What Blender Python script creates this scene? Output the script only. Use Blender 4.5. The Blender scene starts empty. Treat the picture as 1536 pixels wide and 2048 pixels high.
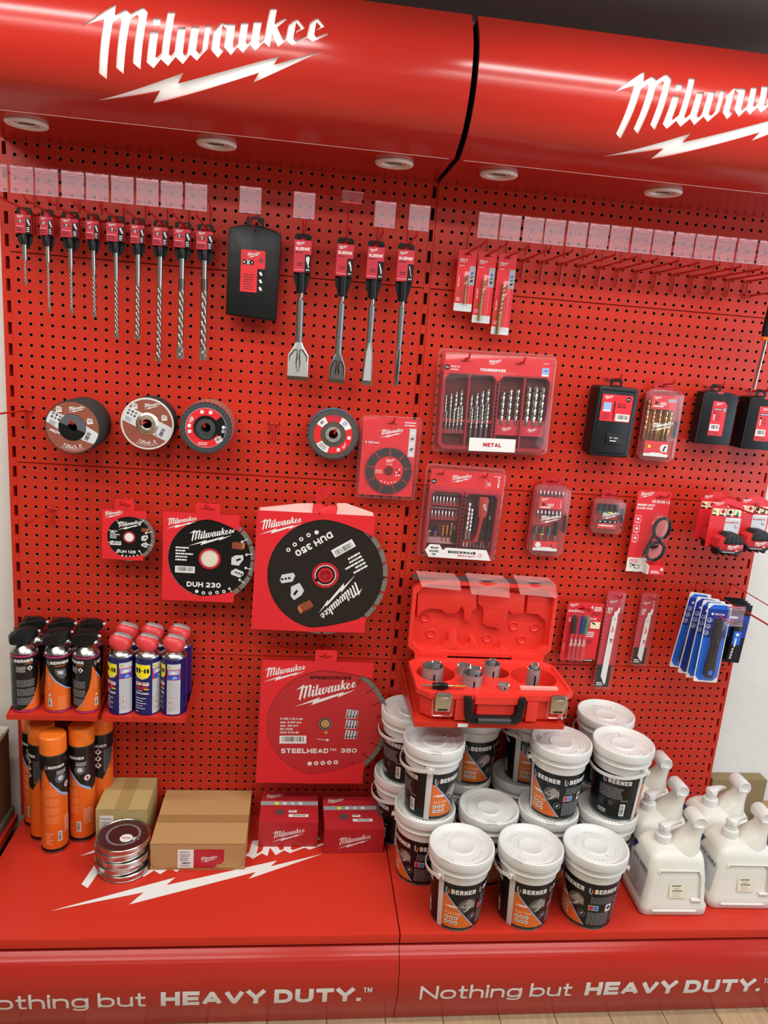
import bpy, bmesh, math, random
from mathutils import Vector, Matrix, Euler
random.seed(7)
PI = math.pi; sin = math.sin; cos = math.cos; rad = math.radians
SC = bpy.context.scene; COL = SC.collection

# ------------------------------------------------------------------ camera, light, exposure
cam = bpy.data.objects.new('camera', bpy.data.cameras.new('camera')); COL.objects.link(cam)
CAMP = (0.70674, -1.91326, 0.37288); CAMR = (1.34619, -0.07714, -0.1021); FPX = 1484.57
cam.location = CAMP; cam.rotation_euler = CAMR
cam.data.sensor_fit = 'VERTICAL'; cam.data.sensor_height = 24.0; cam.data.lens = FPX * 24.0 / 2048
cam.data.clip_start = 0.02; cam.data.clip_end = 30
SC.camera = cam
SC.view_settings.view_transform = 'Standard'; SC.view_settings.look = 'None'
SC.view_settings.exposure = 0.32; SC.view_settings.gamma = 1.0; SC.view_settings.use_curve_mapping = False
W = bpy.data.worlds.new('world'); SC.world = W; W.use_nodes = True
W.node_tree.nodes['Background'].inputs[0].default_value = (0.9, 0.93, 1, 1)
W.node_tree.nodes['Background'].inputs[1].default_value = 0.08

def area(name, loc, rot, sx, sy, power, col=(1, 1, 1)):
    l = bpy.data.lights.new(name, 'AREA'); l.shape = 'RECTANGLE'; l.size = sx; l.size_y = sy
    l.energy = power; l.color = col
    o = bpy.data.objects.new(name, l); COL.objects.link(o); o.location = loc
    o.rotation_euler = [rad(a) for a in rot]; return o
WARM = (1.0, 0.99, 0.955); COOL = (0.80, 0.90, 1.0)
for X in (-0.05, 1.80):
    area('tube_light', (X, -0.74, 1.10), (0, 0, 0), 1.5, 0.08, 10, WARM)
    area('tube_light', (X, -1.25, 1.10), (0, 0, 0), 1.5, 0.20, 13, WARM)
    area('tube_light', (X, -2.00, 1.10), (0, 0, 0), 1.5, 0.20, 7.5, WARM)
area('tube_light', (0.9, -3.2, 1.10), (0, 0, 0), 3.2, 0.3, 5, WARM)
area('window_and_fill', (4.3, -2.6, 0.0), (90, 0, 62), 1.6, 1.8, 24, COOL)
area('window_and_fill', (3.7, -1.3, 0.1), (90, 0, 50), 0.9, 1.6, 17, (.55, .78, 1.0))  # added cool lamp that blues the right wall, no second window known

# ------------------------------------------------------------------ materials
def lin(h):
    h = h.lstrip('#'); c = [int(h[i:i + 2], 16) / 255 for i in (0, 2, 4)]
    return [x / 12.92 if x < .04045 else ((x + .055) / 1.055) ** 2.4 for x in c] + [1]
MATS = {}
def mat(name, col='#808080', rough=.5, metal=0, spec=.5, coat=0, noise=0, nscale=40, bump=0, bscale=200, emit=0, aniso=0, stretch=None):
    if name in MATS: return MATS[name]
    m = bpy.data.materials.new(name); m.use_nodes = True; nt = m.node_tree; b = nt.nodes['Principled BSDF']
    c = lin(col); b.inputs['Base Color'].default_value = c; b.inputs['Roughness'].default_value = rough
    b.inputs['Metallic'].default_value = metal; b.inputs['Specular IOR Level'].default_value = spec
    b.inputs['Coat Weight'].default_value = coat; b.inputs['Coat Roughness'].default_value = .08
    if emit: b.inputs['Emission Color'].default_value = c; b.inputs['Emission Strength'].default_value = emit
    if noise or bump:
        tc = nt.nodes.new('ShaderNodeTexCoord'); mp = nt.nodes.new('ShaderNodeMapping')
        nt.links.new(tc.outputs['Object'], mp.inputs[0])
        if stretch: mp.inputs['Scale'].default_value = stretch
    if noise:
        n = nt.nodes.new('ShaderNodeTexNoise'); n.inputs['Scale'].default_value = nscale; n.inputs['Detail'].default_value = 5
        nt.links.new(mp.outputs[0], n.inputs[0])
        r = nt.nodes.new('ShaderNodeMixRGB'); r.inputs[1].default_value = [x * (1 - noise) for x in c[:3]] + [1]
        r.inputs[2].default_value = [min(1, x * (1 + noise)) for x in c[:3]] + [1]
        nt.links.new(n.outputs[0], r.inputs[0]); nt.links.new(r.outputs[0], b.inputs['Base Color'])
    if bump:
        n = nt.nodes.new('ShaderNodeTexNoise'); n.inputs['Scale'].default_value = bscale; n.inputs['Detail'].default_value = 4
        nt.links.new(mp.outputs[0], n.inputs[0])
        u = nt.nodes.new('ShaderNodeBump'); u.inputs['Strength'].default_value = bump; u.inputs['Distance'].default_value = .002
        nt.links.new(n.outputs[0], u.inputs['Height']); nt.links.new(u.outputs[0], b.inputs['Normal'])
    MATS[name] = m; return m
def clear(name, tint='#ffffff', vis=.12, rough=.06):
    """thin see-through plastic: mostly passes light, haze of its own, glossy by angle"""
    if name in MATS: return MATS[name]
    m = bpy.data.materials.new(name); m.use_nodes = True; nt = m.node_tree
    for n in list(nt.nodes): nt.nodes.remove(n)
    out = nt.nodes.new('ShaderNodeOutputMaterial'); t = nt.nodes.new('ShaderNodeBsdfTransparent'); d = nt.nodes.new('ShaderNodeBsdfDiffuse')
    g = nt.nodes.new('ShaderNodeBsdfGlossy'); g.inputs['Roughness'].default_value = rough
    lw = nt.nodes.new('ShaderNodeLayerWeight'); pw = nt.nodes.new('ShaderNodeMath'); pw.operation = 'POWER'; pw.inputs[1].default_value = 4
    fr = nt.nodes.new('ShaderNodeMath'); fr.operation = 'MULTIPLY_ADD'; fr.inputs[1].default_value = .6; fr.inputs[2].default_value = .035
    nt.links.new(lw.outputs['Facing'], pw.inputs[0]); nt.links.new(pw.outputs[0], fr.inputs[0])
    a = nt.nodes.new('ShaderNodeMixShader'); b = nt.nodes.new('ShaderNodeMixShader')
    d.inputs[0].default_value = lin(tint); a.inputs[0].default_value = vis
    nt.links.new(t.outputs[0], a.inputs[1]); nt.links.new(d.outputs[0], a.inputs[2])
    nt.links.new(fr.outputs[0], b.inputs[0]); nt.links.new(a.outputs[0], b.inputs[1]); nt.links.new(g.outputs[0], b.inputs[2])
    nt.links.new(b.outputs[0], out.inputs[0]); MATS[name] = m; return m
RED = mat('red_powder_coat', '#c22f1e', .33, spec=.3, bump=.05, bscale=500)
REDG = mat('red_gloss_sheet', '#b0291f', .19, spec=.45)
REDW = mat('red_hook_wire', '#b81c18', .3)
HOLE = mat('hole_edge', '#9c6660', .5)
DARK = mat('dark_void', '#100806', .8)  # near-black, also stands in for shade inside holes, slots and hollows
BLK = mat('black_plastic', '#0f1011', .42, spec=.35, bump=.08, bscale=900)
BLKG = mat('black_gloss', '#0d0d0f', .15)
RUB = mat('black_rubber', '#161616', .6)
CRED = mat('card_red', '#d8222b', .45)
CRED2 = mat('card_red_dark', '#b81c28', .4)
CRIM = mat('card_crimson', '#c02a3c', .4)
WHT = mat('print_white', '#e2e0dc', .45)
PBLK = mat('print_black', '#0c0c0d', .5, spec=.3)
GRY = mat('print_grey', '#9b9b9d', .45)
DGRY = mat('print_dark_grey', '#55565a', .5)
LGRY = mat('print_light_grey', '#c9cacb', .45)
YEL = mat('print_yellow', '#f3e61a', .4)
ORG = mat('print_orange', '#ea6a1c', .4)
BLU = mat('print_blue', '#1b52c4', .35)
LBL = mat('print_sky_blue', '#8fb4dc', .4)
NAVY = mat('navy_paint', '#1a1f66', .25)
GRN = mat('print_green', '#1e8a4a', .4)
BRN = mat('disc_brown', '#8c4a38', .5)
STL = mat('steel', '#b9b6b0', .28, metal=1)
STLD = mat('steel_dark', '#77736c', .33, metal=1, noise=.2, nscale=120)
STLB = mat('steel_bright', '#dcdad5', .22, metal=1)
GOLD = mat('titanium_gold', '#c9a24e', .25, metal=1)
CHR = mat('chrome', '#d9d9d6', .1, metal=1)
KRAFT = mat('kraft_board', '#b48a58', .75, noise=.08, nscale=60, stretch=(1, 1, 6))
KRAFT2 = mat('kraft_board_yellow', '#b39a63', .75, noise=.06, nscale=60)
TAPE = mat('brown_tape', '#9c7648', .35)
PLW = mat('white_plastic', '#d8d5cd', .35, spec=.4)
PLW2 = mat('white_bucket', '#d8d5cf', .33)
LIDW = mat('white_lid', '#d7d5d0', .36)
JUGM = mat('jug_plastic', '#dad5c9', .4)
ABR = mat('abrasive_black', '#2a2726', .85, noise=.3, nscale=300, bump=.3, bscale=500)
BLADE = mat('blade_black', '#0e0d0e', .4, spec=.35)
SEG = mat('diamond_segment', '#6e6a60', .6, noise=.2, nscale=300)
CLR = clear('clear_blister', '#f6dfe4', .03)
CLR2 = clear('clear_ticket', '#d9bcc6', .13, .10)
CLRC = clear('clear_case_lid', '#efe9ea', .045)
CASER = mat('case_red', '#e03428', .42)
CASED = mat('clear_red_frame', '#a82a2c', .35)

# ------------------------------------------------------------------ mesh builder
class MB:
    def __init__(s, M=None):
        s.v = []; s.f = []; s.m = []; s.mats = []; s.M = M or Matrix()
    def mi(s, m):
        if m not in s.mats: s.mats.append(m)
        return s.mats.index(m)
    def add(s, vs, fs, m, M=None):
        k = len(s.v); T = s.M @ M if M else s.M
        s.v += [T @ Vector(v) for v in vs]; i = s.mi(m)
        for f in fs: s.f.append([k + a for a in f]); s.m.append(i)
        return s
    def box(s, x0, x1, y0, y1, z0, z1, m, M=None):
        vs = [(x, y, z) for z in (z0, z1) for y in (y0, y1) for x in (x0, x1)]
        return s.add(vs, [(0, 2, 3, 1), (4, 5, 7, 6), (0, 1, 5, 4), (2, 6, 7, 3), (0, 4, 6, 2), (1, 3, 7, 5)], m, M)
    def loops(s, L, m, cap0=True, cap1=True, M=None, closed=True):
        """skin successive loops of equal count"""
        n = len(L[0]); vs = [p for l in L for p in l]; fs = []
        for i in range(len(L) - 1):
            for j in range(n if closed else n - 1):
                k = (j + 1) % n; fs.append((i * n + j, i * n + k, (i + 1) * n + k, (i + 1) * n + j))
        if cap0: fs.append(tuple(range(n - 1, -1, -1)))
        if cap1: fs.append(tuple((len(L) - 1) * n + j for j in range(n)))
        return s.add(vs, fs, m, M)
    def lathe(s, prof, m, n=32, M=None, cap0=False, cap1=False):
        """prof: (r, z) list about local z"""
        return s.loops([[(r * cos(2 * PI * j / n), r * sin(2 * PI * j / n), z) for j in range(n)] for r, z in prof], m, cap0, cap1, M)
    def tube(s, pts, r, m, n=8, M=None):
        P = [Vector(p) for p in pts]; L = []; up = None
        rr = r if isinstance(r, (list, tuple)) else [r] * len(P)
        for i, p in enumerate(P):
            t = ((P[min(i + 1, len(P) - 1)] - p).normalized() + (p - P[max(i - 1, 0)]).normalized())
            t = t.normalized() if t.length > 1e-6 else Vector((0, 0, 1))
            if up is None: up = t.orthogonal().normalized()
            a = (up - t * up.dot(t)).normalized(); b = t.cross(a); up = a
            L.append([p + (a * cos(2 * PI * j / n) + b * sin(2 * PI * j / n)) * rr[i] for j in range(n)])
        return s.loops(L, m, True, True, M)
    def slab(s, out, y0, y1, m, bev=0, M=None, bb=0, mside=None, steps=2, back=True):
        """outline (x,z) CCW seen from the front (-y); y0 front, y1 back, rounded front/back rims"""
        L = []
        if bb: L.append([(x, y1, z) for x, z in off(out, -bb)]); L.append([(x, y1 - bb, z) for x, z in out])
        else: L.append([(x, y1, z) for x, z in out])
        if bev:
            L.append([(x, y0 + bev, z) for x, z in out])
            for k in range(1, steps + 1):
                a = PI / 2 * k / steps
                L.append([(x, y0 + bev - bev * sin(a), z) for x, z in off(out, -bev * (1 - cos(a)))])
        else: L.append([(x, y0, z) for x, z in out])
        s.loops(L, m, not (back is False or m.name in ('clear_blister', 'clear_case_lid')), True, M); return s
    def poly(s, pts, m, M=None): return s.add(pts, [tuple(range(len(pts)))], m, M)
    def build(s, name, parent=None, smooth=35, loc=None, rot=None):
        me = bpy.data.meshes.new(name); me.from_pydata([tuple(v) for v in s.v], [], s.f)
        for m in s.mats: me.materials.append(m)
        me.polygons.foreach_set('material_index', s.m)
        if smooth:
            me.polygons.foreach_set('use_smooth', [True] * len(s.f)); me.set_sharp_from_angle(angle=rad(smooth))
        me.update(); o = bpy.data.objects.new(name, me); COL.objects.link(o)
        if parent: o.parent = parent
        if loc: o.location = loc
        if rot: o.rotation_euler = rot
        return o
def off(P, d):
    n = len(P); R = []
    ar = sum(P[i][0] * P[(i + 1) % n][1] - P[(i + 1) % n][0] * P[i][1] for i in range(n))
    sg = 1 if ar > 0 else -1
    for i in range(n):
        a = Vector(P[i - 1]); b = Vector(P[i]); c = Vector(P[(i + 1) % n])
        e1 = (b - a); e2 = (c - b)
        if e1.length < 1e-9 or e2.length < 1e-9: R.append(tuple(b)); continue
        e1.normalize(); e2.normalize(); n1 = Vector((e1.y, -e1.x)); n2 = Vector((e2.y, -e2.x))
        h = n1 + n2; k = h.dot(n1)
        q = h / k if k > .25 else n1
        R.append(tuple(b + q * d * sg))
    return R
def rrect(x0, x1, z0, z1, r, n=4):
    P = []
    for cx, cz, a in ((x1 - r, z0 + r, -90), (x1 - r, z1 - r, 0), (x0 + r, z1 - r, 90), (x0 + r, z0 + r, 180)):
        for k in range(n + 1):
            t = rad(a + 90 * k / n); P.append((cx + r * cos(t), cz + r * sin(t)))
    return P
def chamf(x0, x1, z0, z1, c): return [(x0 + c, z0), (x1 - c, z0), (x1, z0 + c), (x1, z1 - c), (x1 - c, z1), (x0 + c, z1), (x0, z1 - c), (x0, z0 + c)]
def circ(cx, cz, r, n=32, a0=0, a1=360):
    full = abs(a1 - a0) >= 360
    return [(cx + r * cos(rad(a0 + (a1 - a0) * k / (n if full else n - 1))), cz + r * sin(rad(a0 + (a1 - a0) * k / (n if full else n - 1)))) for k in range(n)]
def ring_poly(cx, cz, r0, r1, n=48, a0=0, a1=360):
    return circ(cx, cz, r1, n, a0, a1), circ(cx, cz, r0, n, a0, a1)

# ------------------------------------------------------------------ 2D fill (holes allowed), text, logo
def fill2d(polys, extrude=0):
    cu = bpy.data.curves.new('f', 'CURVE'); cu.dimensions = '2D'; cu.fill_mode = 'BOTH'; cu.extrude = extrude
    for P in polys:
        sp = cu.splines.new('POLY'); sp.points.add(len(P) - 1)
        for i, p in enumerate(P): sp.points[i].co = (p[0], p[1], 0, 1)
        sp.use_cyclic_u = True
    o = bpy.data.objects.new('f', cu); me = o.to_mesh()
    v = [tuple(a.co) for a in me.vertices]; f = [tuple(p.vertices) for p in me.polygons]
    o.to_mesh_clear(); bpy.data.objects.remove(o); bpy.data.curves.remove(cu); return v, f
_T = {}
def arc(cx, cy, rx, ry, a0, a1, n=9, e=.82):
    P = []
    for k in range(n + 1):
        t = rad(a0 + (a1 - a0) * k / n); c, s_ = cos(t), sin(t)
        P.append((cx + rx * math.copysign(abs(c) ** e, c), cy + ry * math.copysign(abs(s_) ** e, s_)))
    return P
def glyphs():
    G = {}; X = .68   # x height
    O = arc(.5, .5, .5, .5, 90, 450, 20)
    o = arc(.5, X / 2, .5, X / 2, 90, 450, 18)
    def g(k, w, *L): G[k] = (w, L)
    g('A', 1.08, [(0, 0), (.5, 1), (1, 0)], [(.17, .3), (.83, .3)]); g('B', .95, [(.5, .53), (0, .53), (0, 1), (.6, 1)] , arc(.6, .765, .33, .235, 90, -90, 8), [(.6, .53), (0, .53), (0, 0), (.62, 0)], arc(.62, .265, .38, .265, 90, -90, 8))
    g('C', 1, arc(.5, .5, .5, .5, 38, 322, 16)); g('D', 1.0, [(.45, 1), (0, 1), (0, 0), (.45, 0)], arc(.45, .5, .55, .5, 90, -90, 10))
    g('E', .85, [(1, 1), (0, 1), (0, 0), (1, 0)], [(0, .51), (.92, .51)]); g('F', .8, [(1, 1), (0, 1), (0, 0)], [(0, .5), (.9, .5)])
    g('G', 1.05, arc(.5, .5, .5, .5, 40, 340, 16) + [(1, .46), (.55, .46)]); g('H', 1, [(0, 0), (0, 1)], [(1, 0), (1, 1)], [(0, .51), (1, .51)])
    g('I', .0, [(.5, 0), (.5, 1)]); g('J', .7, [(1, 1), (1, .3)] + arc(.5, .3, .5, .3, 0, -170, 8)); g('K', .95, [(0, 0), (0, 1)], [(.95, 1), (.02, .42)], [(.3, .6), (1, 0)])
    g('L', .8, [(0, 1), (0, 0), (1, 0)]); g('M', 1.2, [(0, 0), (0, 1), (.5, .2), (1, 1), (1, 0)]); g('N', 1, [(0, 0), (0, 1), (1, 0), (1, 1)]); g('O', 1.08, O)
    g('P', .9, [(0, 0), (0, 1), (.6, 1)], arc(.6, .72, .4, .28, 90, -90, 8), [(.6, .44), (0, .44)]); g('Q', 1.08, O, [(.6, .3), (1, -.05)])
    g('R', .95, [(0, 0), (0, 1), (.6, 1)], arc(.6, .74, .38, .26, 90, -90, 8), [(.62, .48), (0, .48)], [(.55, .48), (1, 0)])
    S = arc(.5, .755, .47, .245, 25, 270, 10) + arc(.5, .255, .5, .255, 90, -155, 10)
    g('S', .95, S); g('T', .95, [(0, 1), (1, 1)], [(.5, 1), (.5, 0)]); g('U', 1, [(0, 1), (0, .38)] + arc(.5, .38, .5, .38, 180, 360, 10) + [(1, 1)]); g('V', 1.05, [(0, 1), (.5, 0), (1, 1)])
    g('W', 1.5, [(0, 1), (.26, 0), (.5, 1), (.74, 0), (1, 1)]); g('X', 1, [(0, 0), (1, 1)], [(0, 1), (1, 0)]); g('Y', 1, [(0, 1), (.5, .45), (1, 1)], [(.5, .45), (.5, 0)]); g('Z', .9, [(0, 1), (1, 1), (0, 0), (1, 0)])
    g('0', .9, O); g('1', .5, [(.1, .75), (.75, 1), (.75, 0)]); g('2', .85, arc(.5, .72, .5, .28, 165, -35, 9) + [(0, 0), (1, 0)]); g('3', .85, arc(.48, .76, .44, .24, 160, -90, 9), arc(.48, .26, .52, .26, 90, -160, 9))
    g('4', .9, [(.75, 0), (.75, 1), (0, .27), (1, .27)]); g('5', .85, [(.95, 1), (.12, 1), (.05, .5)] + arc(.46, .32, .52, .32, 120, -155, 11)); g('6', .88, arc(.5, .32, .5, .32, 0, 360, 16), [(.0, .32), (.05, .7)] + arc(.52, .7, .45, .3, 165, 35, 7)); g('7', .85, [(0, 1), (1, 1), (.35, 0)])
    g('8', .88, arc(.5, .765, .43, .235, 0, 360, 14), arc(.5, .265, .5, .265, 0, 360, 14)); g('9', .88, arc(.5, .68, .5, .32, 0, 360, 16), [(1, .68), (.95, .3)] + arc(.48, .3, .45, .3, -15, -145, 7))
    g('.', 0, [(.5, -.02), (.5, .1)]); g(',', 0, [(.5, .08), (.4, -.14)]); g('-', .5, [(0, .42), (1, .42)]); g(':', 0, [(.5, .05), (.5, .15)], [(.5, .55), (.5, .65)]); g('/', .5, [(0, 0), (1, 1)]); g('+', .8, [(0, .45), (1, .45)], [(.5, .1), (.5, .8)]); g('!', 0, [(.5, 1), (.5, .32)], [(.5, 0), (.5, .1)])
    g('a', .8, arc(.45, X / 2, .45, X / 2, 0, 360, 14), [(1, X), (1, 0)]); g('b', .82, arc(.5, X / 2, .5, X / 2, 0, 360, 14), [(0, 1.03), (0, 0)]); g('c', .78, arc(.5, X / 2, .5, X / 2, 40, 320, 12)); g('d', .82, arc(.5, X / 2, .5, X / 2, 0, 360, 14), [(1, 1.03), (1, 0)])
    g('e', .82, [(.02, .34), (1, .34)] + arc(.5, X / 2, .5, X / 2, 5, 325, 14)); g('f', .4, [(.35, 0), (.35, .8)] + arc(.8, .8, .45, .22, 180, 95, 4), [(0, X), (.95, X)]); g('g', .82, arc(.5, X / 2, .5, X / 2, 0, 360, 14), [(1, X), (1, 0)] + arc(.5, -.02, .5, .28, 0, -150, 7))
    g('h', .75, [(0, 0), (0, 1.03)], [(0, .4)] + arc(.5, .4, .5, .28, 180, 0, 8) + [(1, 0)]); g('i', 0, [(.5, 0), (.5, X)], [(.5, .88), (.5, 1.02)]); g('k', .75, [(0, 0), (0, 1.03)], [(.9, X), (.05, .25)], [(.35, .4), (1, 0)]); g('l', 0, [(.5, 0), (.5, 1.03)])
    g('m', 1.25, [(0, 0), (0, X)], [(0, .4)] + arc(.25, .4, .25, .28, 180, 0, 6) + [(.5, 0)], [(.5, .4)] + arc(.75, .4, .25, .28, 180, 0, 6) + [(1, 0)]); g('n', .75, [(0, 0), (0, X)], [(0, .4)] + arc(.5, .4, .5, .28, 180, 0, 8) + [(1, 0)])
    g('o', .85, o); g('p', .82, arc(.5, X / 2, .5, X / 2, 0, 360, 14), [(0, X), (0, -.28)]); g('r', .42, [(0, 0), (0, X)], [(0, .38)] + arc(.9, .38, .9, .3, 180, 95, 5)); g('s', .72, arc(.5, .51, .45, .17, 25, 270, 7) + arc(.5, .17, .5, .17, 90, -155, 7))
    g('t', .42, [(.35, .95), (.35, .12), (.5, .0), (1, .0)], [(0, X), (1, X)]); g('u', .75, [(0, X), (0, .28)] + arc(.5, .28, .5, .28, 180, 360, 8) + [(1, X)], [(1, .3), (1, 0)]); g('v', .75, [(0, X), (.5, 0), (1, X)]); g('w', 1.1, [(0, X), (.25, 0), (.5, X), (.75, 0), (1, X)]); g('x', .75, [(0, 0), (1, X)], [(0, X), (1, 0)])
    g('(', .3, arc(1, .5, .8, .6, 120, 240, 6)); g('%', 1, O)
    return G
GL = glyphs()
def textmesh(s, bold=.16, shear=0, ext=.72):
    """own stroke lettering: height 1, stroke = bold, ext = letter width; returns verts, faces, width"""
    k = (s, bold, shear, ext)
    if k in _T: return _T[k]
    V = []; F = []; x = 0; t = bold
    for ch in s:
        if ch == ' ': x += .36; continue
        w, L = GL.get(ch, GL['-']); w = w * (ext - t) if w else 0
        L2_ = []
        for P in L:   # break sharp corners (N, M, V ...) into separate strokes
            c_ = [P[0]]
            for i in range(1, len(P) - 1):
                c_.append(P[i]); d1 = (P[i][0] - P[i - 1][0], P[i][1] - P[i - 1][1]); d2 = (P[i + 1][0] - P[i][0], P[i + 1][1] - P[i][1])
                if (d1[0] * d2[0] + d1[1] * d2[1]) < -.35 * math.hypot(*d1) * math.hypot(*d2): L2_.append((c_, 1)); c_ = [P[i]]
            c_.append(P[-1]); L2_.append((c_, 1 if c_[0] != P[0] else 0))
        for nl, (P, brk) in enumerate(L2_):
            Q = [(x + t / 2 + p[0] * w if w else x + t / 2 + (p[0] - .5) * .4, t / 2 + p[1] * (1 - t)) for p in P]
            if ch == '.': Q = [(Q[0][0], t * .29), (Q[0][0], t * .71)]
            Q = [q for i, q in enumerate(Q) if i == 0 or math.dist(q, Q[i - 1]) > 1e-5]
            cl = math.dist(Q[0], Q[-1]) < 1e-4
            if cl: Q = Q[:-1]
            n = len(Q); k0 = len(V)
            # straight strokes that stop at the box keep full height
            for i in range(n):
                a = Q[i - 1] if (i or cl) else None; c = Q[(i + 1) % n] if (i < n - 1 or cl) else None; b = Q[i]; N = []
                if a: d = math.dist(a, b); N.append(((a[1] - b[1]) / d, (b[0] - a[0]) / d))
                if c: d = math.dist(b, c); N.append(((b[1] - c[1]) / d, (c[0] - b[0]) / d))
                h = (N[0][0] + N[-1][0], N[0][1] + N[-1][1]); L2 = math.hypot(*h)
                if L2 < .3: h = N[-1]; m_ = 1
                else: h = (h[0] / L2, h[1] / L2); m_ = min(1.9, 1 / max(.4, h[0] * N[0][0] + h[1] * N[0][1]))
                px, py = b
                if not (a and c):   # butt ends reach the cap line / base line / sides
                    o = c or a; d = math.dist(b, o); ex = (t * .29 if ch == '.' else min(t / 2, d * .4)) * ((.35 if abs(b[0] - o[0]) > t * .5 and abs(b[1] - o[1]) > t * .5 else 1) if brk else 1); px += (b[0] - o[0]) / d * ex; py += (b[1] - o[1]) / d * ex
                V.append((px + h[0] * t / 2 * m_, py + h[1] * t / 2 * m_, nl * .07)); V.append((px - h[0] * t / 2 * m_, py - h[1] * t / 2 * m_, nl * .07))
            for i in range(n if cl else n - 1):
                j = (i + 1) % n; F.append((k0 + 2 * i, k0 + 2 * j, k0 + 2 * j + 1, k0 + 2 * i + 1))
        x += w + t + .11 + t * .12
    x -= .11 + t * .12
    _T[k] = ([((p[0] + shear * p[1]) / x, min(1.08, p[1]), p[2]) for p in V], F, x); return _T[k]
class Sheet:
    """printed artwork laid on a surface: flat shapes in (u,v), a hair above one another"""
    def __init__(s, mapf=None, step=None, lay=.00022, vstep=None):
        s.P = []; s.mapf = mapf or (lambda u, v, d: (u, -d, v)); s.step = step; s.lay = lay; s.vstep = vstep
    def raw(s, v, f, m, l=1): s.P.append((v, f, m, l)); return s
    def poly(s, P, m, l=1): return s.raw(P, [tuple(range(len(P)))], m, l)
    def fill(s, Ps, m, l=1): v, f = fill2d(Ps); return s.raw([(a[0], a[1]) for a in v], f, m, l)
    def rect(s, x0, x1, z0, z1, m, l=1, r=0): return s.poly(rrect(x0, x1, z0, z1, r, 3) if r else [(x0, z0), (x1, z0), (x1, z1), (x0, z1)], m, l)
    def ring(s, cx, cz, r0, r1, m, l=1, n=48, a0=0, a1=360):
        A, B = ring_poly(cx, cz, r0, r1, n, a0, a1); k = len(A); full = abs(a1 - a0) >= 360
        return s.raw(A + B, [(j, (j + 1) % k, k + (j + 1) % k, k + j) for j in range(k if full else k - 1)], m, l)
    def disc(s, cx, cz, r, m, l=1, n=24): return s.poly(circ(cx, cz, r, n), m, l)
    def text(s, t, x, z, h, m, l=2, w=None, bold=.17, shear=0, al='l', rot=0, ext=.74):
        """w fixes the width: the letters are re-proportioned, the strokes keep their weight"""
        if w:
            lo, hi = .25, 2.2
            for _ in range(14):
                e = (lo + hi) / 2
                if textmesh(t, bold, shear, round(e, 4))[2] * h < w: lo = e
                else: hi = e
                _T.pop((t, bold, shear, round(e, 4)), None)
            ext = round(lo, 3)
        v, f, a = textmesh(t, bold, shear, ext); W_ = a * h
        ox = 0 if al == 'l' else (-W_ / 2 if al == 'c' else -W_)
        c, n = cos(rad(rot)), sin(rad(rot))
        return s.raw([(x + (p[0] * W_ + ox) * c - p[1] * h * n, z + (p[0] * W_ + ox) * n + p[1] * h * c, p[2]) for p in v], f, m, l)
    def logo(s, x, z, w, m, l=2, rot=0, al='c', hs=1.0):
        """script wordmark with bolt; x,z is its centre, w its width"""
        c, n = cos(rad(rot)), sin(rad(rot))
        for v, f in LOGO:
            s.raw([(x + p[0] * w * c - p[1] * w * hs * n, z + p[0] * w * n + p[1] * w * hs * c) for p in v], f, m, l)
        return s
    def lines(s, x, z, w, n, lh, m, l=2, th=.45, seed=0, rag=.25):
        R = random.Random(seed * 31 + n)
        for i in range(n):
            y = z - i * lh; e = x + w * (1 - R.random() * rag); a = x
            while a < e - w * .03:
                b = min(e, a + w * R.uniform(.07, .22)); s.rect(a, b, y - lh * th, y, m, l); a = b + w * .025
        return s
    def barcode(s, x, z, w, h, l=2, rot=False, bg=True, seed=1):
        if bg: s.rect(x, x + w, z, z + h, WHT, l)
        R = random.Random(seed); a = x + w * .1 if not rot else z + h * .1; e = x + w * .9 if not rot else z + h * .9; L = w if not rot else h
        while a < e:
            b = min(e, a + L * R.choice((.012, .02, .03)))
            if rot: s.rect(x + w * .12, x + w * .75, a, b, PBLK, l + 1)
            else: s.rect(a, b, z + h * .25, z + h * .88, PBLK, l + 1)
            a = b + L * R.choice((.015, .025, .035))
        return s
    def xform(s, x, z, rot=0, sc=1, k0=0):
        c, n = cos(rad(rot)) * sc, sin(rad(rot)) * sc
        s.P[k0:] = [([(x + p[0] * c - p[1] * n, z + p[0] * n + p[1] * c, *p[2:]) for p in v], f, m, l) for v, f, m, l in s.P[k0:]]; return s
    def build(s, name, parent, loc=None, rot=None):
        mats = []; bm = bmesh.new()
        for v, f, m, l in s.P:
            if m not in mats: mats.append(m)
            mi = mats.index(m); bv = [bm.verts.new((p[0], p[1], (l + (p[2] if len(p) > 2 else 0)) * s.lay)) for p in v]
            for q in f:
                try:
                    fc = bm.faces.new([bv[i] for i in q]); fc.material_index = mi
                except ValueError: pass
        if s.step:
            us = [v.co.x for v in bm.verts]; a = math.floor(min(us) / s.step) * s.step
            while a < max(us):
                bmesh.ops.bisect_plane(bm, geom=bm.verts[:] + bm.edges[:] + bm.faces[:], plane_co=(a, 0, 0), plane_no=(1, 0, 0)); a += s.step
        if s.vstep:
            us = [v.co.y for v in bm.verts]; a = math.floor(min(us) / s.vstep) * s.vstep
            while a < max(us):
                bmesh.ops.bisect_plane(bm, geom=bm.verts[:] + bm.edges[:] + bm.faces[:], plane_co=(0, a, 0), plane_no=(0, 1, 0)); a += s.vstep
        bm.normal_update()
        for fc in bm.faces:
            if fc.normal.z < 0: fc.normal_flip()
        for v in bm.verts: v.co = Vector(s.mapf(v.co.x, v.co.y, v.co.z))
        me = bpy.data.meshes.new(name); bm.to_mesh(me); bm.free()
        for m in mats: me.materials.append(m)
        o = bpy.data.objects.new(name, me); COL.objects.link(o); o.parent = parent
        if loc: o.location = loc
        if rot: o.rotation_euler = rot
        return o
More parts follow.
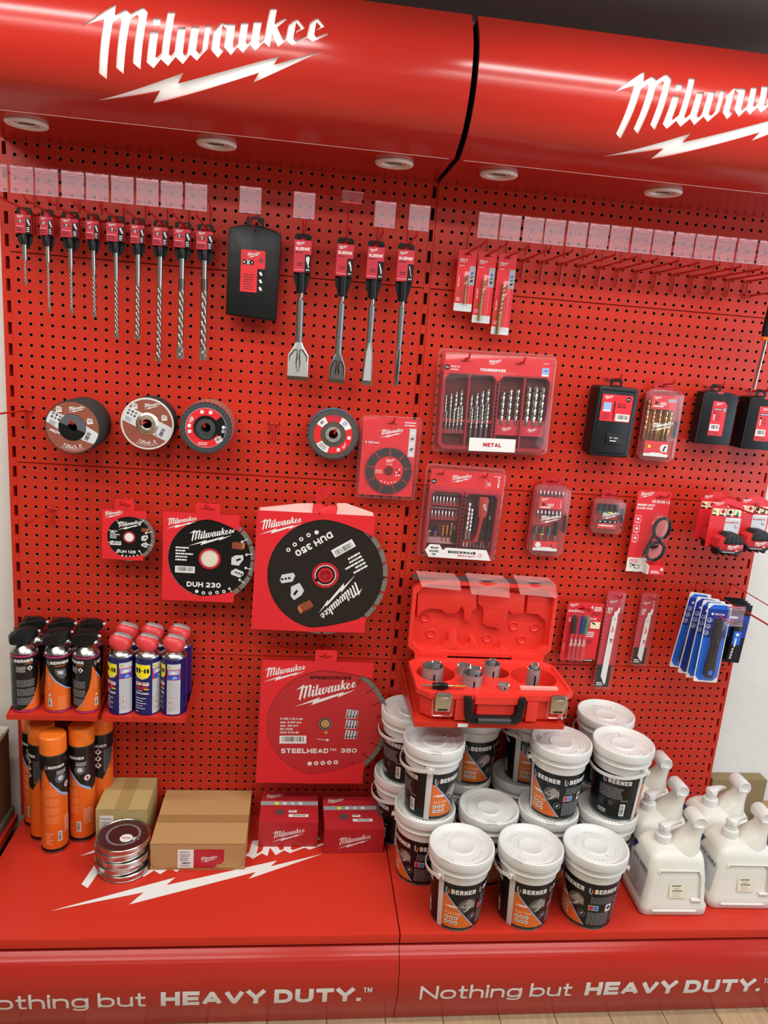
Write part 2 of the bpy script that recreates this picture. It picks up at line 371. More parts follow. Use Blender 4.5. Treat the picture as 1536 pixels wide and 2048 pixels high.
def at_y(y): return lambda u, v, d: (u, y - d, v)
def on_top(z): return lambda u, v, d: (u, v, z + d)
def on_left(x): return lambda u, v, d: (x - d, -u, v)
def on_cyl(R, a0=0):
    """R a number or function of v; u is arc length at mean radius, a0 turns it about the axis"""
    Rf = R if callable(R) else (lambda v: R); R0 = R if not callable(R) else R(0)
    return lambda u, v, d: ((Rf(v) + d) * sin(u / R0 + a0), -(Rf(v) + d) * cos(u / R0 + a0), v)

# ------------------------------------------------------------------ things
def thing(name, label, cat, loc=(0, 0, 0), rot=None, group=None):
    o = bpy.data.objects.new(name, None); COL.objects.link(o); o.empty_display_size = .02
    o.location = loc; o['label'] = label; o['category'] = cat
    if rot: o.rotation_euler = rot
    if group: o['group'] = group
    return o
def tag(o, label, cat, group=None):
    o['label'] = label; o['category'] = cat
    if group: o['group'] = group
    return o
def struct(o): o['kind'] = 'structure'; return o
def copy_tree(o, parent=None, label=None, loc=None, rot=None):
    c = o.copy(); COL.objects.link(c)
    if parent: c.parent = parent
    if label: c['label'] = label
    if loc is not None: c.location = loc
    if rot is not None: c.rotation_euler = rot
    for ch in list(o.children): copy_tree(ch, c)
    return c
CM = Euler(CAMR).to_matrix(); CP = Vector(CAMP)
def ray(x, y): return CM @ Vector(((x - 768) / FPX, -(y - 1024) / FPX, -1))
def at(x, y, Y=0.0):
    d = ray(x, y); return CP + d * ((Y - CP.y) / d.y)
# ------------------------------------------------------------------ canopy profile and the script wordmark
def smooth_prof(P, n=6):
    R = []
    for i in range(len(P) - 1):
        p0 = P[max(0, i - 1)]; p1 = P[i]; p2 = P[i + 1]; p3 = P[min(len(P) - 1, i + 2)]
        for k in range(n):
            t = k / n
            R.append(tuple(.5 * (2 * p1[j] + (p2[j] - p0[j]) * t + (2 * p0[j] - 5 * p1[j] + 4 * p2[j] - p3[j]) * t * t + (3 * p1[j] - p0[j] - 3 * p2[j] + p3[j]) * t ** 3) for j in (0, 1)))
    return R + [P[-1]]
CAN = smooth_prof([(-.258, .757), (-.322, .790), (-.357, .835), (-.368, .885), (-.357, .94), (-.312, 1.004)])
PLI = smooth_prof([(-.448, -1.012), (-.474, -1.035), (-.489, -1.078), (-.486, -1.134), (-.466, -1.203)])
def arclen(P):
    S = [0]
    for a, b in zip(P, P[1:]): S.append(S[-1] + math.dist(a, b))
    return S
SCAN = arclen(CAN); SPLI = arclen(PLI)
def prof_at(P, S, s):
    s = max(0, min(S[-1] - 1e-9, s))
    for i in range(len(P) - 1):
        if S[i + 1] >= s: break
    t = (s - S[i]) / (S[i + 1] - S[i]); a, b = P[i], P[i + 1]
    ny, nz = (b[1] - a[1]), -(b[0] - a[0]); L = math.hypot(ny, nz)
    return a[0] + (b[0] - a[0]) * t, a[1] + (b[1] - a[1]) * t, -ny / L, -nz / L   # outward = towards -y
def hit(x, y, P, S):
    d = ray(x, y); best = None
    for i in range(len(P) - 1):
        (y0, z0), (y1, z1) = P[i], P[i + 1]; ey, ez = y1 - y0, z1 - z0
        D = d.y * ez - d.z * ey
        if abs(D) < 1e-9: continue
        t = ((y0 - CP.y) * ez - (z0 - CP.z) * ey) / D
        u = ((y0 - CP.y) * d.z - (z0 - CP.z) * d.y) / D
        if -.001 <= u <= 1.001 and t > 0 and (best is None or t < best[0]): best = (t, CP.x + t * d.x, S[i] + u * (S[i + 1] - S[i]))
    return (best[1], best[2]) if best else None
A_ = lambda x, y: (150 + x / 5.908, y / 5.908)
B_ = lambda x, y: (400 + x / 5.689, y / 5.689)
LP = [[A_(*p) for p in [(345, 225), (283, 865), (377, 938), (450, 262), (530, 210), (548, 235), (485, 800), (575, 876), (655, 235), (735, 180), (752, 195), (683, 745), (775, 822), (862, 150), (805, 80), (655, 162), (600, 105), (472, 178), (490, 42), (80, 315)]],
      [A_(*p) for p in [(925, 212), (1018, 215), (1003, 300), (915, 302)]],
      [A_(*p) for p in [(890, 368), (990, 368), (952, 668), (965, 683), (1022, 625), (1098, 140), (1190, 140), (1110, 640), (1132, 660), (1175, 610), (1215, 325), (1312, 325), (1275, 630), (1302, 655), (1330, 615), (1375, 312), (1470, 312), (1432, 600), (1468, 630), (1500, 590)]]
      + [B_(*p) for p in [(60, 290), (128, 290), (85, 560), (0, 650)]] + [A_(*p) for p in [(1440, 718), (1365, 645), (1275, 758), (1190, 672), (1100, 780), (1015, 700), (928, 808), (845, 735)]],
      [B_(*p) for p in [(155, 355), (250, 255), (285, 270), (405, 270), (372, 530), (385, 545), (432, 492), (468, 258), (556, 255), (520, 480), (535, 500), (580, 452), (612, 245), (706, 243), (668, 470), (682, 487), (733, 432), (800, 95), (880, 95), (848, 272), (955, 210), (1020, 205), (880, 315), (938, 450), (975, 440), (1008, 280), (1105, 210), (1193, 325), (1090, 383), (1096, 352), (1145, 322), (1094, 262), (1060, 440), (1090, 466), (1215, 410), (1250, 262), (1335, 198), (1422, 308), (1330, 350), (1333, 332), (1370, 303), (1324, 256), (1300, 392), (1320, 420), (1455, 372), (1455, 400), (1282, 480), (1225, 435), (1050, 517), (985, 458), (888, 538), (820, 385), (792, 543), (730, 485), (630, 577), (567, 512), (490, 603), (427, 538), (352, 630), (270, 530), (303, 332), (258, 290), (220, 540), (270, 580), (205, 660), (127, 570)]],
      [A_(165, 1205), A_(1285, 858), A_(1215, 985), B_(905, 640), B_(835, 740), B_(1425, 572), B_(605, 940), B_(675, 825), A_(920, 1222), A_(1005, 1072)]]
LPS = [[hit(x, y, CAN, SCAN) for x, y in P] for P in LP]
xs = [p[0] for P in LPS for p in P]; zs = [p[1] for P in LPS for p in P]
LX0, LX1, LZ0, LZ1 = min(xs), max(xs), min(zs), max(zs); LCX, LCZ, LW = (LX0 + LX1) / 2, (LZ0 + LZ1) / 2, LX1 - LX0
LOGO = []
for P in LPS:
    v, f = fill2d([[((x - LCX) / LW, (z - LCZ) / LW) for x, z in P]]); LOGO.append(([(a[0], a[1]) for a in v], f))

# ------------------------------------------------------------------ the room
DECK = -.98; FLOOR = -1.205
m = MB(); m.box(-3.2, 5.2, .04, .12, FLOOR, 1.13, mat('plaster', '#dedad2', .85, noise=.03, nscale=6, bump=1.0, bscale=26)); struct(m.build('wall_back'))
fl = bpy.data.materials.new('oak_boards'); fl.use_nodes = True; nt = fl.node_tree; b = nt.nodes['Principled BSDF']
tc = nt.nodes.new('ShaderNodeTexCoord'); mp = nt.nodes.new('ShaderNodeMapping'); mp.inputs['Scale'].default_value = (9, 1.1, 1)
no = nt.nodes.new('ShaderNodeTexNoise'); no.inputs['Scale'].default_value = 6; no.inputs['Detail'].default_value = 8; no.inputs['Distortion'].default_value = 1.2
br = nt.nodes.new('ShaderNodeTexBrick'); br.inputs['Scale'].default_value = 1; br.inputs['Mortar Size'].default_value = .002; br.inputs['Brick Width'].default_value = 1.2; br.inputs['Row Height'].default_value = .14
br.inputs['Color1'].default_value = (.9, .9, .9, 1); br.inputs['Color2'].default_value = (1.1, 1.08, 1.05, 1); br.inputs['Mortar'].default_value = (.4, .4, .4, 1)
mr = nt.nodes.new('ShaderNodeMapping'); mr.inputs['Rotation'].default_value = (0, 0, PI / 2)
cr = nt.nodes.new('ShaderNodeValToRGB'); cr.color_ramp.elements[0].color = lin('#93785a'); cr.color_ramp.elements[1].color = lin('#c4a988')
mx = nt.nodes.new('ShaderNodeMixRGB'); mx.blend_type = 'MULTIPLY'; mx.inputs[0].default_value = 1
L = nt.links.new; L(tc.outputs['Object'], mp.inputs[0]); L(mp.outputs[0], no.inputs[0]); L(no.outputs[0], cr.inputs[0]); L(tc.outputs['Object'], mr.inputs[0]); L(mr.outputs[0], br.inputs[0])
L(cr.outputs[0], mx.inputs[1]); L(br.outputs[0], mx.inputs[2]); L(mx.outputs[0], b.inputs['Base Color']); b.inputs['Roughness'].default_value = .45
m = MB(); m.box(-3.2, 5.2, -5, .04, FLOOR - .05, FLOOR, fl); struct(m.build('floor'))
m = MB(); m.box(-3.2, 5.2, -5, .12, 1.13, 1.2, mat('ceiling_paint', '#8f8b88', .8)); struct(m.build('ceiling'))
WP = mat('room_paint', '#cfccc6', .8)
m = MB(); m.box(-3.3, -3.2, -5, .12, FLOOR, 1.2, WP); struct(m.build('wall_left'))
m = MB(); m.box(-3.2, 5.2, -5.1, -5, FLOOR, 1.2, WP); struct(m.build('wall_front'))
m = MB(); m.box(5.2, 5.3, -5, .12, FLOOR, 1.2, WP); struct(m.build('wall_right'))

# ------------------------------------------------------------------ the two display bays
def perf_panel(x0, j0, j1, z0, z1, parent):
    """one perforated steel panel: columns 25 mm apart, rows j0..j1 (row j at z=-.025j), real punched holes"""
    b = MB(); r = .0044; n = 10; T = .0016; g = .0011
    V = []; F = []; MI = []
    xl, xr = x0 + .0082, x0 + .9915
    for j in range(j0, j1 + 1):
        for i in range(39):
            cx = x0 + .025 * (i + 1); cz = -.025 * j
            ax = xl if i == 0 else cx - .0125; bx = xr if i == 38 else cx + .0125
            az = z0 + g if j == j1 else cz - .0125; bz = z1 - g if j == j0 else cz + .0125
            k = len(V); V += [(ax, 0, az), (bx, 0, az), (bx, 0, bz), (ax, 0, bz)]
            for q in range(n):
                t = 2 * PI * (q + .5) / n - PI * .75; V.append((cx + r * cos(t), 0, cz + r * sin(t)))
            for q in range(n):
                t = 2 * PI * (q + .5) / n - PI * .75; V.append((cx + r * .87 * cos(t), .0005, cz + r * .87 * sin(t)))
            for q in range(n):
                t = 2 * PI * (q + .5) / n - PI * .75; V.append((cx + r * .87 * cos(t), T + .001, cz + r * .87 * sin(t)))
            h = k + 4; Q = [(k, k + 1, h + 2, h + 1, h), (k + 1, k + 2, h + 4, h + 3, h + 2), (k + 2, k + 3, h + 7, h + 6, h + 5, h + 4), (k + 3, k, h, h + 9, h + 8, h + 7)]
            # corners point to circle verts: 0..9 start at lower left
            F += Q; MI += [0] * 4
            for q in range(n):
                p = (q + 1) % n; F.append((h + q, h + p, h + n + p, h + n + q)); MI.append(1)
                F.append((h + n + q, h + n + p, h + 2 * n + p, h + 2 * n + q)); MI.append(2)  # hole walls near-black: their shade is put into the colour
    k = len(V)   # folded rims
    V += [(xl, 0, z0 + g), (xr, 0, z0 + g), (xr, 0, z1 - g), (xl, 0, z1 - g), (xl, .014, z0 + g), (xr, .014, z0 + g), (xr, .014, z1 - g), (xl, .014, z1 - g)]
    F += [(k, k + 4, k + 5, k + 1), (k + 1, k + 5, k + 6, k + 2), (k + 2, k + 6, k + 7, k + 3), (k + 3, k + 7, k + 4, k)]; MI += [0] * 4
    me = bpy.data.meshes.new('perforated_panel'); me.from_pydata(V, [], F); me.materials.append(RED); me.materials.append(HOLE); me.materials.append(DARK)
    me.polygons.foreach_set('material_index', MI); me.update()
    o = bpy.data.objects.new('perforated_panel', me); COL.objects.link(o); o.parent = parent; return o
def upright(x0, x1, sx0, sx1, parent):
    b = MB(); z = -.9875
    while z < .79:
        b.box(x0, sx0, .002, .03, z, z + .05, RED); b.box(sx1, x1, .002, .03, z, z + .05, RED)
        b.box(sx0, sx1, .002, .012, z, z + .011, RED); b.box(sx0, sx1, .002, .012, z + .039, z + .05, RED); z += .05
    b.box(sx0, sx1, .028, .03, -.9875, .7875, DARK)  # near-black strip painted in place of the shade behind the slots
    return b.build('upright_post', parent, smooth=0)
def bay(x0, label, side):
    t = thing('display_bay', label, 'shop display', (0, 0, 0))
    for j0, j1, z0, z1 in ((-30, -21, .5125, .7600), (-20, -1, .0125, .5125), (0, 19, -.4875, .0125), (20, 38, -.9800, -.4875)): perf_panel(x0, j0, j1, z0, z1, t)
    b = MB(); b.box(x0 + .006, x0 + .994, .031, .035, DECK, 1.0, DARK); b.build('hollow_shade', t)  # added near-black sheet stands in for the shaded hollow behind the panels
    if side == 'l':
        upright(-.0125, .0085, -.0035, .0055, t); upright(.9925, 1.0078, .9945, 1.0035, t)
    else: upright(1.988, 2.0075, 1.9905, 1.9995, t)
    # deck
    b = MB(); xa, xb = x0 + .0015, x0 + .9985
    pr = [(-.452 + .003, DECK - .026), (-.452, DECK - .024), (-.452, DECK - .003), (-.4505, DECK - .0008), (-.4475, DECK), (-.0006, DECK), (-.0006, DECK - .02), (-.43, DECK - .02), (-.43, DECK - .026)]
    b.loops([[(xa, y, z) for y, z in pr], [(xb, y, z) for y, z in pr]], RED); dk = b.build('deck', t)
    b = MB(); b.box(x0 + .01, x0 + .99, -.42, -.01, FLOOR + .001, DECK - .03, DARK); b.build('base_frame', t)
    b = MB(); out = PLI; inn = [(y + .003, z) for y, z in PLI]; xa, xb = x0 + .0008, x0 + .9992
    b.loops([[(xa, y, z) for y, z in out + inn[::-1]], [(xb, y, z) for y, z in out + inn[::-1]]], REDG); pf = b.build('plinth_panel', t, smooth=50)
    # canopy sheet: letters cut right through it
    s1 = SCAN[-1]; dx = x0
    xa, xb = (x0 - .0, x0 + .994) if side == 'l' else (x0 + .006, x0 + 1.0)
    rim = [(xa, 0), (xb, 0), (xb, s1), (xa, s1)]
    v, f = fill2d([rim] + [[(p[0] + dx, p[1]) for p in P] for P in LPS], .0012)
    bm = bmesh.new(); bv = [bm.verts.new(p) for p in v]
    for q in f:
        try: bm.faces.new([bv[i] for i in q])
        except ValueError: pass
    bmesh.ops.remove_doubles(bm, verts=bm.verts[:], dist=1e-6)
    for k in range(1, 40): bmesh.ops.bisect_plane(bm, geom=bm.verts[:] + bm.edges[:] + bm.faces[:], plane_co=(0, s1 * k / 40, 0), plane_no=(0, 1, 0))
    for vv in bm.verts:
        y, z, ny, nz = prof_at(CAN, SCAN, vv.co.y); d = vv.co.z; vv.co = Vector((vv.co.x, y + ny * d, z + nz * d))
    bmesh.ops.recalc_face_normals(bm, faces=bm.faces[:])
    me = bpy.data.meshes.new('canopy_panel'); bm.to_mesh(me); bm.free(); me.materials.append(REDG)
    me.polygons.foreach_set('use_smooth', [True] * len(me.polygons)); me.set_sharp_from_angle(angle=rad(40))
    cp = bpy.data.objects.new('canopy_panel', me); COL.objects.link(cp); cp.parent = t
    b = MB(); I = [(y + .0045, z) for y, z in CAN]; J = [(y + .0075, z) for y, z in CAN]
    b.loops([[(xa + .01, y, z) for y, z in I + J[::-1]], [(xb - .01, y, z) for y, z in I + J[::-1]]], mat('white_acrylic', '#f0eeea', .12, spec=.6, emit=.22)); b.build('sign_backing', cp, smooth=60)
    b = MB(); b.box(xa, xb, -.2552, -.001, .7572, .7600, REDG); b.box(xa, xb, -.31, .03, 1.000, 1.003, RED)
    for xx in (xa, xb - .002): b.loops([[(q, y + .014, z) for y, z in CAN[2:-1]] + [(q, 0, .999), (q, 0, .761), (q, -.24, .761)] for q in (xx, xx + .002)], DARK)
    b.build('canopy_soffit', t)
    for k in (.112, .497, .878):
        b = MB(); M = Matrix.Translation((x0 + k, -.172, .757))
        b.lathe([(.041, .001), (.0425, -.003), (.040, -.0065), (.036, -.0075), (.027, -.0045), (.0255, .002)], mat('lamp_ring', '#e9dcd2', .35), 40, M)
        sp_ = b.build('spotlight', t)
        b = MB(); b.lathe([(.0001, -.0015), (.02, -.002), (.0235, .0015)], mat('lamp_glass', '#d9d0c6', .2), 28, M)
        b.box(-.016, .016, -.002, .002, -.0038, -.0018, mat('lamp_slit', '#5b5348', .5), M); b.build('bulb', sp_)
    # slogan on the plinth panel
    def mf(u, v, d):
        y, z, ny, nz = prof_at(PLI, SPLI, v); return (u, y - ny * (d + .0003), z - nz * (d + .0003))
    def ph(x, y): return hit(x, y, PLI, SPLI)
    a = ph(836, 2010); e = ph(1138, 2000); h1 = ph(1168, 1989); h2 = ph(1520, 1976); cap = ph(845, 1968)
    z0_ = a[1]; sh = Sheet(mf, .3, vstep=.006)
    ox = x0 - 1.0
    if side == 'l':
        pass
    hcap = .0410
    zb = ph(900, 1997)[1]
    sh.text('Nothing but', a[0] + ox, zb, hcap, WHT, 1, w=e[0] - a[0], bold=.15)
    sh.text('HEAVY DUTY.', h1[0] + ox, zb, hcap, WHT, 1, w=h2[0] - h1[0], bold=.265)
    sh.text('TM', h2[0] + ox + .004, zb + hcap * .66, hcap * .34, WHT, 1, w=.02, bold=.16)
    # v runs downwards along the plinth profile, so mirror the artwork
    sh.P = [([(p[0], 2 * zb - p[1], *p[2:]) for p in v], f, mm, l) for v, f, mm, l in sh.P]
    sh.build('lettering', pf)
    return t, dk
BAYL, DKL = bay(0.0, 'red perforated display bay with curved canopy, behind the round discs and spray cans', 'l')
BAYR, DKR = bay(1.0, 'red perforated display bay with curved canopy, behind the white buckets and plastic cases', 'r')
# ------------------------------------------------------------------ hooks with ticket holders
def hook_mesh(L=.205, ticket=True, kind=0):
    """hook rooted at local origin on the panel face, reaching towards -y"""
    pass
def make_hook(label, group, L=.205, ticket=True, tz=.058, flip=False, stub=True, tip=.010, wide=False):
    t = thing('peg_hook', label, 'hook', group=group)
    b = MB(); r = .0019
    b.tube([(-.0125, .012, .001), (-.0125, -.003, .001), (-.0115, -.006, 0), (.0115, -.006, 0), (.0125, -.003, .001), (.0125, .012, .001)], r, REDW)
    b.tube([(0, -.007, 0), (0, -L * .5, .002), (0, -L + .012, .004), (0, -L + .004, .007), (0, -L, tip + .006)], .0024, REDW)
    if stub: b.tube([(0, -.008, .003), (-.0005, -.0085, -.02), (-.001, -.0065, -.044)], .0024, REDW)
    b.build('arm', t)
    if ticket:
        b = MB()
        b.tube([(.004, .010, .012), (.004, -.004, .016), (.004, -.010, tz - .008), (.002, -.02, tz), (0, -L * .6, tz), (0, -L - .002, tz)], .0014, REDW)
        b.tube([(-.02, -L - .003, tz), (.02, -L - .003, tz)], .0022, REDW)
        b.build('ticket_wire', t)
        b = MB(); z1, z0 = tz + .003, tz - .0495; y = -L - .006
        if flip: b.loops([[(-.0225, y, z1 - .004), (.0225, y, z1 - .004), (.0225, y - .038, z1 + .012), (-.0225, y - .038, z1 + .012)], [(-.0225, y + .001, z1 - .003), (.0225, y + .001, z1 - .003), (.0225, y - .037, z1 + .0135), (-.0225, y - .037, z1 + .0135)]], CLR2)
        else:
            b.slab([(-.0225, z0), (.0225, z0), (.0225, z1), (-.0225, z1)], y - .0014, y, CLR2)
            b.box(-.0225, .0225, y - .004, y - .001, z0, z0 + .0022, CLR2); b.box(-.0225, .0225, y - .0035, y + .003, z1 - .009, z1 - .0075, CLR2)
            b.box(-.0225, -.0085, y - .004, y - .0014, z1 - .0055, z1, CLR2); b.box(.0085, .0225, y - .004, y - .0014, z1 - .0055, z1, CLR2)
        b.build('ticket_holder', t)
    return t
HZ = .600
hk = make_hook('red double wire hook with clear ticket flap, holding a masonry drill bit', 'hooks of the masonry drill bits', L=.205, tz=.062)
for k in range(9):
    o = hk if k == 0 else copy_tree(hk)
    o.location = (.0625 + .05 * k, 0, HZ)
    w = ['first', 'second', 'third', 'fourth', 'fifth', 'sixth', 'seventh', 'eighth', 'ninth'][k]
    o['label'] = 'red ticket hook holding the %s masonry drill bit from the left' % w
    o.rotation_euler = (0, 0, rad((0, .2, -.2, .2, -.1, 0, .15, 0, 0)[k]))
names = ['flat black plastic case', 'wide flat chisel', 'narrower spade chisel', 'slim flat chisel', 'pointed chisel']
for k, (x, z, fl_) in enumerate([(.575, .605, 0), (.6885, .605, 0), (.7885, .603, 1), (.8625, .603, 0), (.9375, .603, 0)]):
    if fl_: o = make_hook('red wire hook above the second broad chisel, its ticket flap turned up', None, tz=.056, flip=True)
    else: o = copy_tree(hk, label='red wire hook with clear ticket flap holding the ' + names[k])
    o.location = (x, 0, z); o['group'] = 'hooks of the chisels'
hr = make_hook('x', 'empty hooks with ticket flaps in the right bay', L=.225, tz=.060)
for k in range(16):
    o = hr if k == 0 else copy_tree(hr)
    o.location = (1.0875 + .05 * k, 0, HZ); o.rotation_euler = (0, 0, rad(random.uniform(-.25, .25)))
    if k < 3: o['label'] = 'red ticket hook holding the %s drill blister card' % ['shortest, leftmost', 'middle', 'longest, rightmost'][k]; o['group'] = 'hooks of the blister drill cards'
    else: o['label'] = 'empty red wire hook with clear ticket flap, right of the drill blister cards'
def plain_hook(x, z, label, group, L=.19, rz=0, stub=True):
    h = make_hook(label, group, L=L, ticket=False, stub=stub); h.location = (x, 0, z); h.rotation_euler = (0, 0, rad(rz)); return h
plain_hook(.0375, .1450, 'empty red hook at the left edge, level with the grinding discs', 'plain red hooks', L=.24, rz=-6)
plain_hook(.0920, -.1000, 'empty red hook at the left edge, beside the smallest diamond blade', 'plain red hooks', L=.19)
plain_hook(.6375, .1500, 'empty red hook between the red and the blue flap disc stacks', 'plain red hooks', L=.19)

# ------------------------------------------------------------------ drill geometry
def flutes(b, z0, z1, r, m, turns, n=20, lobes=2, depth=.34, seg=None, tip=True, M=None):
    L = []; K = seg or max(10, int(abs(turns) * 12))
    for k in range(K + 1):
        t = k / K; z = z0 + (z1 - z0) * t; a0 = turns * 2 * PI * t
        L.append([(r * (1 - depth * max(0, cos(lobes * (2 * PI * j / n))) ** 1.5) * cos(2 * PI * j / n + a0), r * (1 - depth * max(0, cos(lobes * (2 * PI * j / n))) ** 1.5) * sin(2 * PI * j / n + a0), z) for j in range(n)])
    if tip: L.append([(0, 0, z1 + (z1 - z0) / abs(z1 - z0) * r * .8)] * n)
    b.loops(L, m, True, True, M)
def cyl(b, x, y, z0, z1, r, m, n=16, r2=None): b.lathe([(r, z0), (r2 or r, z1)], m, n, Matrix.Translation((x, y, 0)), True, True)
DRL = mat('drill_steel', '#a8a196', .3, metal=1, noise=.12, nscale=80)

# ------------------------------------------------------------------ masonry drill bits on black carriers
def make_sds(k, wd, tipz, r, shoulder, flz, quad=False):
    """hook eye at local (0,0); card hangs below; tip at z = tipz"""
    t = thing('masonry_drill_bit', '', 'drill bit', group='masonry drill bits hung in the left row')
    h = wd / 2; yc = -.004; cw = .0125
    out = [(-h * .45, -.0795), (h * .45, -.0795), (h, -.064), (h, .004), (h - .004, .008), (-h + .004, .008), (-h, .004), (-h, -.064)]
    hole = [(-h * .62, -.0075), (h * .62, -.0075), (h * .55, .0035), (-h * .55, .0035)]
    v, f = fill2d([out, hole], .0011); b = MB(); b.add([(p[0], yc - p[2], p[1]) for p in v], f, BLK)
    b.lathe([(.0078, -.072), (.0082, -.064), (.0082, -.052), (.0072, -.050)], BLK, 18, Matrix.Translation((0, yc - .006, 0)), True, True)
    b.build('carrier', t, smooth=30)
    b = MB(); s = Sheet(at_y(yc - .0125))
    b.box(-h, h - wd * .0, yc - .0120, yc - .0012, -.0485, -.008, CRIM); lb = b.build('label_card', t, smooth=0)
    w = wd
    s.rect(h - w * .32, h, -.0485, -.016, PBLK, 1); s.logo(-h + w * .34, -.0135, w * .46, WHT, 2)
    s.disc(-h + w * .16, -.0225, .0022, PBLK, 2, 10); s.rect(-h + w * .12, -h + w * .56, -.0255, -.0215, PBLK, 2, .0018); s.text('X', -h + w * .34, -.0262, .0058, WHT, 3, bold=.22, al='c'); s.text('M', -h + w * .19, -.0246, .0026, WHT, 3, al='c'); s.text('4', -h + w * .49, -.0246, .0026, WHT, 3, al='c')
    s.rect(-h + w * .05, -h + w * .58, -.0345, -.0338, WHT, 2); s.lines(-h + w * .06, -.0375, w * .5, 2, .0042, mat('print_maroon', '#5a1420'), 2, .4, k)
    s.poly([(h - w * .26, -.0185), (h - w * .14, -.0175), (h - w * .03, -.0295), (h - w * .08, -.032), (h - w * .2, -.025)], LGRY, 2); s.lines(h - w * .26, -.035, w * .2, 3, .004, WHT, 2, .5, k)
    s.build('print', lb)
    b = MB(); b.M = Matrix.Translation((0, yc - .006, 0))
    cyl(b, 0, 0, -.0535, -.064, .0042, STLB); cyl(b, 0, 0, -.072, shoulder, .0052 if r < .0052 else min(r, .0062), STL); 
    cyl(b, 0, 0, shoulder, flz, r * .92, STL if not quad else STLD)
    flutes(b, flz, tipz + .012, r, DRL, (flz - tipz) / (r * 5.5), depth=.42, tip=False)
    if quad:
        for a in (0, 45, 90, 135): b.box(-r * 1.12, r * 1.12, -.0016, .0016, tipz + .004, tipz + .032, STLB, Matrix.Rotation(rad(a + 20), 4, 'Z'))
    else: b.box(-r * 1.12, r * 1.12, -.001, .001, tipz + .003, tipz + .012, STLB)
    cyl(b, 0, 0, tipz + .013, tipz, r * .95, DRL, r2=.0008); b.build('bit', t)
    return t
SD = [(.033, .4353, .0026, .494, .491, 0), (.027, .3787, .0029, .493, .490, 0), (.037, .3792, .0036, .486, .476, 0), (.0275, .3767, .0044, .483, .473, 0), (.0385, .3323, .0050, .480, .468, 0), (.030, .3328, .0060, .478, .462, 0), (.033, .2852, .0064, .482, .461, 0), (.037, .2936, .0076, .481, .457, 1), (.037, .2948, .0084, .485, .459, 1)]
LB = ['shortest and thinnest masonry drill bit, leftmost of the hanging row', 'thin masonry drill bit on a narrow black card, second from the left', 'thin masonry drill bit on a wide card, third from the left', 'medium masonry drill bit on a narrow card, fourth from the left', 'long masonry drill bit on a wide card, in the middle of the row', 'long masonry drill bit on a narrow card, right of the middle one', 'longest plain fluted masonry drill bit, third from the right of the row', 'thick masonry drill bit with a bright four edged head, left of the thickest', 'thickest masonry drill bit with a four edged head, rightmost of the row']
for k, (wd, tz, r, sh_, fz, q) in enumerate(SD):
    o = make_sds(k, wd, tz - .5985, r, sh_ - .5985, fz - .5985, q); o['label'] = LB[k]
    o.location = (.0625 + .05 * k, -.052 - .002 * (k % 2), .5985); o.rotation_euler = (rad(1.5), rad((.3, 0, .2, -.3, 0, .4, .6, .5, -.2)[k]), 0)

# ------------------------------------------------------------------ flat black case with red label
t = thing('bit_case', 'flat black plastic case with arched top and red label, hung between drill bits and chisels', 'case', (.5760, -.03, .604))
b = MB(); out = [(-.0615, -.195), (.0575, -.203), (.0610, -.004), (.045, .003), (.02, .0085), (-.005, .010), (-.03, .0085), (-.05, .0035), (-.0600, -.001)]
b.slab(out, -.032, -.004, BLK, bev=.003, bb=.003); b.slab(off(out, -.0035), -.0345, -.031, BLK, bev=.0015); b.build('shell', t)
b = MB(); v, f = fill2d([[(-.022, .006), (.020, .004), (.020, .026), (.015, .030), (-.015, .031), (-.021, .027)], [(-.015, .013), (.015, .012), (.006, .021), (.003, .0245), (-.003, .0245), (-.006, .021)]], .0015); b.add([(p[0], -.019 - p[2], p[1]) for p in v], f, BLK)
b.build('hanger', t, smooth=0)
s = Sheet(at_y(-.0350)); s.rect(-.0295, .0265, -.140, -.0455, CRED, 1, .003); s.poly([(.009, -.140), (.0265, -.140), (.0265, -.086), (.009, -.086)], PBLK, 2); s.logo(-.001, -.056, .031, WHT, 3)
s.rect(-.0265, .001, -.0785, -.0675, PBLK, 2, .005); s.text('M', -.024, -.0755, .005, WHT, 3); s.text('X', -.0125, -.078, .010, WHT, 3, al='c', bold=.2); s.text('4', -.006, -.0755, .005, WHT, 3); s.disc(.0175, -.067, .0042, PBLK, 3); s.text('7x', .0175, -.0685, .003, WHT, 4, al='c')
for i in range(7): s.disc(-.0225, -.1005 - i * .0055, .0011, mat('print_maroon'), 2, 8); s.lines(-.021, -.0995 - i * .0055, .024, 1, .004, mat('print_maroon'), 2, .5, i)
for i in range(3): s.poly([(.013, -.094 - i * .017), (.018, -.092 - i * .017), (.022, -.100 - i * .017), (.017, -.101 - i * .017)], WHT, 3)
s.build('label', t)

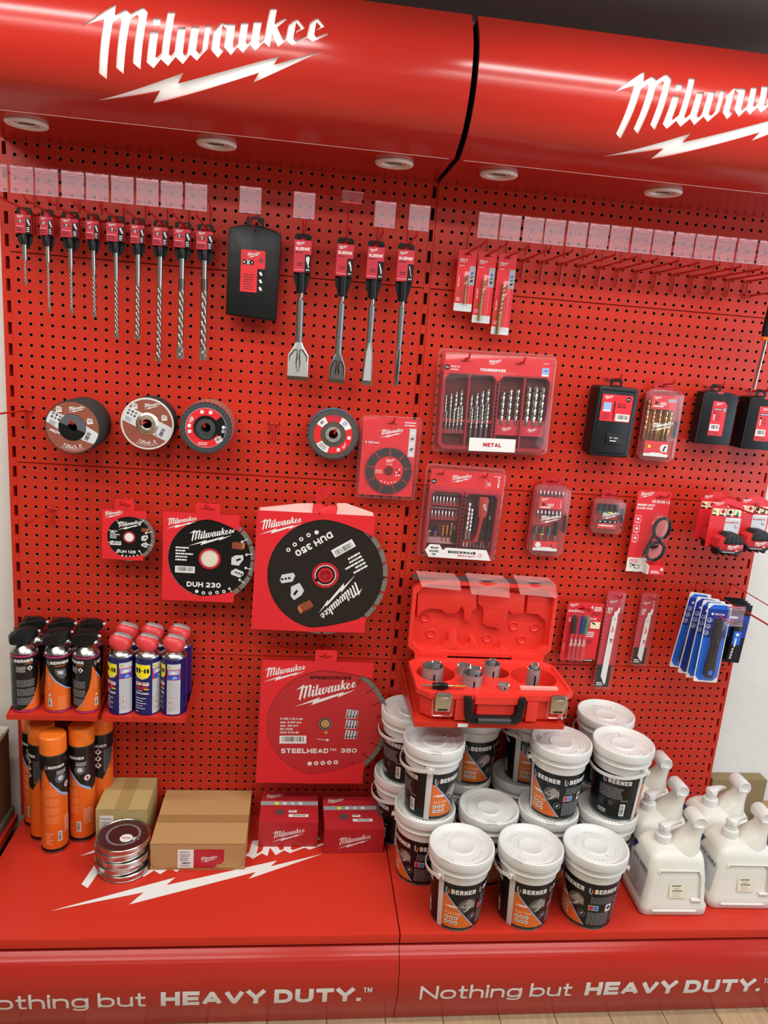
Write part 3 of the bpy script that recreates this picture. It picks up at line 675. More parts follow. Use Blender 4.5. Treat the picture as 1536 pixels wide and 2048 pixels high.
# ------------------------------------------------------------------ chisels
def make_chisel(k, x, hw, label):
    t = thing('chisel', label, 'chisel', (x, -.058, .5985), (rad(1), rad([-.4, .4, 0, -.3][k]), 0), 'long chisels on black hangers')
    wd = .040; h = wd / 2; yc = 0
    out = [(-.0115, -.1225), (-.0095, -.126), (.0095, -.126), (.0115, -.1225), (.0135, -.112), (h - .002, -.098), (h, -.088), (h, .0025), (h - .006, .0075), (-h + .006, .0075), (-h, .0025), (-h, -.088), (-h + .002, -.098), (-.0135, -.112)]
    hole = [(-.0135, -.007), (.0135, -.007), (.011, -.0025), (.004, -.0015), (.0025, .003), (-.0025, .003), (-.004, -.0015), (-.011, -.0025)]
    v, f = fill2d([out, hole], .0012); b = MB(); b.add([(p[0], yc - p[2], p[1]) for p in v], f, BLK)
    b.lathe([(.0088, -.1265), (.0094, -.118), (.0094, -.082), (.0075, -.079)], BLK, 18, Matrix.Translation((0, yc - .006, 0)), True, True); b.build('carrier', t, smooth=30)
    b = MB(); b.box(-h, h, yc - .0125, yc - .0013, -.080, -.0075, CRIM); lb = b.build('label_card', t, smooth=0)
    s = Sheet(at_y(yc - .0126)); s.rect(.006, h, -.080, -.0395, PBLK, 1); s.rect(-h + .002, .004, -.0745, -.0738, WHT, 2); s.logo(-.006, -.0155, .021, WHT, 2); s.text('SLEDGE', -.0175, -.0305, .0068, WHT, 2, w=.033, bold=.24, shear=.1)
    s.lines(-.0175, -.034, .02, 1, .004, mat('print_maroon'), 2, .6, 1); s.lines(-.012, -.058, .016, 2, .0045, mat('print_maroon'), 2, .5, 2)
    s.poly([[(.0085, -.045), (.0155, -.043), (.0165, -.051), (.0145, -.062), (.0165, -.068), (.0145, -.069), (.0125, -.062), (.0085, -.052)], [(.0085, -.048), (.0125, -.045), (.0155, -.052), (.0175, -.067), (.0155, -.068), (.0130, -.056)], [(.0085, -.045), (.0105, -.044), (.0160, -.060), (.0165, -.069), (.0145, -.067), (.0120, -.056)], [(.0085, -.045), (.0105, -.044), (.0155, -.066), (.0165, -.069), (.0145, -.067), (.0120, -.056)]][k], WHT, 2)
    s.text('21 28 30 28'.split()[k] if 0 else 'SDS', .013, -.0755, .0035, WHT, 2, al='c', bold=.2); s.build('print', lb)
    b = MB(); M = Matrix.Translation((0, yc - .006, 0)); b.M = M
    cyl(b, 0, 0, -.083, -.100, .0052, STLB); cyl(b, 0, 0, -.126, -.137, .0058, STL, r2=.0052); cyl(b, 0, 0, -.137, -.143, .0052, STL, r2=.0085)
    G = mat('chisel_grey', '#8b8a88', .38, metal=.9); GB = mat('chisel_pale', '#c5c6c4', .45, metal=.6)
    def ell(z, rx, ry, e=2, n=20): return [(rx * math.copysign(abs(cos(2 * PI * j / n)) ** (2 / e), cos(2 * PI * j / n)), ry * math.copysign(abs(sin(2 * PI * j / n)) ** (2 / e), sin(2 * PI * j / n)), z) for j in range(n)]
    zt = -.332
    if k < 2:
        hw_ = hw / 2; z1 = [-.2415, -.2615][k]
        b.loops([ell(-.143, .0085, .0085), ell(z1 + .010, .0085, .0085), ell(z1, .0092, .0078)], G)
        b.loops([ell(z1, .0092, .0078), ell(z1 - .012, .0140, .0066, 4), ell(z1 - .030, hw_, .0052, 8), ell(zt + .012, hw_, .0042, 12), ell(zt + .010, hw_, .0040, 12)], GB if k == 0 else G)
        b.loops([ell(zt + .010, hw_, .0040, 12), ell(zt, hw_, .0008, 12)], STLD)
        for sgn in (-1, 1):   # raised ribs / dark grooves
            b.tube([(sgn * .003, -.0068, z1 - .016), (sgn * .003, -.0062, z1 - .038), (sgn * .0045, -.0052, z1 - .048), (sgn * .002, -.0045, zt + .02)], [.0006, .0013, .0012, .0004], BLKG, 6)
            b.tube([(sgn * .004, -.0072, z1 - .016), (sgn * .010, -.0066, z1 - .018), (sgn * (hw_ - .004), -.0054, z1 - .033), (sgn * (hw_ - .004), -.0050, z1 - .045 if k == 0 else zt + .013)], [.0006, .0012, .0012, .0005], BLKG, 6)
    elif k == 2:
        b.loops([ell(-.143, .0082, .0082), ell(-.212, .0078, .0078), ell(-.226, .0070, .0074), ell(-.250, .0095, .0066, 5), ell(zt + .008, .0130, .0044, 9), ell(zt, .0130, .0008, 9)], G)
        b.loops([[(x_, -.0078, z_) for x_, z_ in ((-.001, -.228), (-.006, -.252), (-.0098, zt + .012), (.0098, zt + .012), (.0060, -.252), (.001, -.228))], [(x_, -.0040, z_) for x_, z_ in ((-.001, -.228), (-.006, -.252), (-.0098, zt + .012), (.0098, zt + .012), (.0060, -.252), (.001, -.228))]], GB)
    else:
        b.loops([ell(-.137, .0078, .0078), ell(-.222, .0072, .0072), ell(-.236, .0055, .0062), ell(-.250, .0070, .0070, 5), ell(zt + .010, .0050, .0050, 4), ell(zt, .0015, .0015)], G)
        b.tube([(0, -.0072, -.238), (-.0005, -.0066, -.29), (0, -.0052, zt + .012)], [.0006, .0015, .0005], BLKG, 6)
    b.build('blade', t, smooth=30); return t
make_chisel(0, .6885, .0500, 'widest chisel, a pale flat spade blade, left of the other chisels')
make_chisel(1, .7885, .0390, 'dark ribbed spade chisel, second of the four from the left')
make_chisel(2, .8610, .0260, 'narrow flat chisel, third of the four, left of the pointed one')
make_chisel(3, .9330, .0140, 'slim pointed chisel, rightmost of the four beside the centre post')

# ------------------------------------------------------------------ red drill cards of the right bay
for k, (x, zb, dz0, dz1, r, lab) in enumerate([(1.0865, .4625, .547, .492, .0028, 'shortest red blister card with a small metal drill, leftmost of the three'), (1.1355, .4380, .543, .455, .0036, 'middle red blister card with a metal drill, overlapping its neighbours'), (1.1865, .4140, .533, .427, .0048, 'longest red blister card with a thick metal drill, rightmost of the three')]):
    t = thing('drill_blister_card', lab, 'drill bit', (x, -.045, .6), (0, rad(.4), 0), 'red blister cards with a metal drill')
    z0 = zb - .6; v, f = fill2d([rrect(-.0225, .0225, z0, .006, .002), [(-.009, -.005), (.009, -.005), (.009, -.002), (.003, -.001), (.002, .002), (-.002, .002), (-.003, -.001), (-.009, -.002)]], .0004)
    b = MB(); b.add([(p[0], -p[2], p[1]) for p in v], f, CRED); cd = b.build('backing_card', t, smooth=0)
    s = Sheet(at_y(-.0006)); s.rect(-.0225, .0225, z0, z0 + .0185, LGRY, 1, .002); s.text('INOX', -.018, z0 + .0035, .0035, WHT, 2, bold=.22); s.text('METAL', .002, z0 + .0035, .0035, WHT, 2, bold=.22); s.rect(.008, .0225, -.075, -.030, GRY, 1)
    s.text('HSS-G', -.018, -.0185, .0045, WHT, 2, bold=.22, w=.019); s.text('COBALT', -.018, -.0225, .003, WHT, 2, w=.016); s.lines(-.018, -.030, .014, 1, .003, WHT, 2, .4, 2)
    s.text('RED COBALT', -.0145, z0 + .058, .0030, WHT, 2, rot=90, bold=.2); s.lines(-.0185, z0 + .032, .011, 3, .0032, WHT, 2, .4, 2); s.poly([(-.018, z0 + .041), (-.012, z0 + .037), (-.0095, z0 + .045), (-.014, z0 + .050)], GOLD, 2)
    for i, c in enumerate((BLU, DGRY, PBLK)): s.poly([(.0115, -.045 - i * .009), (.019, -.043 - i * .009), (.0185, -.048 - i * .009), (.012, -.050 - i * .009)], c, 2)
    s.build('print', cd)
    b = MB(); M = Matrix.Translation((-.001 if k else .002, -.0065, 0)) @ Matrix.Rotation(rad(2 * (k > 0)), 4, 'Y'); b.M = M; mm = mat('cobalt_steel', '#a98f5e', .28, metal=1)
    a0, a1 = dz0 - .6, dz1 - .6 - .012
    cyl(b, 0, 0, a1, a1 + .05 if k else a1 + .03, r, mm); flutes(b, a1 + (.05 if k else .03), a0, r, mm, 3.2, depth=.4); b.build('drill', t)
    b = MB(); b.slab(rrect(-.010, .012, z0 + .020, a0 + .010, .004), -.0135, -.0008, CLR, bev=.003); b.build('blister', t)
# ------------------------------------------------------------------ stacks of round discs on their hooks
RX90 = Matrix.Rotation(PI / 2, 4, 'X')     # local z -> -y (towards the room)
def annulus(b, r0, r1, y0, y1, m, n=64, bev=.0006):
    b.lathe([(r0, y0), (r1 - bev, y0), (r1, y0 + bev), (r1, y1 - bev), (r1 - bev, y1), (r0, y1), (r0, y0)], m, n, RX90)
def print_125(s, size, ring):
    R0 = .0600 if not ring else .0585
    s.ring(0, 0, .012, R0, BRN, 1, 64)
    k0 = len(s.P)   # slanted pale band
    band = [p for p in circ(0, 0, R0, 80) if abs(p[1] + .000) < .0185]
    L_ = sorted([p for p in band if p[0] < 0], key=lambda p: -p[1]); R_ = sorted([p for p in band if p[0] > 0], key=lambda p: p[1])
    s.poly(L_ + [(-.0215, -.0185), (-.0215, .0185)], LGRY, 2); s.poly([(.0215, .0185), (.0215, -.0185)] + R_, LGRY, 2)
    s.barcode(.033, -.0165, .0145, .026, 3, rot=True, bg=False)
    for i in range(3):
        for j in range(2): s.disc(-.051 + i * .0085, .011 - j * .008, .0026, PBLK if (i + j) % 2 else DGRY, 3, 8)
    s.lines(-.052, -.006, .018, 3, .0035, DGRY, 3, .4, 3); s.lines(.026, -.0125, .006, 2, .0035, DGRY, 3, .4, 3)
    s.xform(0, 0, -24, 1, k0)
    s.ring(0, 0, .0112, .0315 if not ring else .026, PBLK, 3, 48); s.ring(0, 0, .0112, .0308 if not ring else .024, DGRY, 4, 30, -20, 160)
    s.ring(0, 0, .0112, .0308 if not ring else .024, GRY, 4, 40, 195, 315) if 0 else None
    s.logo(.010, .0435, .038, WHT, 3)
    for sx, sz, rr in ((-.030, .041, 10), (.0395, .017, 15)):
        k1 = len(s.P); s.poly([(-.007, -.006), (.006, -.007), (.007, .004), (-.002, .008), (-.006, .004)], WHT, 3)
        for q in range(4): s.rect(-.004 + q * .0025, -.003 + q * .0025, -.003, .005, PBLK, 4)
        s.xform(sx, sz, rr, 1, k1)
    if not ring: s.text('PRO+', -.052, -.011, .0068, WHT, 5, bold=.24, shear=.2, rot=-18, ext=.8)
    k1 = len(s.P)
    for i, ch in enumerate(size):
        a = rad(-117 + i * 8.6); s.text(ch, .0465 * cos(a), .0465 * sin(a) - .004, .0085, WHT, 3, al='c', rot=math.degrees(a) + 90, bold=.15)
    for i in range(11):
        a = rad(-118 + i * 5.5); s.rect(.0535 * cos(a) - .0012, .0535 * cos(a) + .0012, .0535 * sin(a) - .001, .0535 * sin(a) + .001, LGRY, 3)
def place_discs(n, x, z, y0, th, maker_back, maker_front, sp):
    for k in range(n):
        y = y0 - k * sp
        o = maker_front() if k == n - 1 else maker_back(k)
        o.location = (x + random.uniform(-.0003, .0003), y, z + random.uniform(-.0004, .0003))
# stack 1: 125 x 3.0 cutting discs
_c = {}
def cut_disc(kind, front, label, th, group):
    t = thing('cutting_disc', label, 'grinding disc', group=group); b = MB()
    annulus(b, .0115, .0628, 0, th - .0002, ABR, 72); b.build('abrasive_disc', t)
    return t
def c1b(k):
    if 'a' not in _c: _c['a'] = cut_disc(0, 0, 'plain dark edge of a thin cutting disc behind the printed 125x3,0 disc', .0031, 'thin cutting discs stacked behind the printed front one'); return _c['a']
    return copy_tree(_c['a'])
def c1f():
    t = cut_disc(0, 1, 'front cutting disc with brown label reading 125x3,0, on the deepest dark stack', .0031, None)
    s = Sheet(lambda u, v, d: (u, -.0031 - d, v)); print_125(s, '125x3,0', False); s.build('label', t)
    b = MB(); annulus(b, .0105, .0125, -.0002, .0035, mat('hub_metal', '#5a5552', .4, metal=1), 32); b.build('hub_ring', t); return t
hkx = [(.171, .1270), (.332, .140), (.474, .141), (.787, .140)]
place_discs(33, .1735, .1225, -.0030, .0031, c1b, c1f, .0031)
def c2b(k):
    if 'b' not in _c:
        _c['b'] = cut_disc(0, 0, 'dark thick grinding disc behind the printed 125x6,0 disc', .006, 'thick grinding discs stacked behind the printed front one'); return _c['b']
    return copy_tree(_c['b'])
def c2f():
    t = thing('cutting_disc', 'front grinding disc with white rim, metal hub and brown label reading 125x6,0', 'grinding disc'); b = MB()
    annulus(b, .0115, .0622, 0, .0058, ABR, 72); annulus(b, .0115, .0628, .0052, .0062, mat('disc_pale_rim', '#cfcbc6', .5), 72); b.build('abrasive_disc', t)
    s = Sheet(lambda u, v, d: (u, -.0062 - d, v)); print_125(s, '125x6,0', True); s.build('label', t)
    b = MB(); b.lathe([(.0275, .0064), (.0262, .0078), (.0235, .0085), (.020, .0125), (.013, .0135), (.0112, .0125), (.0112, .002)], mat('pressed_hub', '#c9bfae', .33, metal=.9, noise=.1, nscale=200), 40, RX90); b.build('hub', t); return t
place_discs(9, .3365, .1375, -.0080, .0062, c2b, c2f, .0066)
# stack 3 and 4: flap discs
def flap_disc(label, c_edge, c_back, front, group=None, hubm=None, R=.0625):
    t = thing('flap_disc', label, 'grinding disc', group=group); b = MB(); n = 72
    # overlapping flaps make a saw-tooth rim
    def rim(r, y, s_): return [((r + (.0012 if j % 2 else 0)) * cos(2 * PI * (j + s_) / n), y, (r + (.0012 if j % 2 else 0)) * sin(2 * PI * (j + s_) / n)) for j in range(n)]
    b.loops([rim(.034, 0, 0), rim(R - .001, 0, 0), rim(R, -.002, .5), rim(R, -.0115, 1.5), rim(R - .0012, -.0125, 1.7)], c_edge, False, False); b.build('flaps', t, smooth=20)
    b = MB(); b.lathe([(.0112, .004), (.022, .004), (.0235, .0105), (.045, .0112), (R - .002, .0118), (R - .0018, .0128), (.043, .0132), (.0285, .0128)] + ([(.024, .010), (.014, .0095), (.0112, .0095), (.0112, .004)] if not front else [(.024, .0135), (.0112, .0135), (.0112, .004)]), c_back, 64, RX90); b.build('backing_plate', t)
    return t
FLR = mat('flap_red', '#a2584a', .8, noise=.35, nscale=400, bump=.4, bscale=600); FLB = mat('flap_blue', '#4c6580', .8, noise=.3, nscale=400, bump=.4, bscale=600)
GLS = mat('backing_glassfibre', '#35393d', .55, noise=.3, nscale=150); GLT = mat('backing_taupe', '#4a443c', .6, noise=.15, nscale=200)
def f3b(k):
    if 'c' not in _c: _c['c'] = flap_disc('rough red edge of a flap disc behind the front red flap disc', FLR, GLS, False, 'red flap discs stacked behind the front one'); return _c['c']
    return copy_tree(_c['c'])
def f3f():
    t = flap_disc('front red flap disc with red and dark label around a black hub', FLR, GLS, True)
    s = Sheet(lambda u, v, d: (u, -.0134 - d, v)); s.ring(0, 0, .030, .0475, CRED, 1, 60, 40, 330); s.ring(0, 0, .030, .0475, PBLK, 1, 30, -30, 40); s.ring(0, 0, .0475, .0482, LGRY, 1, 60)
    for a in (75, 105, 150, 175, 195): s.poly([(.0395 * cos(rad(a)) + q[0], .0395 * sin(rad(a)) + q[1]) for q in ((-.0045, -.004), (.0035, -.0045), (.0045, .003), (-.003, .0045))], WHT, 2)
    s.logo(-.035, .018, .018, WHT, 2, rot=60); s.lines(-.018, -.036, .026, 2, .004, WHT, 2, .4, 2); k = len(s.P); s.barcode(-.008, -.006, .016, .013, 2); s.xform(.031, -.027, 28, 1, k); s.disc(.0415, .004, .004, WHT, 2); s.rect(.037, .045, -.010, -.002, GRY, 2)
    for a in range(0, 360, 10): s.poly([(.0485 * cos(rad(a)), .0485 * sin(rad(a))), (.0595 * cos(rad(a + 9)), .0595 * sin(rad(a + 9))), (.0595 * cos(rad(a + 10.5)), .0595 * sin(rad(a + 10.5))), (.0485 * cos(rad(a + 1.5)), .0485 * sin(rad(a + 1.5)))], DGRY, 1)
    s.build('label', t)
    b = MB(); b.lathe([(.0292, .0136), (.0285, .0158), (.024, .0150), (.019, .0105), (.0118, .0095), (.0115, .003)], BLK, 48, RX90); b.build('hub', t); return t
place_discs(6, .4785, .1395, -.0040, .0135, f3b, f3f, .0148)
def f4b(k):
    if 'd' not in _c: _c['d'] = flap_disc('blue edge of a flap disc behind the front blue flap disc', FLB, GLT, False, 'blue flap discs stacked behind the front one', R=.0632); return _c['d']
    return copy_tree(_c['d'])
def f4f():
    t = flap_disc('front blue edged flap disc with red and white label and grey hub', FLB, GLT, True, R=.0632)
    s = Sheet(lambda u, v, d: (u, -.0134 - d, v)); s.ring(0, 0, .032, .0485, CRED, 1, 72)
    for a0, a1 in ((22, 65), (118, 150), (212, 255)): s.ring(0, 0, .032, .0485, WHT, 2, 16, a0, a1)
    s.ring(0, 0, .032, .0485, CRIM, 2, 16, 72, 112)
    k = len(s.P); s.barcode(-.006, -.006, .012, .012, 3, bg=False); s.xform(-.029, .028, 45, 1, k)
    for a, r_ in ((240, 0), (225, 0), (45, 0)):
        k = len(s.P); s.lines(-.006, .005, .012, 3, .004, BLU if a == 45 else DGRY, 3, .45, a); s.xform(.040 * cos(rad(a)), .040 * sin(rad(a)), a - 90 if a < 180 else a + 90, 1, k)
    s.logo(.030, -.027, .018, WHT, 3, rot=60)
    for a in (-8, -68): s.poly([(.0405 * cos(rad(a)) + q[0], .0405 * sin(rad(a)) + q[1]) for q in ((-.0045, -.004), (.0035, -.0045), (.0045, .003), (-.003, .0045))], WHT, 3)
    s.build('label', t)
    b = MB(); b.lathe([(.0195, .0136), (.0190, .0146), (.0118, .0146), (.0112, .0136), (.0112, .004)], mat('hub_grey', '#b9b8b2', .4, metal=.6), 40, RX90)
    for a in range(0, 360, 60): b.lathe([(.0001, .0148), (.0012, .0148)], PBLK, 8, Matrix.Translation((.0152 * cos(rad(a)), 0, .0152 * sin(rad(a)))) @ RX90)
    b.build('hub', t); return t
place_discs(3, .7870, .1375, -.0040, .0135, f4b, f4f, .0150)
for (x, z), L_, w in zip(hkx, (.125, .150, .135, .085), ('deep 125x3,0 disc stack', '125x6,0 disc stack', 'red flap disc stack', 'blue flap disc stack')):
    h = plain_hook(x, z, 'red hook whose tip pokes out of the ' + w, 'hooks inside the disc stacks', L=L_, rz=2)

# ------------------------------------------------------------------ diamond blades in cardboard sleeves
def blade(b, s, cx, cz, R, y, slots, dark=BLADE, seg=SEG, segw=.013, hub=.011):
    """y: back of the blade"""
    b.lathe([(hub, 0), (R - segw, 0), (R - segw, .002), (hub, .002), (hub, 0)], dark, 96, Matrix.Translation((cx, y, cz)) @ RX90)
    for k in range(slots):
        a0 = 360 / slots * k + 1.1; a1 = 360 / slots * (k + 1) - 1.1
        A = circ(cx, cz, R, 8, a0, a1); B = circ(cx, cz, R - segw, 8, a0, a1)[::-1]
        b.slab(A + B, y - .0024, y + .0004, seg)
def hangtab(x, z0, w, h, r=.006): return [(x + w / 2, z0)] + [(x + w / 2 - r + r * cos(rad(a)), z0 + h - r + r * sin(rad(a))) for a in (0, 30, 60, 90)] + [(x - w / 2 + r - r * sin(rad(a)), z0 + h - r + r * cos(rad(a))) for a in (0, 30, 60, 90)] + [(x - w / 2, z0)]
def euro(x, z, w=.03): return [(x - w / 2, z - .0015), (x + w / 2, z - .0015), (x + w / 2, z + .0025), (x + w * .15, z + .0025), (x + w * .1, z + .006), (x - w * .1, z + .006), (x - w * .15, z + .0025), (x - w / 2, z + .0025)]
def window(cx, cz, R, xr, ztop, zbot):
    """open-sided window: circle on the left, flaring to the right edge xr between ztop and zbot"""
    P = []
    for a in range(95, 266, 9): P.append((cx + R * cos(rad(a)), cz + R * sin(rad(a))))
    return P
def sleeve(t, x0, x1, z0, z1, cx, cz, R, zt, zb, y, tabx, tabw, tabh, bow=.0, base=None):
    a = window(cx, cz, R, x1, zt, zb)
    top = a[0]; bot = a[-1]
    ease = lambda p, q, n=9: [(p[0] + (q[0] - p[0]) * k / n, p[1] + (q[1] - p[1]) * (k / n) ** 1.6) for k in range(1, n + 1)]
    out = [(x0 + bow * .6, z1), (x0 - bow, z0), (x0 + (x1 - x0) * .5, z0 - bow * .6), (x1 - .006, z0), (x1 - .005, zb)] + ease(bot, (x1 - .005, zb))[::-1][1:] + a[::-1] + ease(top, (x1, zt)) + [(x1, z1)] + hangtab(tabx, z1, tabw, tabh)
    out = [p for i, p in enumerate(out) if math.dist(p, out[i - 1]) > 1e-5]
    v, f = fill2d([out, euro(tabx, z1 + tabh * .42, tabw * .62)], .0003); b = MB(); b.add([(p[0], y - p[2], p[1]) for p in v], f, CRED)
    bk = [(x0 + bow * .6, z1), (x0 - bow, z0), (x1 - .006, z0), (x1, z1)]
    v, f = fill2d([bk], .0003); b.add([(p[0], y + .006 - p[2], p[1]) for p in v], f, CRED2)
    b.box(x0 - bow * .4, x0 + .0006, y, y + .006, z0, z1, CRED); b.box(x0, x1 - .006, y, y + .006, z0 - .0006, z0, CRED)
    b.build('cardboard_sleeve', t, smooth=0)
def pict(s, kind, x, z, w, l=3, rot=0):
    k = len(s.P)
    if kind == 'brick': s.poly([(-.5, -.25), (.3, -.3), (.3, .2), (-.5, .25)], mat('brick', '#8a4228', .5), l); s.poly([(.3, -.3), (.5, -.15), (.5, .3), (.3, .2)], mat('brick_light', '#b8703c', .5), l); s.poly([(-.5, .25), (.3, .2), (.5, .3), (-.3, .34)], mat('brick_dark', '#5c2415', .5), l)
    elif kind == 'slab': s.poly([(-.5, -.4), (.1, -.45), (.45, .1), (.4, .45), (-.2, .4), (-.5, .2)], LGRY, l); s.poly([(-.1, -.1), (.25, .05), (.2, .2), (-.15, .05)], PBLK, l + 1)
    elif kind == 'block':
        s.poly([(-.5, -.1), (.2, -.35), (.5, -.1), (.5, .15), (-.15, .4), (-.5, .15)], LGRY, l)
        for q in range(3): s.poly([(-.2 + q * .22, .05 - q * .08), (-.05 + q * .22, .0 - q * .08), (-.0 + q * .22, .12 - q * .08), (-.14 + q * .22, .17 - q * .08)], PBLK, l + 1)
    else:
        s.poly([(-.5, -.35), (.4, -.35), (.5, .3), (-.4, .4)], LGRY, l)
        for q in range(4): s.poly([(-.45 + q * .25, -.3), (-.36 + q * .25, -.3), (-.2 + q * .22, .34), (-.28 + q * .22, .34)], DGRY, l + 1); s.disc(-.3 + q * .2, -.2, .07, PBLK, l + 1, 8)
    s.xform(x, z, rot, w, k)
def blade_print(s, R, name, sub, keyh=True):
    """artwork of the dry cutting blades, centre at 0,0"""
    s.logo(-.02 * R / .0625 + .02 * R / .0625, .0335 * R / .0625, R * 1.02, WHT, 1)
    s.lines(-R * .80, R * .26, R * .43, 5, R * .075, WHT, 1, .5, 4, .5); s.barcode(-R * .80, -R * .38, R * .46, R * .165, 1)
    for i, (kd, zz) in enumerate((('brick', .36), ('slab', .0), ('block', -.33))): pict(s, kd, R * .66, R * zz, R * .30, 1)
    s.ring(0, 0, R * .19, R * .26, CRED2, 2, 40); s.ring(0, 0, R * .19, R * .205, WHT, 3, 40)
    s.text(name, -R * .12, -R * .72, R * .125, WHT, 1, al='c', bold=.24, w=R * .80)
    for q in range(5): s.ring(-R * .28 + q * R * .16, -R * (.88 - .03 * (abs(q - 1.5))), R * .02 if q else 0.0001, R * .042, WHT, 1, 12)
t = thing('diamond_blade', 'smallest black diamond blade in a red sleeve, reading DUH 125', 'saw blade', (.2805, -.055, -.079), (0, rad(.6), 0))
b = MB(); cx, cz, R = .0118, -.074, .0625
blade(b, None, cx, cz, R, .0035, 10, segw=.009); b.build('blade', t)
sleeve(t, -.0540, .0530, -.1330, -.004, cx, cz, .0535, -.0245, -.118, 0, .000, .0465, .0270)
s = Sheet(at_y(.0012)); blade_print(s, R * .93, 'DUH 125', None); s.disc(0, 0, R * .19, WHT, 3, 30)
for a in (18, -18, 54, -54, 162, 198, 126, 234): k = len(s.P); s.rect(R * .70, R * .95, -.0008, .0008, WHT, 3); s.disc(R * .69, 0, .0026, WHT, 3, 10); s.xform(0, 0, a, 1, k)
s.xform(cx, cz); s.build('blade_print', t); s = Sheet(at_y(-.0004)); s.logo(-.0265, -.0165, .046, WHT, 1); s.build('sleeve_print', t)
t = thing('diamond_blade', 'middle sized black diamond blade in a red sleeve, reading DUH 230', 'saw blade', (.4930, -.063, -.076), (0, rad(.5), 0))
b = MB(); cx, cz, R = .0005, -.122, .115
blade(b, None, cx, cz, R, .0035, 16, segw=.012); b.build('blade', t)
sleeve(t, -.1165, .0710, -.2370, -.004, cx, cz, .1040, -.0455, -.2060, 0, -.008, .0600, .0270)
s = Sheet(at_y(.0012)); blade_print(s, R * .93, 'DUH 230', None); s.disc(0, 0, R * .17, mat('kraft_pale', '#d9cdb8', .7), 3, 30)
for a in range(-56, 60, 22): k = len(s.P); s.rect(R * .82, R * .95, -.0010, .0010, WHT, 3); s.disc(R * .815, 0, .0034, WHT, 3, 10); s.xform(0, 0, a, 1, k)
s.xform(cx, cz); s.build('blade_print', t); s = Sheet(at_y(-.0004)); s.logo(-.0715, -.0305, .075, WHT, 1); s.build('sleeve_print', t)
# 350 mm, torn sleeve, turned about its centre
t = thing('diamond_blade', 'large black diamond blade in a torn red sleeve, printed DUH 350 upside down', 'saw blade', (.7675, -.066, -.066))
b = MB(); cx, cz, R = .0215, -.1620, .1630
blade(b, None, cx, cz, R, .0040, 24, dark=mat('blade_brown_black', '#1d1715', .4), segw=.012, hub=.0127); b.build('blade', t)
sleeve(t, -.1600, .1400, -.3170, .003, cx, cz, .1500, -.052, -.2720, 0, -.004, .0001, .0001, bow=.004)
b = MB()   # torn hanging tab and opened top flaps
TI = mat('card_inside_pale', '#dfa59c', .7)
b.loops([[(-.155, 0, .003), (-.022, .0, .003), (-.020, .012, .026), (-.060, .016, .022), (-.155, .014, .007)], [(-.155, .0005, .0025), (-.022, .0005, .0025), (-.020, .0125, .0255), (-.060, .0165, .0215), (-.155, .0145, .0065)]], TI)
b.loops([[(.040, 0, .003), (.136, 0, .003), (.134, .010, .010), (.078, .014, .025), (.062, .010, .031), (.040, .012, .029)], [(.040, .0005, .0025), (.136, .0005, .0025), (.134, .0105, .0095), (.078, .0145, .0245), (.062, .0105, .0305), (.040, .0125, .0285)]], TI)
b.loops([[(-.022, 0, .003), (.040, 0, .003), (.042, .004, .022), (.022, .005, .026), (.012, .004, .019), (-.004, .005, .029), (-.020, .004, .022)], [(-.022, .0005, .003), (.040, .0005, .003), (.042, .0045, .022), (.022, .0055, .026), (.012, .0045, .019), (-.004, .0055, .029), (-.020, .0045, .022)]], CRED)
v, f = fill2d([[(-.012, .030), (-.018, .052), (-.006, .068), (.026, .078), (.027, .068), (.015, .050), (.006, .040)], [(-.008, .050), (.0, .052), (.006, .064), (-.003, .062)]], .0003); b.add([(p[0], .004 - p[2] + (p[1] - .03) * -.25, p[1]) for p in v], f, CRED)
b.build('torn_tab', t, smooth=0)
s = Sheet(at_y(.0015)); blade_print(s, R * .82, 'DUH 350', None)
s.P = [p for p in s.P]; s.xform(0, 0, 213, 1); s.ring(0, 0, .0127, .0200, CRED2, 3, 40); s.disc(-.0215, -.0135, .0048, PBLK, 3, 16)
for a in range(-62, 66, 15): k = len(s.P); s.rect(R * .86, R * .965, -.0007, .0007, PBLK, 3); s.xform(0, 0, a, 1, k)
s.xform(cx, cz); s.build('blade_print', t); s = Sheet(at_y(-.0004)); s.logo(-.1000, -.0350, .106, WHT, 1); s.build('sleeve_print', t)
plain_hook(.7840, -.2230, 'red hook carrying the large blade through its bore', 'hooks of the blades', L=.090)
# red blade
t = thing('diamond_blade', 'large red steel cutting blade in a red sleeve, reading STEELHEAD 350', 'saw blade', (.7960, -.066, -.4660))
b = MB(); cx, cz, R = .0180, -.187, .1740
RB = mat('blade_red', '#b4252b', .42); blade(b, None, cx, cz, R, .0040, 18, dark=RB, seg=RB, segw=.004, hub=.0125); b.build('blade', t)
sleeve(t, -.1600, .1380, -.3680, -.0035, cx, cz, .1590, -.050, -.2990, 0, .008, .0580, .0330, bow=.003)
s = Sheet(at_y(.0015)); s.ring(0, 0, R - .013, R + .0004, SEG, 1, 60, -58, 58)
for a in range(-56, 60, 4): s.disc((R - .0085) * cos(rad(a)), (R - .0085) * sin(rad(a)), .0010, PBLK, 2, 6)
for a in range(-56, 60, 16): k = len(s.P); s.rect(R - .030, R, -.0007, .0007, PBLK, 2); s.disc(R - .030, 0, .0018, PBLK, 2, 8); s.xform(0, 0, a, 1, k)
s.text('SPEEDCROSS', -.048, .1320, .0085, PBLK, 1, bold=.2, w=.112, shear=.2); s.logo(-.0030, .0900, .166, WHT, 1)
for q, w_ in enumerate(('Ø 350 x 25,4 mm', 'max. 5.400 rpm', 'max. 100 m/s', 'EN 13236', '4932 4719 86')): s.text(w_.replace('Ø', '0'), -.1220, .0115 - q * .0103, .0062, WHT, 1, bold=.22, ext=.70)
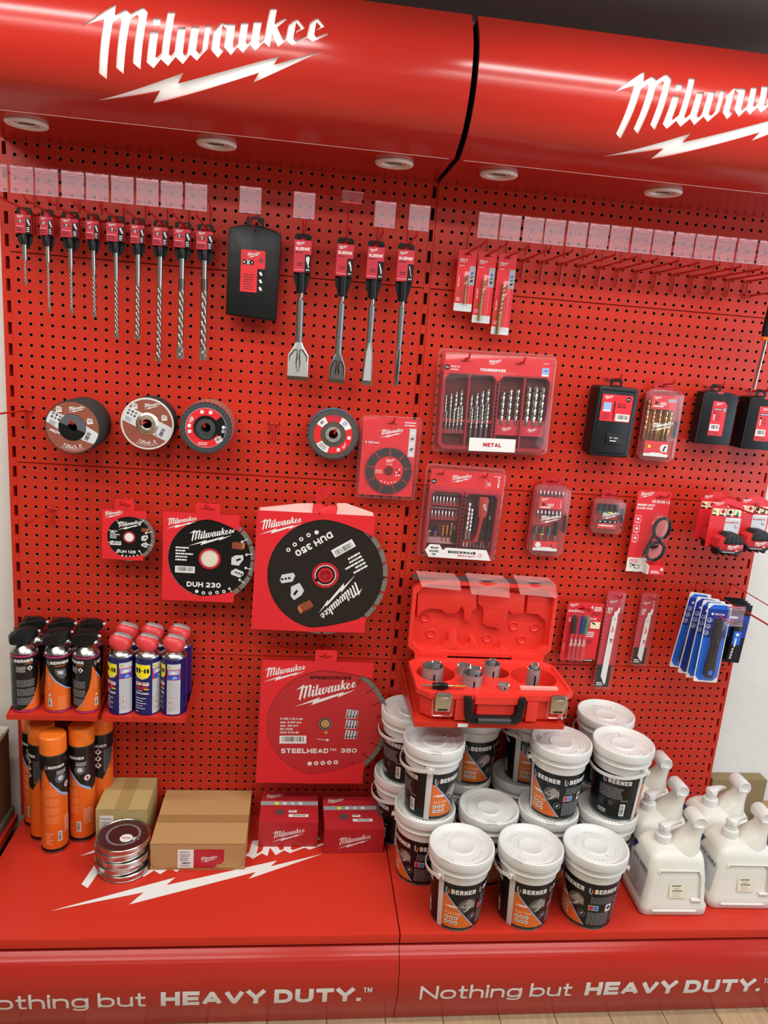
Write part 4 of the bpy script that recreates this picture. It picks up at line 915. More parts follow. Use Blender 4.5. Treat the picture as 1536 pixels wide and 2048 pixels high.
s.barcode(-.1230, -.0600, .0730, .0240, 1); s.text('STEELHEAD', -.1180, -.0895, .0145, WHT, 1, bold=.24, w=.130); s.text('TM', .0150, -.0830, .0080, WHT, 1, w=.018, bold=.2); s.text('350', .0450, -.0880, .0130, WHT, 1, bold=.24, w=.046)
for i, zz in enumerate((.031, .0, -.031)): pict(s, 'bars', .072, zz - .002, .036, 1)
s.ring(0, 0, .0127, .0185, PBLK, 2, 36); s.ring(0, 0, .0160, .0170, LGRY, 3, 36); s.disc(0, 0, .0127, mat('kraft_board', ''), 1, 30); s.disc(.003, -.0265, .0050, mat('kraft_board', ''), 1, 16)
s.poly([(-.020, -.0480), (.005, -.0510), (.006, -.0540), (.014, -.0475), (.004, -.0455), (.004, -.0480), (-.020, -.0455)], WHT, 1); s.poly([(-.018, -.0475), (.005, -.0500), (.005, -.0490), (-.018, -.0465)], RB, 2)
for q in range(5): s.ring(-.038 + q * .018, -.1215 + q * .001, .0025 if q else .0001, .0065, WHT, 1, 14)
s.xform(cx, cz, 1); s.build('blade_print', t); s = Sheet(at_y(-.0004)); s.logo(-.0990, -.0400, .110, WHT, 1); s.build('sleeve_print', t)
for x, z, L_, w in ((.2805, -.066, .10, 'smallest blade sleeve'), (.485, -.062, .11, 'middle blade sleeve'), (.804, -.449, .11, 'red cutting blade sleeve')): plain_hook(x, z, 'red hook through the tab of the ' + w, 'hooks of the blades', L=L_)

# clamshell with a 125 mm disc
t = thing('disc_clamshell', 'red clamshell card with a black slotted 125 mm disc, across the centre post', 'blister pack', (.9325, -.034, .194), (0, rad(.3), 0))
b = MB(); v, f = fill2d([rrect(-.070, .070, -.208, -.007, .004), euro(.003, -.0215, .026)], .0003); b.add([(p[0], -p[2], p[1]) for p in v], f, CRED); cd = b.build('backing_card', t, smooth=0)
s = Sheet(at_y(-.0005)); s.logo(.004, -.045, .060, WHT, 1); s.rect(-.066, -.028, -.0755, -.0675, CRIM, 1); s.text('0 125 mm', -.062, -.074, .0052, WHT, 2, bold=.22, w=.036); s.rect(.050, .067, -.103, -.030, LGRY, 1)
s.lines(.036, -.014, .030, 2, .007, WHT, 1, .4, 2, .1)
for i in range(5): s.poly([(.054, -.041 - i * .0135), (.063, -.038 - i * .0135), (.062, -.045 - i * .0135), (.055, -.047 - i * .0135)], DGRY if i % 2 else WHT, 2)
s.build('print', cd)
b = MB(); cx, cz, R = .0040, -.1420, .0600; b.lathe([(.010, 0), (R, 0), (R, .0016), (.010, .0016), (.010, 0)], ABR, 80, Matrix.Translation((cx, -.003, cz)) @ RX90); dk = b.build('disc', t)
s = Sheet(at_y(-.0048)); s.ring(0, 0, .0105, .0375, CRED, 1, 60); s.ring(0, 0, .0115, .014, CRED2, 2, 30); s.disc(0, 0, .0112, mat('print_maroon'), 1, 24)
for q in range(9):
    k = len(s.P); s.rect(.044, .0595, -.0007, .0007, CRED, 1); s.disc(.0435, 0, .0024, CRED, 1, 10); s.xform(0, 0, 90 + 40 * q, 1, k)
s.logo(.002, .0265, .024, WHT, 2); s.lines(-.034, .0015, .020, 3, .0035, WHT, 2, .35, 1); s.text('CS 125', 0, .0155, .0034, WHT, 2, al='c')
for i in range(6): s.disc(.0205 + (i % 2) * .007, .005 - (i // 2) * .0075, .0022, WHT if i % 3 else PBLK, 2, 8)
for i in range(5): s.poly([(-.020 + i * .009, -.027 - (2 - abs(i - 2)) * .002), (-.015 + i * .009, -.0255 - (2 - abs(i - 2)) * .002), (-.016 + i * .009, -.030 - (2 - abs(i - 2)) * .002)], WHT, 2)
s.xform(cx, cz); s.build('disc_print', t)
b = MB(); b.slab(rrect(-.077, .078, -.2160, -.0005, .007), -.0105, .002, CLR, bev=.003, bb=.001)
for z_ in [-.03 - .0115 * q for q in range(15)]: b.box(.0770, .0790, -.008, -.002, z_, z_ + .006, CLR); b.box(-.078, -.0765, -.008, -.002, z_, z_ + .006, CLR)
b.build('clamshell', t, smooth=40)
plain_hook(.9375, .177, 'red hook through the red clamshell with the 125 mm disc', 'hooks of the clear packs', L=.07, stub=False)
# ------------------------------------------------------------------ packs and cases of the right bay
TR = mat('tray_red', '#9c2428', .4); TRD = mat('tray_deep', '#5c1418', .45); HSS = mat('hss_drill', '#b6b9b0', .25, metal=1)
def clamshell(t, x0, x1, z0, z1, y, c=.006, ribs=True):
    b = MB(); b.slab(rrect(x0, x1, z0, z1, .010), y, -.001, CLR, bev=.006, bb=.001)
    b.loops([[(p[0], -.0025, p[1]) for p in rrect(x0 - .005, x1 + .005, z0 - .005, z1 + .005, .012)], [(p[0], -.0025, p[1]) for p in rrect(x0, x1, z0, z1, .010)]], CLR2, False, False)
    b.build('clamshell', t, smooth=40)
def header(t, out, slots, y=-.004):
    v, f = fill2d([out] + slots, .0003); b = MB(); b.add([(p[0], y - p[2], p[1]) for p in v], f, CRED); return b.build('header_card', t, smooth=0)
def frame(b, x0, x1, z0, z1, w, y0, y1, m, c=.012):
    o = chamf(x0, x1, z0, z1, c); i = chamf(x0 + w, x1 - w, z0 + w, z1 - w, c * .85)
    n = len(o)
    b.add([(p[0], y0, p[1]) for p in o] + [(p[0], y0, p[1]) for p in i] + [(p[0], y1, p[1]) for p in o] + [(p[0], y1, p[1]) for p in i],
          [(j, (j + 1) % n, n + (j + 1) % n, n + j) for j in range(n)] + [(j, 2 * n + j, 2 * n + (j + 1) % n, (j + 1) % n) for j in range(n)] + [(n + j, n + (j + 1) % n, 3 * n + (j + 1) % n, 3 * n + j) for j in range(n)], m)
def small_drill(par, x, y, z0, z1, r, m, shank=.3, turns=None, tilt=0):
    """tip at z1 (top)"""
    b = MB(); h = z1 - z0; cyl(b, 0, 0, 0, h * shank, r, m, 10); flutes(b, h * shank, h, r, m, turns or (h * (1 - shank)) / (r * 6), n=14, depth=.45)
    return b.build('drill_bit', par, loc=(x, y, z0), rot=(0, tilt, 0))
# --- the wide drill set
t = thing('drill_set', 'widest clear and red drill set pack, with a white METAL label', 'drill set', (1.0465, -.012, .3650), (0, rad(-1.1), 0))
W_, H_ = .297, .253
hd = header(t, [(.008, -.070), (.020, -.052), (.134, -.052), (.148, -.070), (.162, -.052), (.276, -.052), (.289, -.070), (.289, -.008), (.008, -.008)], [euro(.062, -.0235, .026), euro(.202, -.0235, .026)], -.030)
s = Sheet(at_y(-.0305)); s.disc(.0150, -.0400, .0070, PBLK, 1, 24); s.text('26x', .0150, -.0418, .0040, WHT, 2, al='c'); s.text('HSS-G', .0245, -.0400, .0048, WHT, 1, bold=.22, w=.022); s.lines(.0245, -.0435, .020, 1, .004, WHT, 1, .6, 1)
s.logo(.1360, -.0215, .034, WHT, 1); s.text('THUNDERWEB', .1320, -.0455, .0072, WHT, 1, al='c', bold=.26, shear=.15, w=.066); s.lines(.262, -.018, .018, 1, .004, WHT, 1, .4, 4); s.rect(.260, .2785, -.046, -.029, LBL, 1); s.poly([(.262, -.033), (.270, -.039), (.277, -.034), (.268, -.036)], NAVY, 2); s.rect(.260, .2785, -.0505, -.046, WHT, 1); s.build('print', hd)
b = MB(); b.box(.008, .289, -.008, -.004, -.244, -.055, TRD)
frame(b, .006, .151, -.246, -.048, .008, -.030, -.004, TR); frame(b, .146, .292, -.246, -.048, .008, -.030, -.004, TR)
for x_ in (.0750, .2190): b.box(x_ - .0022, x_ + .0022, -.029, -.008, -.242, -.056, TR)
for x0, x1, z0, z1 in ((.015, .072, -.178, -.170), (.079, .142, -.178, -.170), (.156, .216, -.206, -.165), (.222, .284, -.206, -.165), (.015, .072, -.207, -.196)): b.box(x0, x1, -.021, -.008, z0, z1, CRIM)
for k in range(16): b.box(.1465, .1505, -.0310, -.0295, -.225 + k * .0100, -.2215 + k * .0100, TRD)
tr = b.build('tray', t, smooth=0)
s = Sheet(at_y(-.0215)); s.logo(.184, -.190, .026, WHT, 1); s.logo(.252, -.190, .026, WHT, 1); s.build('tray_print', tr)
for k in range(4): small_drill(tr, .0200 + k * .0130, -.018, -.170, -.112 + k * .0055, .0029 + .0004 * k, HSS)
for k in range(5): small_drill(tr, .0230 + k * .0098, -.024, -.206, -.150 + k * .0035, .0018 + .0003 * k, HSS)
for k in range(4): small_drill(tr, .0860 + k * .0140, -.018, -.178, -.108 + k * .0060, .0038 + .0004 * k, HSS)
for k in range(4): small_drill(tr, .0890 + k * .0135, -.024, -.214, -.138 + k * .0035, .0028 + .0003 * k, HSS)
for k in range(3): small_drill(tr, .1680 + k * .0190, -.018, -.178, (-.096, -.090, -.086)[k], .0056, HSS, .12)
for k in range(3): small_drill(tr, .2345 + k * .0185, -.018, -.178, -.080, .0066, HSS, .10)
b = MB(); b.box(.086, .208, -.0355, -.0345, -.248, -.214, WHT); lb = b.build('white_label', t, smooth=0); s = Sheet(at_y(-.0356)); s.text('METAL', .147, -.2360, .0105, CRED2, 1, al='c', bold=.26, w=.048); s.build('print', lb)
clamshell(t, .0, W_, -H_, 0, -.0340)
for q in (.062, .202): plain_hook(1.0465 + q, .347, 'red hook through one slot of the wide drill set', 'hooks of the clear packs', L=.08, stub=False)
# --- the bit and screwdriver set
t = thing('bit_set', 'clear and red bit set with screwdriver, labelled SHOCKWAVE', 'bit set', (1.0415, -.012, .0700), (0, rad(1.0), 0))
W_, H_ = .205, .243
hd = header(t, [(.006, -.066), (.018, -.050), (.186, -.050), (.199, -.066), (.199, -.006), (.006, -.006)], [euro(.028, -.0185, .022), euro(.142, -.0185, .022)], -.030)
s = Sheet(at_y(-.0305)); s.disc(.0150, -.0370, .0068, PBLK, 1, 24); s.text('35x', .0150, -.0388, .0040, WHT, 2, al='c', bold=.22); s.logo(.086, -.0250, .054, WHT, 1); s.text('IMPACT', .1895, -.0420, .0056, WHT, 1, bold=.24, rot=90, w=.028); s.lines(.172, -.0120, .020, 1, .003, WHT, 1, .5, 1)
s.rect(.158, .166, -.040, -.030, WHT, 1); s.rect(.1600, .1615, -.040, -.030, CRED, 2); s.rect(.1630, .1645, -.040, -.030, CRED, 2); s.rect(.1540, .1550, -.046, -.024, LGRY, 1); s.rect(.013, .192, -.0600, -.0500, CRIM, 1); s.build('print', hd)
b = MB(); b.box(.006, .199, -.008, -.004, -.234, -.058, TRD); frame(b, .006, .104, -.238, -.056, .008, -.030, -.004, TR, .010); frame(b, .097, .198, -.238, -.056, .008, -.030, -.004, TR, .010)
for k in range(15): b.box(.0985, .1030, -.0310, -.0295, -.225 + k * .0110, -.2195 + k * .0110, TRD)
for z in (-.103, -.141): b.box(.014, .090, -.019, -.008, z, z + .012, TR)
for z in (-.072, -.110): b.box(.014, .090, -.021, -.019, z, z + .003, CLR2)
b.box(.110, .188, -.018, -.008, -.212, -.195, TR); b.box(.014, .092, -.018, -.010, -.206, -.190, mat('tray_clear', '#a87a7c', .4))
tr = b.build('tray', t, smooth=0)
for r_, z in enumerate((-.098, -.136)):
    for k in range(8):
        b = MB(); cyl(b, 0, 0, 0, .008, .0026, STLD, 8); cyl(b, 0, 0, .008, .013, .0018, STLB, 8); cyl(b, 0, 0, .013, .020, .0024, STLB, 8, r2=.0012); b.build('screw_bit', tr, loc=(.0205 + k * .0092, -.019, z))
for x, c in ((.018, YEL), (.036, BLU)):
    b = MB(); cyl(b, 0, 0, .0, .014, .0058, BLK, 16); cyl(b, 0, 0, -.002, .0, .0060, c, 16); cyl(b, 0, 0, -.018, -.002, .0025, STLB, 10); b.build('nut_driver', tr, loc=(x, -.017, -.172))
for k in range(3): small_drill(tr, .0555 + k * .0110, -.018, -.198, -.157 + k * .004, .0019, GOLD, .35)
b = MB(); cyl(b, 0, 0, 0, .034, .0062, BLK, 16); cyl(b, 0, 0, .034, .044, .0030, STLB, 12); b.build('bit_holder', tr, loc=(.086, -.017, -.200))
for x, z1, r in ((.1185, -.092, .0042), (.1275, -.108, .0036)): small_drill(tr, x, -.019, -.190, z1, r, STLB, .28)
b = MB(); b.slab([(.1380, -.196), (.1520, -.196), (.1600, -.130), (.1680, -.118), (.1690, -.078), (.1640, -.070), (.1440, -.070), (.1420, -.078), (.1440, -.118), (.1490, -.132), (.1470, -.175)], -.026, -.010, mat('screwdriver_red', '#a52c22', .4), bev=.003)
b.slab([(.1340, -.170), (.1400, -.170), (.1450, -.125), (.1410, -.115), (.1400, -.078), (.1360, -.078), (.1380, -.120)], -.024, -.010, BLK, bev=.002); b.slab([(.1520, -.202), (.1600, -.196), (.1650, -.135), (.1610, -.130)], -.025, -.010, BLK, bev=.002); dr = b.build('screwdriver_handle', tr)
s = Sheet(at_y(-.0263)); s.logo(.159, -.098, .022, WHT, 1, rot=-80); s.build('print', dr)
b = MB(); cyl(b, 0, 0, -.120, -.070, .0052, BLK); cyl(b, 0, 0, -.132, -.120, .0030, STLB); cyl(b, 0, 0, -.205, -.132, .0048, BLK); b.build('shaft_holder', tr, loc=(.178, -.018, 0))
for k in range(8): b = MB(); cyl(b, 0, 0, 0, .014, .0026, STLB if k < 2 else STLD, 8); b.build('screw_bit', tr, loc=(.1145 + k * .0092, -.0195, -.212))
b = MB(); b.box(.0, .0, 0, 0, 0, 0, WHT) if 0 else None
b.slab([(.020, -.240), (.052, -.240), (.1905, -.2405), (.1760, -.2120), (.066, -.2120), (.060, -.218)], -.0362, -.0350, WHT); b.slab([(.0210, -.238), (.0480, -.238), (.0590, -.2215), (.0480, -.2050), (.0210, -.2050), (.0100, -.2215)], -.0368, -.0350, WHT)
lb = b.build('white_label', t, smooth=0); s = Sheet(at_y(-.0370)); s.text('WEAR', .0345, -.2165, .0056, PBLK, 1, al='c', bold=.22); s.text('GUARD', .0345, -.2255, .0056, PBLK, 1, al='c', bold=.22); s.text('TIP', .0345, -.2345, .0056, PBLK, 1, al='c', bold=.22)
s.text('SHOCKWAVE', .0720, -.2255, .0068, PBLK, 1, bold=.26, w=.075); s.text('IMPACT DUTY', .1000, -.2335, .0044, CRED, 1, bold=.22, w=.047); s.ring(.1590, -.2270, .0042, .0054, CRED, 1, 6); s.build('print', lb)
clamshell(t, .0, W_, -H_, 0, -.0345)
for q in (.030, .144): plain_hook(1.0415 + q, .052, 'red hook through one slot of the bit and screwdriver set', 'hooks of the clear packs', L=.08, stub=False)
# --- black drill case
def edge_lines(b, out, y, r, m): b.tube([(p[0], y, p[1]) for p in out] + [(out[0][0], y, out[0][1])], r, m, 6)
t = thing('drill_case', 'tall black hinged drill case with red label and small size badge', 'case', (1.4525, -.010, .3095), (0, rad(1.0), 0))
b = MB(); b.slab(rrect(0, .1080, -.180, 0, .009), -.060, -.026, BLK, bev=.004); b.slab(rrect(.001, .1070, -.179, -.001, .008), -.027, -.002, mat('case_black_gloss', '#121213', .3), bev=.001)
edge_lines(b, rrect(.010, .098, -.170, -.010, .003), -.0600, .0011, BLKG); b.slab(rrect(.038, .078, -.148, -.118, .004), -.0622, -.059, BLK, bev=.0015); b.build('shell', t)
b = MB(); v, f = fill2d([[(.040, -.002), (.072, -.002), (.072, .018), (.040, .018)], [(.044, .003), (.068, .003), (.064, .011), (.048, .011)]], .001); b.add([(p[0], -.030 - p[2], p[1]) for p in v], f, BLK); b.build('hanger', t, smooth=0)
s = Sheet(at_y(-.0604)); s.rect(.0130, .0945, -.0880, -.0200, CRED, 1, .002); s.logo(.030, -.0275, .024, WHT, 2); s.disc(.0830, -.0300, .0062, PBLK, 2, 24); s.text('25x', .083, -.0315, .0036, WHT, 3, al='c'); s.rect(.0190, .0395, -.0600, -.0405, LBL, 2); s.rect(.0190, .0395, -.0635, -.0600, WHT, 2)
s.poly([(.0470, -.084), (.0495, -.084), (.0500, -.040), (.0480, -.034), (.0465, -.040)], PBLK, 2); s.text('HSS-G', .0560, -.0455, .0044, PBLK, 2, w=.020, bold=.2); s.text('DIN 338', .0560, -.0520, .0044, PBLK, 2, w=.022, bold=.2); s.barcode(.0550, -.0860, .0370, .0180, 2); s.lines(.017, -.070, .024, 4, .0038, mat('print_maroon'), 2, .35, 1)
s.build('label', t); s = Sheet(at_y(-.0624)); s.text('1,0 - 13,0', .058, -.1320, .0042, WHT, 1, al='c', w=.022, bold=.2); s.lines(.049, -.1365, .018, 1, .003, WHT, 1, .9, 1); s.build('badge_print', t)
# --- gold drills and long bit set in clear cases
def clear_case(name, label, cat, loc, w, h, gold):
    t = thing(name, label, cat, loc, (0, rad(.8), 0), None); dp = .040
    b = MB(); b.slab(chamf(.0, w, -h, 0, .012), -.014, -.002, TR, bev=.001)
    for k in range(int(h / .0085) - 2): b.box(-.0015, .001, -.020, -.004, -h + .014 + k * .0085, -h + .0185 + k * .0085, TR)
    tr = b.build('base', t, smooth=30)
    b = MB(); v, f = fill2d([[(w * .22, -.002), (w * .78, -.002), (w * .78, .021), (w * .22, .021)], euro(w * .5, .008, w * .36)], .0006); b.add([(p[0], -.012 - p[2], p[1]) for p in v], f, CRED2); b.build('hanger', t, smooth=0)
    b = MB(); b.box(w - .001, w + .004, -.026, -.012, -h * .66, -h * .42, BLK); b.build('latch', t, smooth=0)
    b = MB(); b.box(w * .14, w * .86, -.0285, -.0278, -h * .27 if gold else -h * .33, -h * .075 if gold else -h * .16, CRED); b.box(w * .14, w * .86, -.0285, -.0278, -h * .94, -h * .72 if gold else -h * .80, CRED)
    ins = b.build('insert_card', t, smooth=0)
    s = Sheet(at_y(-.0288)); top = -h * .075 if gold else -h * .16
    s.logo(w * .30, top - .007, w * .22, WHT, 1); s.rect(w * .60, w * .84, top - .016, top - .008, GRY, 1) if gold else s.text('IMPACT', w * .80, top - .028, .0035, WHT, 1, rot=90, w=.020); s.disc(w * .28, top - .020, .0042, PBLK, 1, 18); s.lines(w * .40, top - .018, w * .2, 2, .0045, WHT, 1, .6, 2); s.rect(w * .2, w * .5, top - .030, top - .027, WHT, 1)
    s.rect(w * .14, w * .86, -h * .94, -h * .90, WHT, 1); s.poly([(w * .30, -h * .90), (w * .36, -h * .885), (w * .66, -h * .885), (w * .72, -h * .90)], WHT, 1)
    if gold: s.poly([(w * .60, -h * .80), (w * .66, -h * .76), (w * .82, -h * .76), (w * .82, -h * .87), (w * .66, -h * .87), (w * .60, -h * .83)], WHT, 1); s.poly([(w * .68, -h * .85), (w * .72, -h * .78), (w * .79, -h * .79), (w * .74, -h * .82), (w * .74, -h * .86)], PBLK, 2); s.disc(w * .28, -h * .80, .004, YEL, 1, 10)
    else: s.poly([(w * .28 + .0085 * cos(rad(a)), -h * .855 + .0085 * sin(rad(a))) for a in range(0, 360, 60)], WHT, 1); s.poly([(w * .64, -h * .88), (w * .66, -h * .83), (w * .70, -h * .84), (w * .69, -h * .88)], STLD, 1)
    s.build('print', ins)
    if gold:
        for k, (fx, r, z1) in enumerate(((.10, .0045, -.16), (.30, .0036, -.24), (.48, .0045, -.27), (.66, .0052, -.26), (.80, .0040, -.30))): small_drill(tr, w * fx, -.020, -h * .70, -h * (.0 - z1), r, GOLD, .25)
        for k in range(6): small_drill(tr, w * (.20 + k * .11), -.0255, -h * .72, -h * .47 - k * .002, .0017, GOLD, .45)
    else:
        for zz, n_, r in ((-.135, 7, .0028), (-.42, 7, .0032)):
            for k in range(n_): b = MB(); cyl(b, 0, 0, 0, .009, r * .8, STLD, 8); cyl(b, 0, 0, .009, .017, r, STLB, 8, r2=r * .5); b.build('screw_bit', tr, loc=(w * (.17 + k * .11), -.020, h * zz - .006))
        for k, (c, hh) in enumerate(((BLK, .02), (YEL, .02), (BLU, .02), (BLK, .034))): b = MB(); cyl(b, 0, 0, 0, hh, .0062, STLD if k < 3 else BLK, 14); cyl(b, 0, 0, -.002, 0, .0064, c, 14); cyl(b, 0, 0, -.022, -.002, .0028, STLB, 10); b.build('nut_driver', tr, loc=(w * (.17 + k * .20), -.020, -h * .70))
    b = MB(); b.slab(chamf(-.001, w + .001, -h - .001, .001, .012), -dp, -.013, CLRC, bev=.004); b.build('lid', t, smooth=40)
    s = Sheet(at_y(-dp - .0003)); s.logo(w * .50, -h * (.50 if gold else .46), w * .62, WHT, 1); s.build('lid_print', t)
    return t
clear_case('drill_set', 'small clear case of gold coloured drills between the black cases', 'drill set', (1.6010, -.008, .3085), .0950, .186, True)
clear_case('bit_set', 'narrow clear case of short bits and nut drivers below the black drill case', 'bit set', (1.3320, -.008, .0375), .0945, .190, False)
t = thing('bit_set', 'smallest square clear case of black nut drivers, left of the safety glasses', 'bit set', (1.4990, -.010, .0100), (0, rad(1.0), 0)); w, h = .084, .092
b = MB(); b.slab(chamf(0, w, -h, 0, .009), -.016, -.002, TR, bev=.001)
for k in range(8): b.box(-.0015, .001, -.022, -.004, -h + .012 + k * .009, -h + .0165 + k * .009, TR)
tr = b.build('base', t, smooth=30)
b = MB(); v, f = fill2d([[(.022, -.001), (.062, -.001), (.062, .022), (.022, .022)], euro(.042, .009, .024)], .0006); b.add([(p[0], -.012 - p[2], p[1]) for p in v], f, CRED2); b.build('hanger', t, smooth=0)
for k in range(4): b = MB(); cyl(b, 0, 0, 0, .020, .0066, BLK, 16); cyl(b, 0, 0, -.004, 0, .0067, (DGRY, GRN, YEL, BLU)[k], 16); b.build('nut_driver', tr, loc=(.018 + k * .016, -.020, -.034))
b = MB(); b.box(.016, .070, -.028, -.0272, -.080, -.066, CRED); b.box(.016, .070, -.0282, -.0272, -.066, -.056, PBLK); ic = b.build('insert_card', t, smooth=0)
s = Sheet(at_y(-.0284)); s.lines(.020, -.070, .046, 1, .005, WHT, 1, .8, 2)
for k in range(4): s.disc(.022 + k * .014, -.061, .0022, WHT, 1, 8)
s.build('print', ic)
b = MB(); b.box(w - .001, w + .004, -.028, -.012, -.062, -.024, BLK); b.build('latch', t, smooth=0)
b = MB(); b.slab(chamf(-.001, w + .001, -h - .001, .001, .009), -.037, -.015, CLRC, bev=.004); b.build('lid', t, smooth=40); s = Sheet(at_y(-.0373)); s.logo(.043, -.042, .048, WHT, 1); s.build('lid_print', t)
# --- two black index cases
for k, (x, z, lb) in enumerate(((1.7445, .3145, 'small black index case with red label, right of the gold drills'), (1.8665, .3100, 'small black index case cut off by the right edge of the picture'))):
    t = thing('drill_case', lb, 'case', (x, -.012, z), (0, rad(1.0), 0)); w, h, yf = .0950, .1370, -.046 - .014 * k
    out = [(0, -h), (w, -h + .001), (w, -.004), (w * .72, .001), (w * .3, .002), (0, -.003)]
    b = MB(); b.slab(out, yf, -.004, BLK, bev=.0025); b.box(-.0004, .0006, yf + .002, yf + .0045, -h + .002, -.006, DGRY); b.build('shell', t)
    b = MB(); v, f = fill2d([[(.024, -.004), (.052, -.004), (.052, .017), (.048, .020), (.028, .020), (.024, .017)], [(.028, .004), (.048, .004), (.042, .012), (.034, .012)]], .001); b.add([(p[0], yf * .6 - p[2], p[1]) for p in v], f, BLK); b.box(.034, .050, yf * .75, yf - .0008, -.004, .0015, CRIM); b.build('hanger', t, smooth=0)
    s = Sheet(at_y(yf - .0004)); s.poly([(.027, -.1130), (.0670, -.1130), (.0670, -.0320), (.0600, -.0230), (.027, -.0230)], CRED, 1); s.poly([(.0605, -.0225), (.0675, -.0315), (.0675, -.0225)], PBLK, 1); s.logo(.0450, -.0300, .0190, WHT, 2); s.rect(.0310, .0555, -.0465, -.0410, PBLK, 2); s.rect(.0325, .0540, -.0448, -.0428, WHT, 3); s.rect(.0585, .0655, -.0490, -.0400, GRY, 2)
    s.rect(.0345, .0375, -.0730, -.0540, LGRY, 2); s.disc(.0360, -.0535, .0030, PBLK, 2, 8); s.lines(.0410, -.0530, .013, 6, .0036, mat('print_maroon'), 2, .35, 2); s.barcode(.0285, -.1000, .0270, .0170, 2); s.lines(.029, -.1035, .034, 2, .0045, mat('print_maroon'), 2, .4, 3); s.build('label', t)
# --- safety glasses on a card
t = thing('safety_glasses_pack', 'red card with black framed clear safety glasses in a blister', 'safety glasses', (1.6185, -.030, .0395), (0, rad(.5), 0))
v, f = fill2d([rrect(0, .0950, -.2300, 0, .008), euro(.0640, -.0190, .026)], .0004); b = MB(); b.add([(p[0], -p[2], p[1]) for p in v], f, CRED)
s = Sheet(at_y(-.0006)); cd = b.build('backing_card', t, smooth=0)
s.poly([(.0005, -.2295), (.0550, -.2295), (.0480, -.2080), (.0560, -.1900), (.0005, -.1900)], WHT, 1); s.logo(.0260, -.0120, .040, WHT, 1)
for i in range(3): s.rect(.044 + i * .013, .054 + i * .013, -.0335, -.0255, WHT, 1, .002); s.rect(.0465 + i * .013, .0515 + i * .013, -.0325, -.0305, CRED, 2); s.rect(.0465 + i * .013, .0515 + i * .013, -.0285, -.0265, CRED, 2)
s.text('CE', .0835, -.0335, .0075, WHT, 1, w=.011); s.text('PREMIUM SAFETY', .0030, -.0435, .0058, WHT, 1, bold=.24, shear=.15, w=.050); s.text('GLASSES CLEAR', .0030, -.0525, .0058, WHT, 1, bold=.24, shear=.15, w=.045)
for i in range(3): z = -.080 - i * .027; s.ring(.0135, z, .0098, .0108, WHT, 1, 4) if 0 else s.fill([[(.004, z - .009), (.0205, z - .009), (.0205, z + .009), (.004, z + .009)], [(.005, z - .008), (.0195, z - .008), (.0195, z + .008), (.005, z + .008)]], WHT, 1); s.disc(.0122, z, .004, WHT, 1, 6); s.rect(.007, .0175, z - .0125, z - .011, WHT, 1)
s.lines(.006, -.194, .030, 3, .004, CRED, 2, .5, 2); 
s.fill([[(.008, -.206), (.022, -.209), (.036, -.2105), (.040, -.216), (.034, -.221), (.024, -.220), (.020, -.213), (.017, -.212), (.015, -.217), (.010, -.217)], [(.0095, -.208), (.0165, -.2105), (.0145, -.2155), (.0105, -.2155)], [(.0225, -.2105), (.035, -.212), (.0385, -.216), (.033, -.2195), (.025, -.2185)]], PBLK, 2)
s.build('print', cd)
b = MB()   # goggle frame: two loops side by side standing upright
def lens_loop(cx, cz, rx, rz, rot, n=26): return [(cx + (rx * cos(2 * PI * k / n)) * cos(rot) - (rz * sin(2 * PI * k / n)) * sin(rot), -.024 - .010 * cos(2 * PI * k / n), cz + (rx * cos(2 * PI * k / n)) * sin(rot) + (rz * sin(2 * PI * k / n)) * cos(rot)) for k in range(n + 1)]
l1 = lens_loop(.0720, -.0980, .0165, .0290, rad(-12)); l2 = lens_loop(.0640, -.1620, .0165, .0270, rad(-32))
b.tube(l1, .0046, BLK, 10); b.tube(l2, .0046, BLK, 10); b.tube([(.0600, -.026, -.120), (.0680, -.032, -.129), (.0740, -.030, -.138)], .0036, BLK); b.tube([(.056, -.020, -.112), (.050, -.016, -.135), (.042, -.010, -.165), (.038, -.008, -.182)], [.004, .0035, .003, .002], BLK)
b.slab([(.046, -.147), (.066, -.143), (.064, -.150), (.047, -.154)], -.036, -.026, BLKG, bev=.002); gl = b.build('glasses_frame', t)
b = MB()
for L_, cx, cz in ((l1, .072, -.098), (l2, .064, -.162)): b.add([(cx, -.030, cz)] + L_[:-1], [(0, 1 + k, 1 + (k + 1) % 26) for k in range(26)], clear('clear_lens', '#ffffff', .12, .03))
b.build('lens', gl)
b = MB(); b.slab([(.030, -.181), (.024, -.170), (.028, -.120), (.040, -.072), (.055, -.058), (.082, -.062), (.096, -.085), (.096, -.120), (.085, -.165), (.074, -.188), (.055, -.195), (.034, -.192)], -.034, -.001, CLR, bev=.010, steps=3); b.build('blister', t)
b = MB(); b.loops([[(.050, 0, -.197), (.094, 0, -.197), (.094, 0, -.232), (.050, 0, -.232)], [(.050, -.034, -.202), (.094, -.034, -.202), (.094, -.034, -.226), (.050, -.034, -.226)]], CRED); b.loops([[(.0485, 0, -.199), (.0500, 0, -.197), (.0500, 0, -.232), (.0485, 0, -.230)], [(.046, -.030, -.203), (.0495, -.0345, -.202), (.0495, -.0345, -.226), (.046, -.030, -.226)]], WHT); fb = b.build('lens_cloth_box', t, smooth=0)
s = Sheet(at_y(-.0343)); s.disc(.0860, -.2105, .0040, WHT, 1, 16); s.lines(.056, -.215, .026, 2, .0045, WHT, 1, .6, 3); s.build('print', fb)
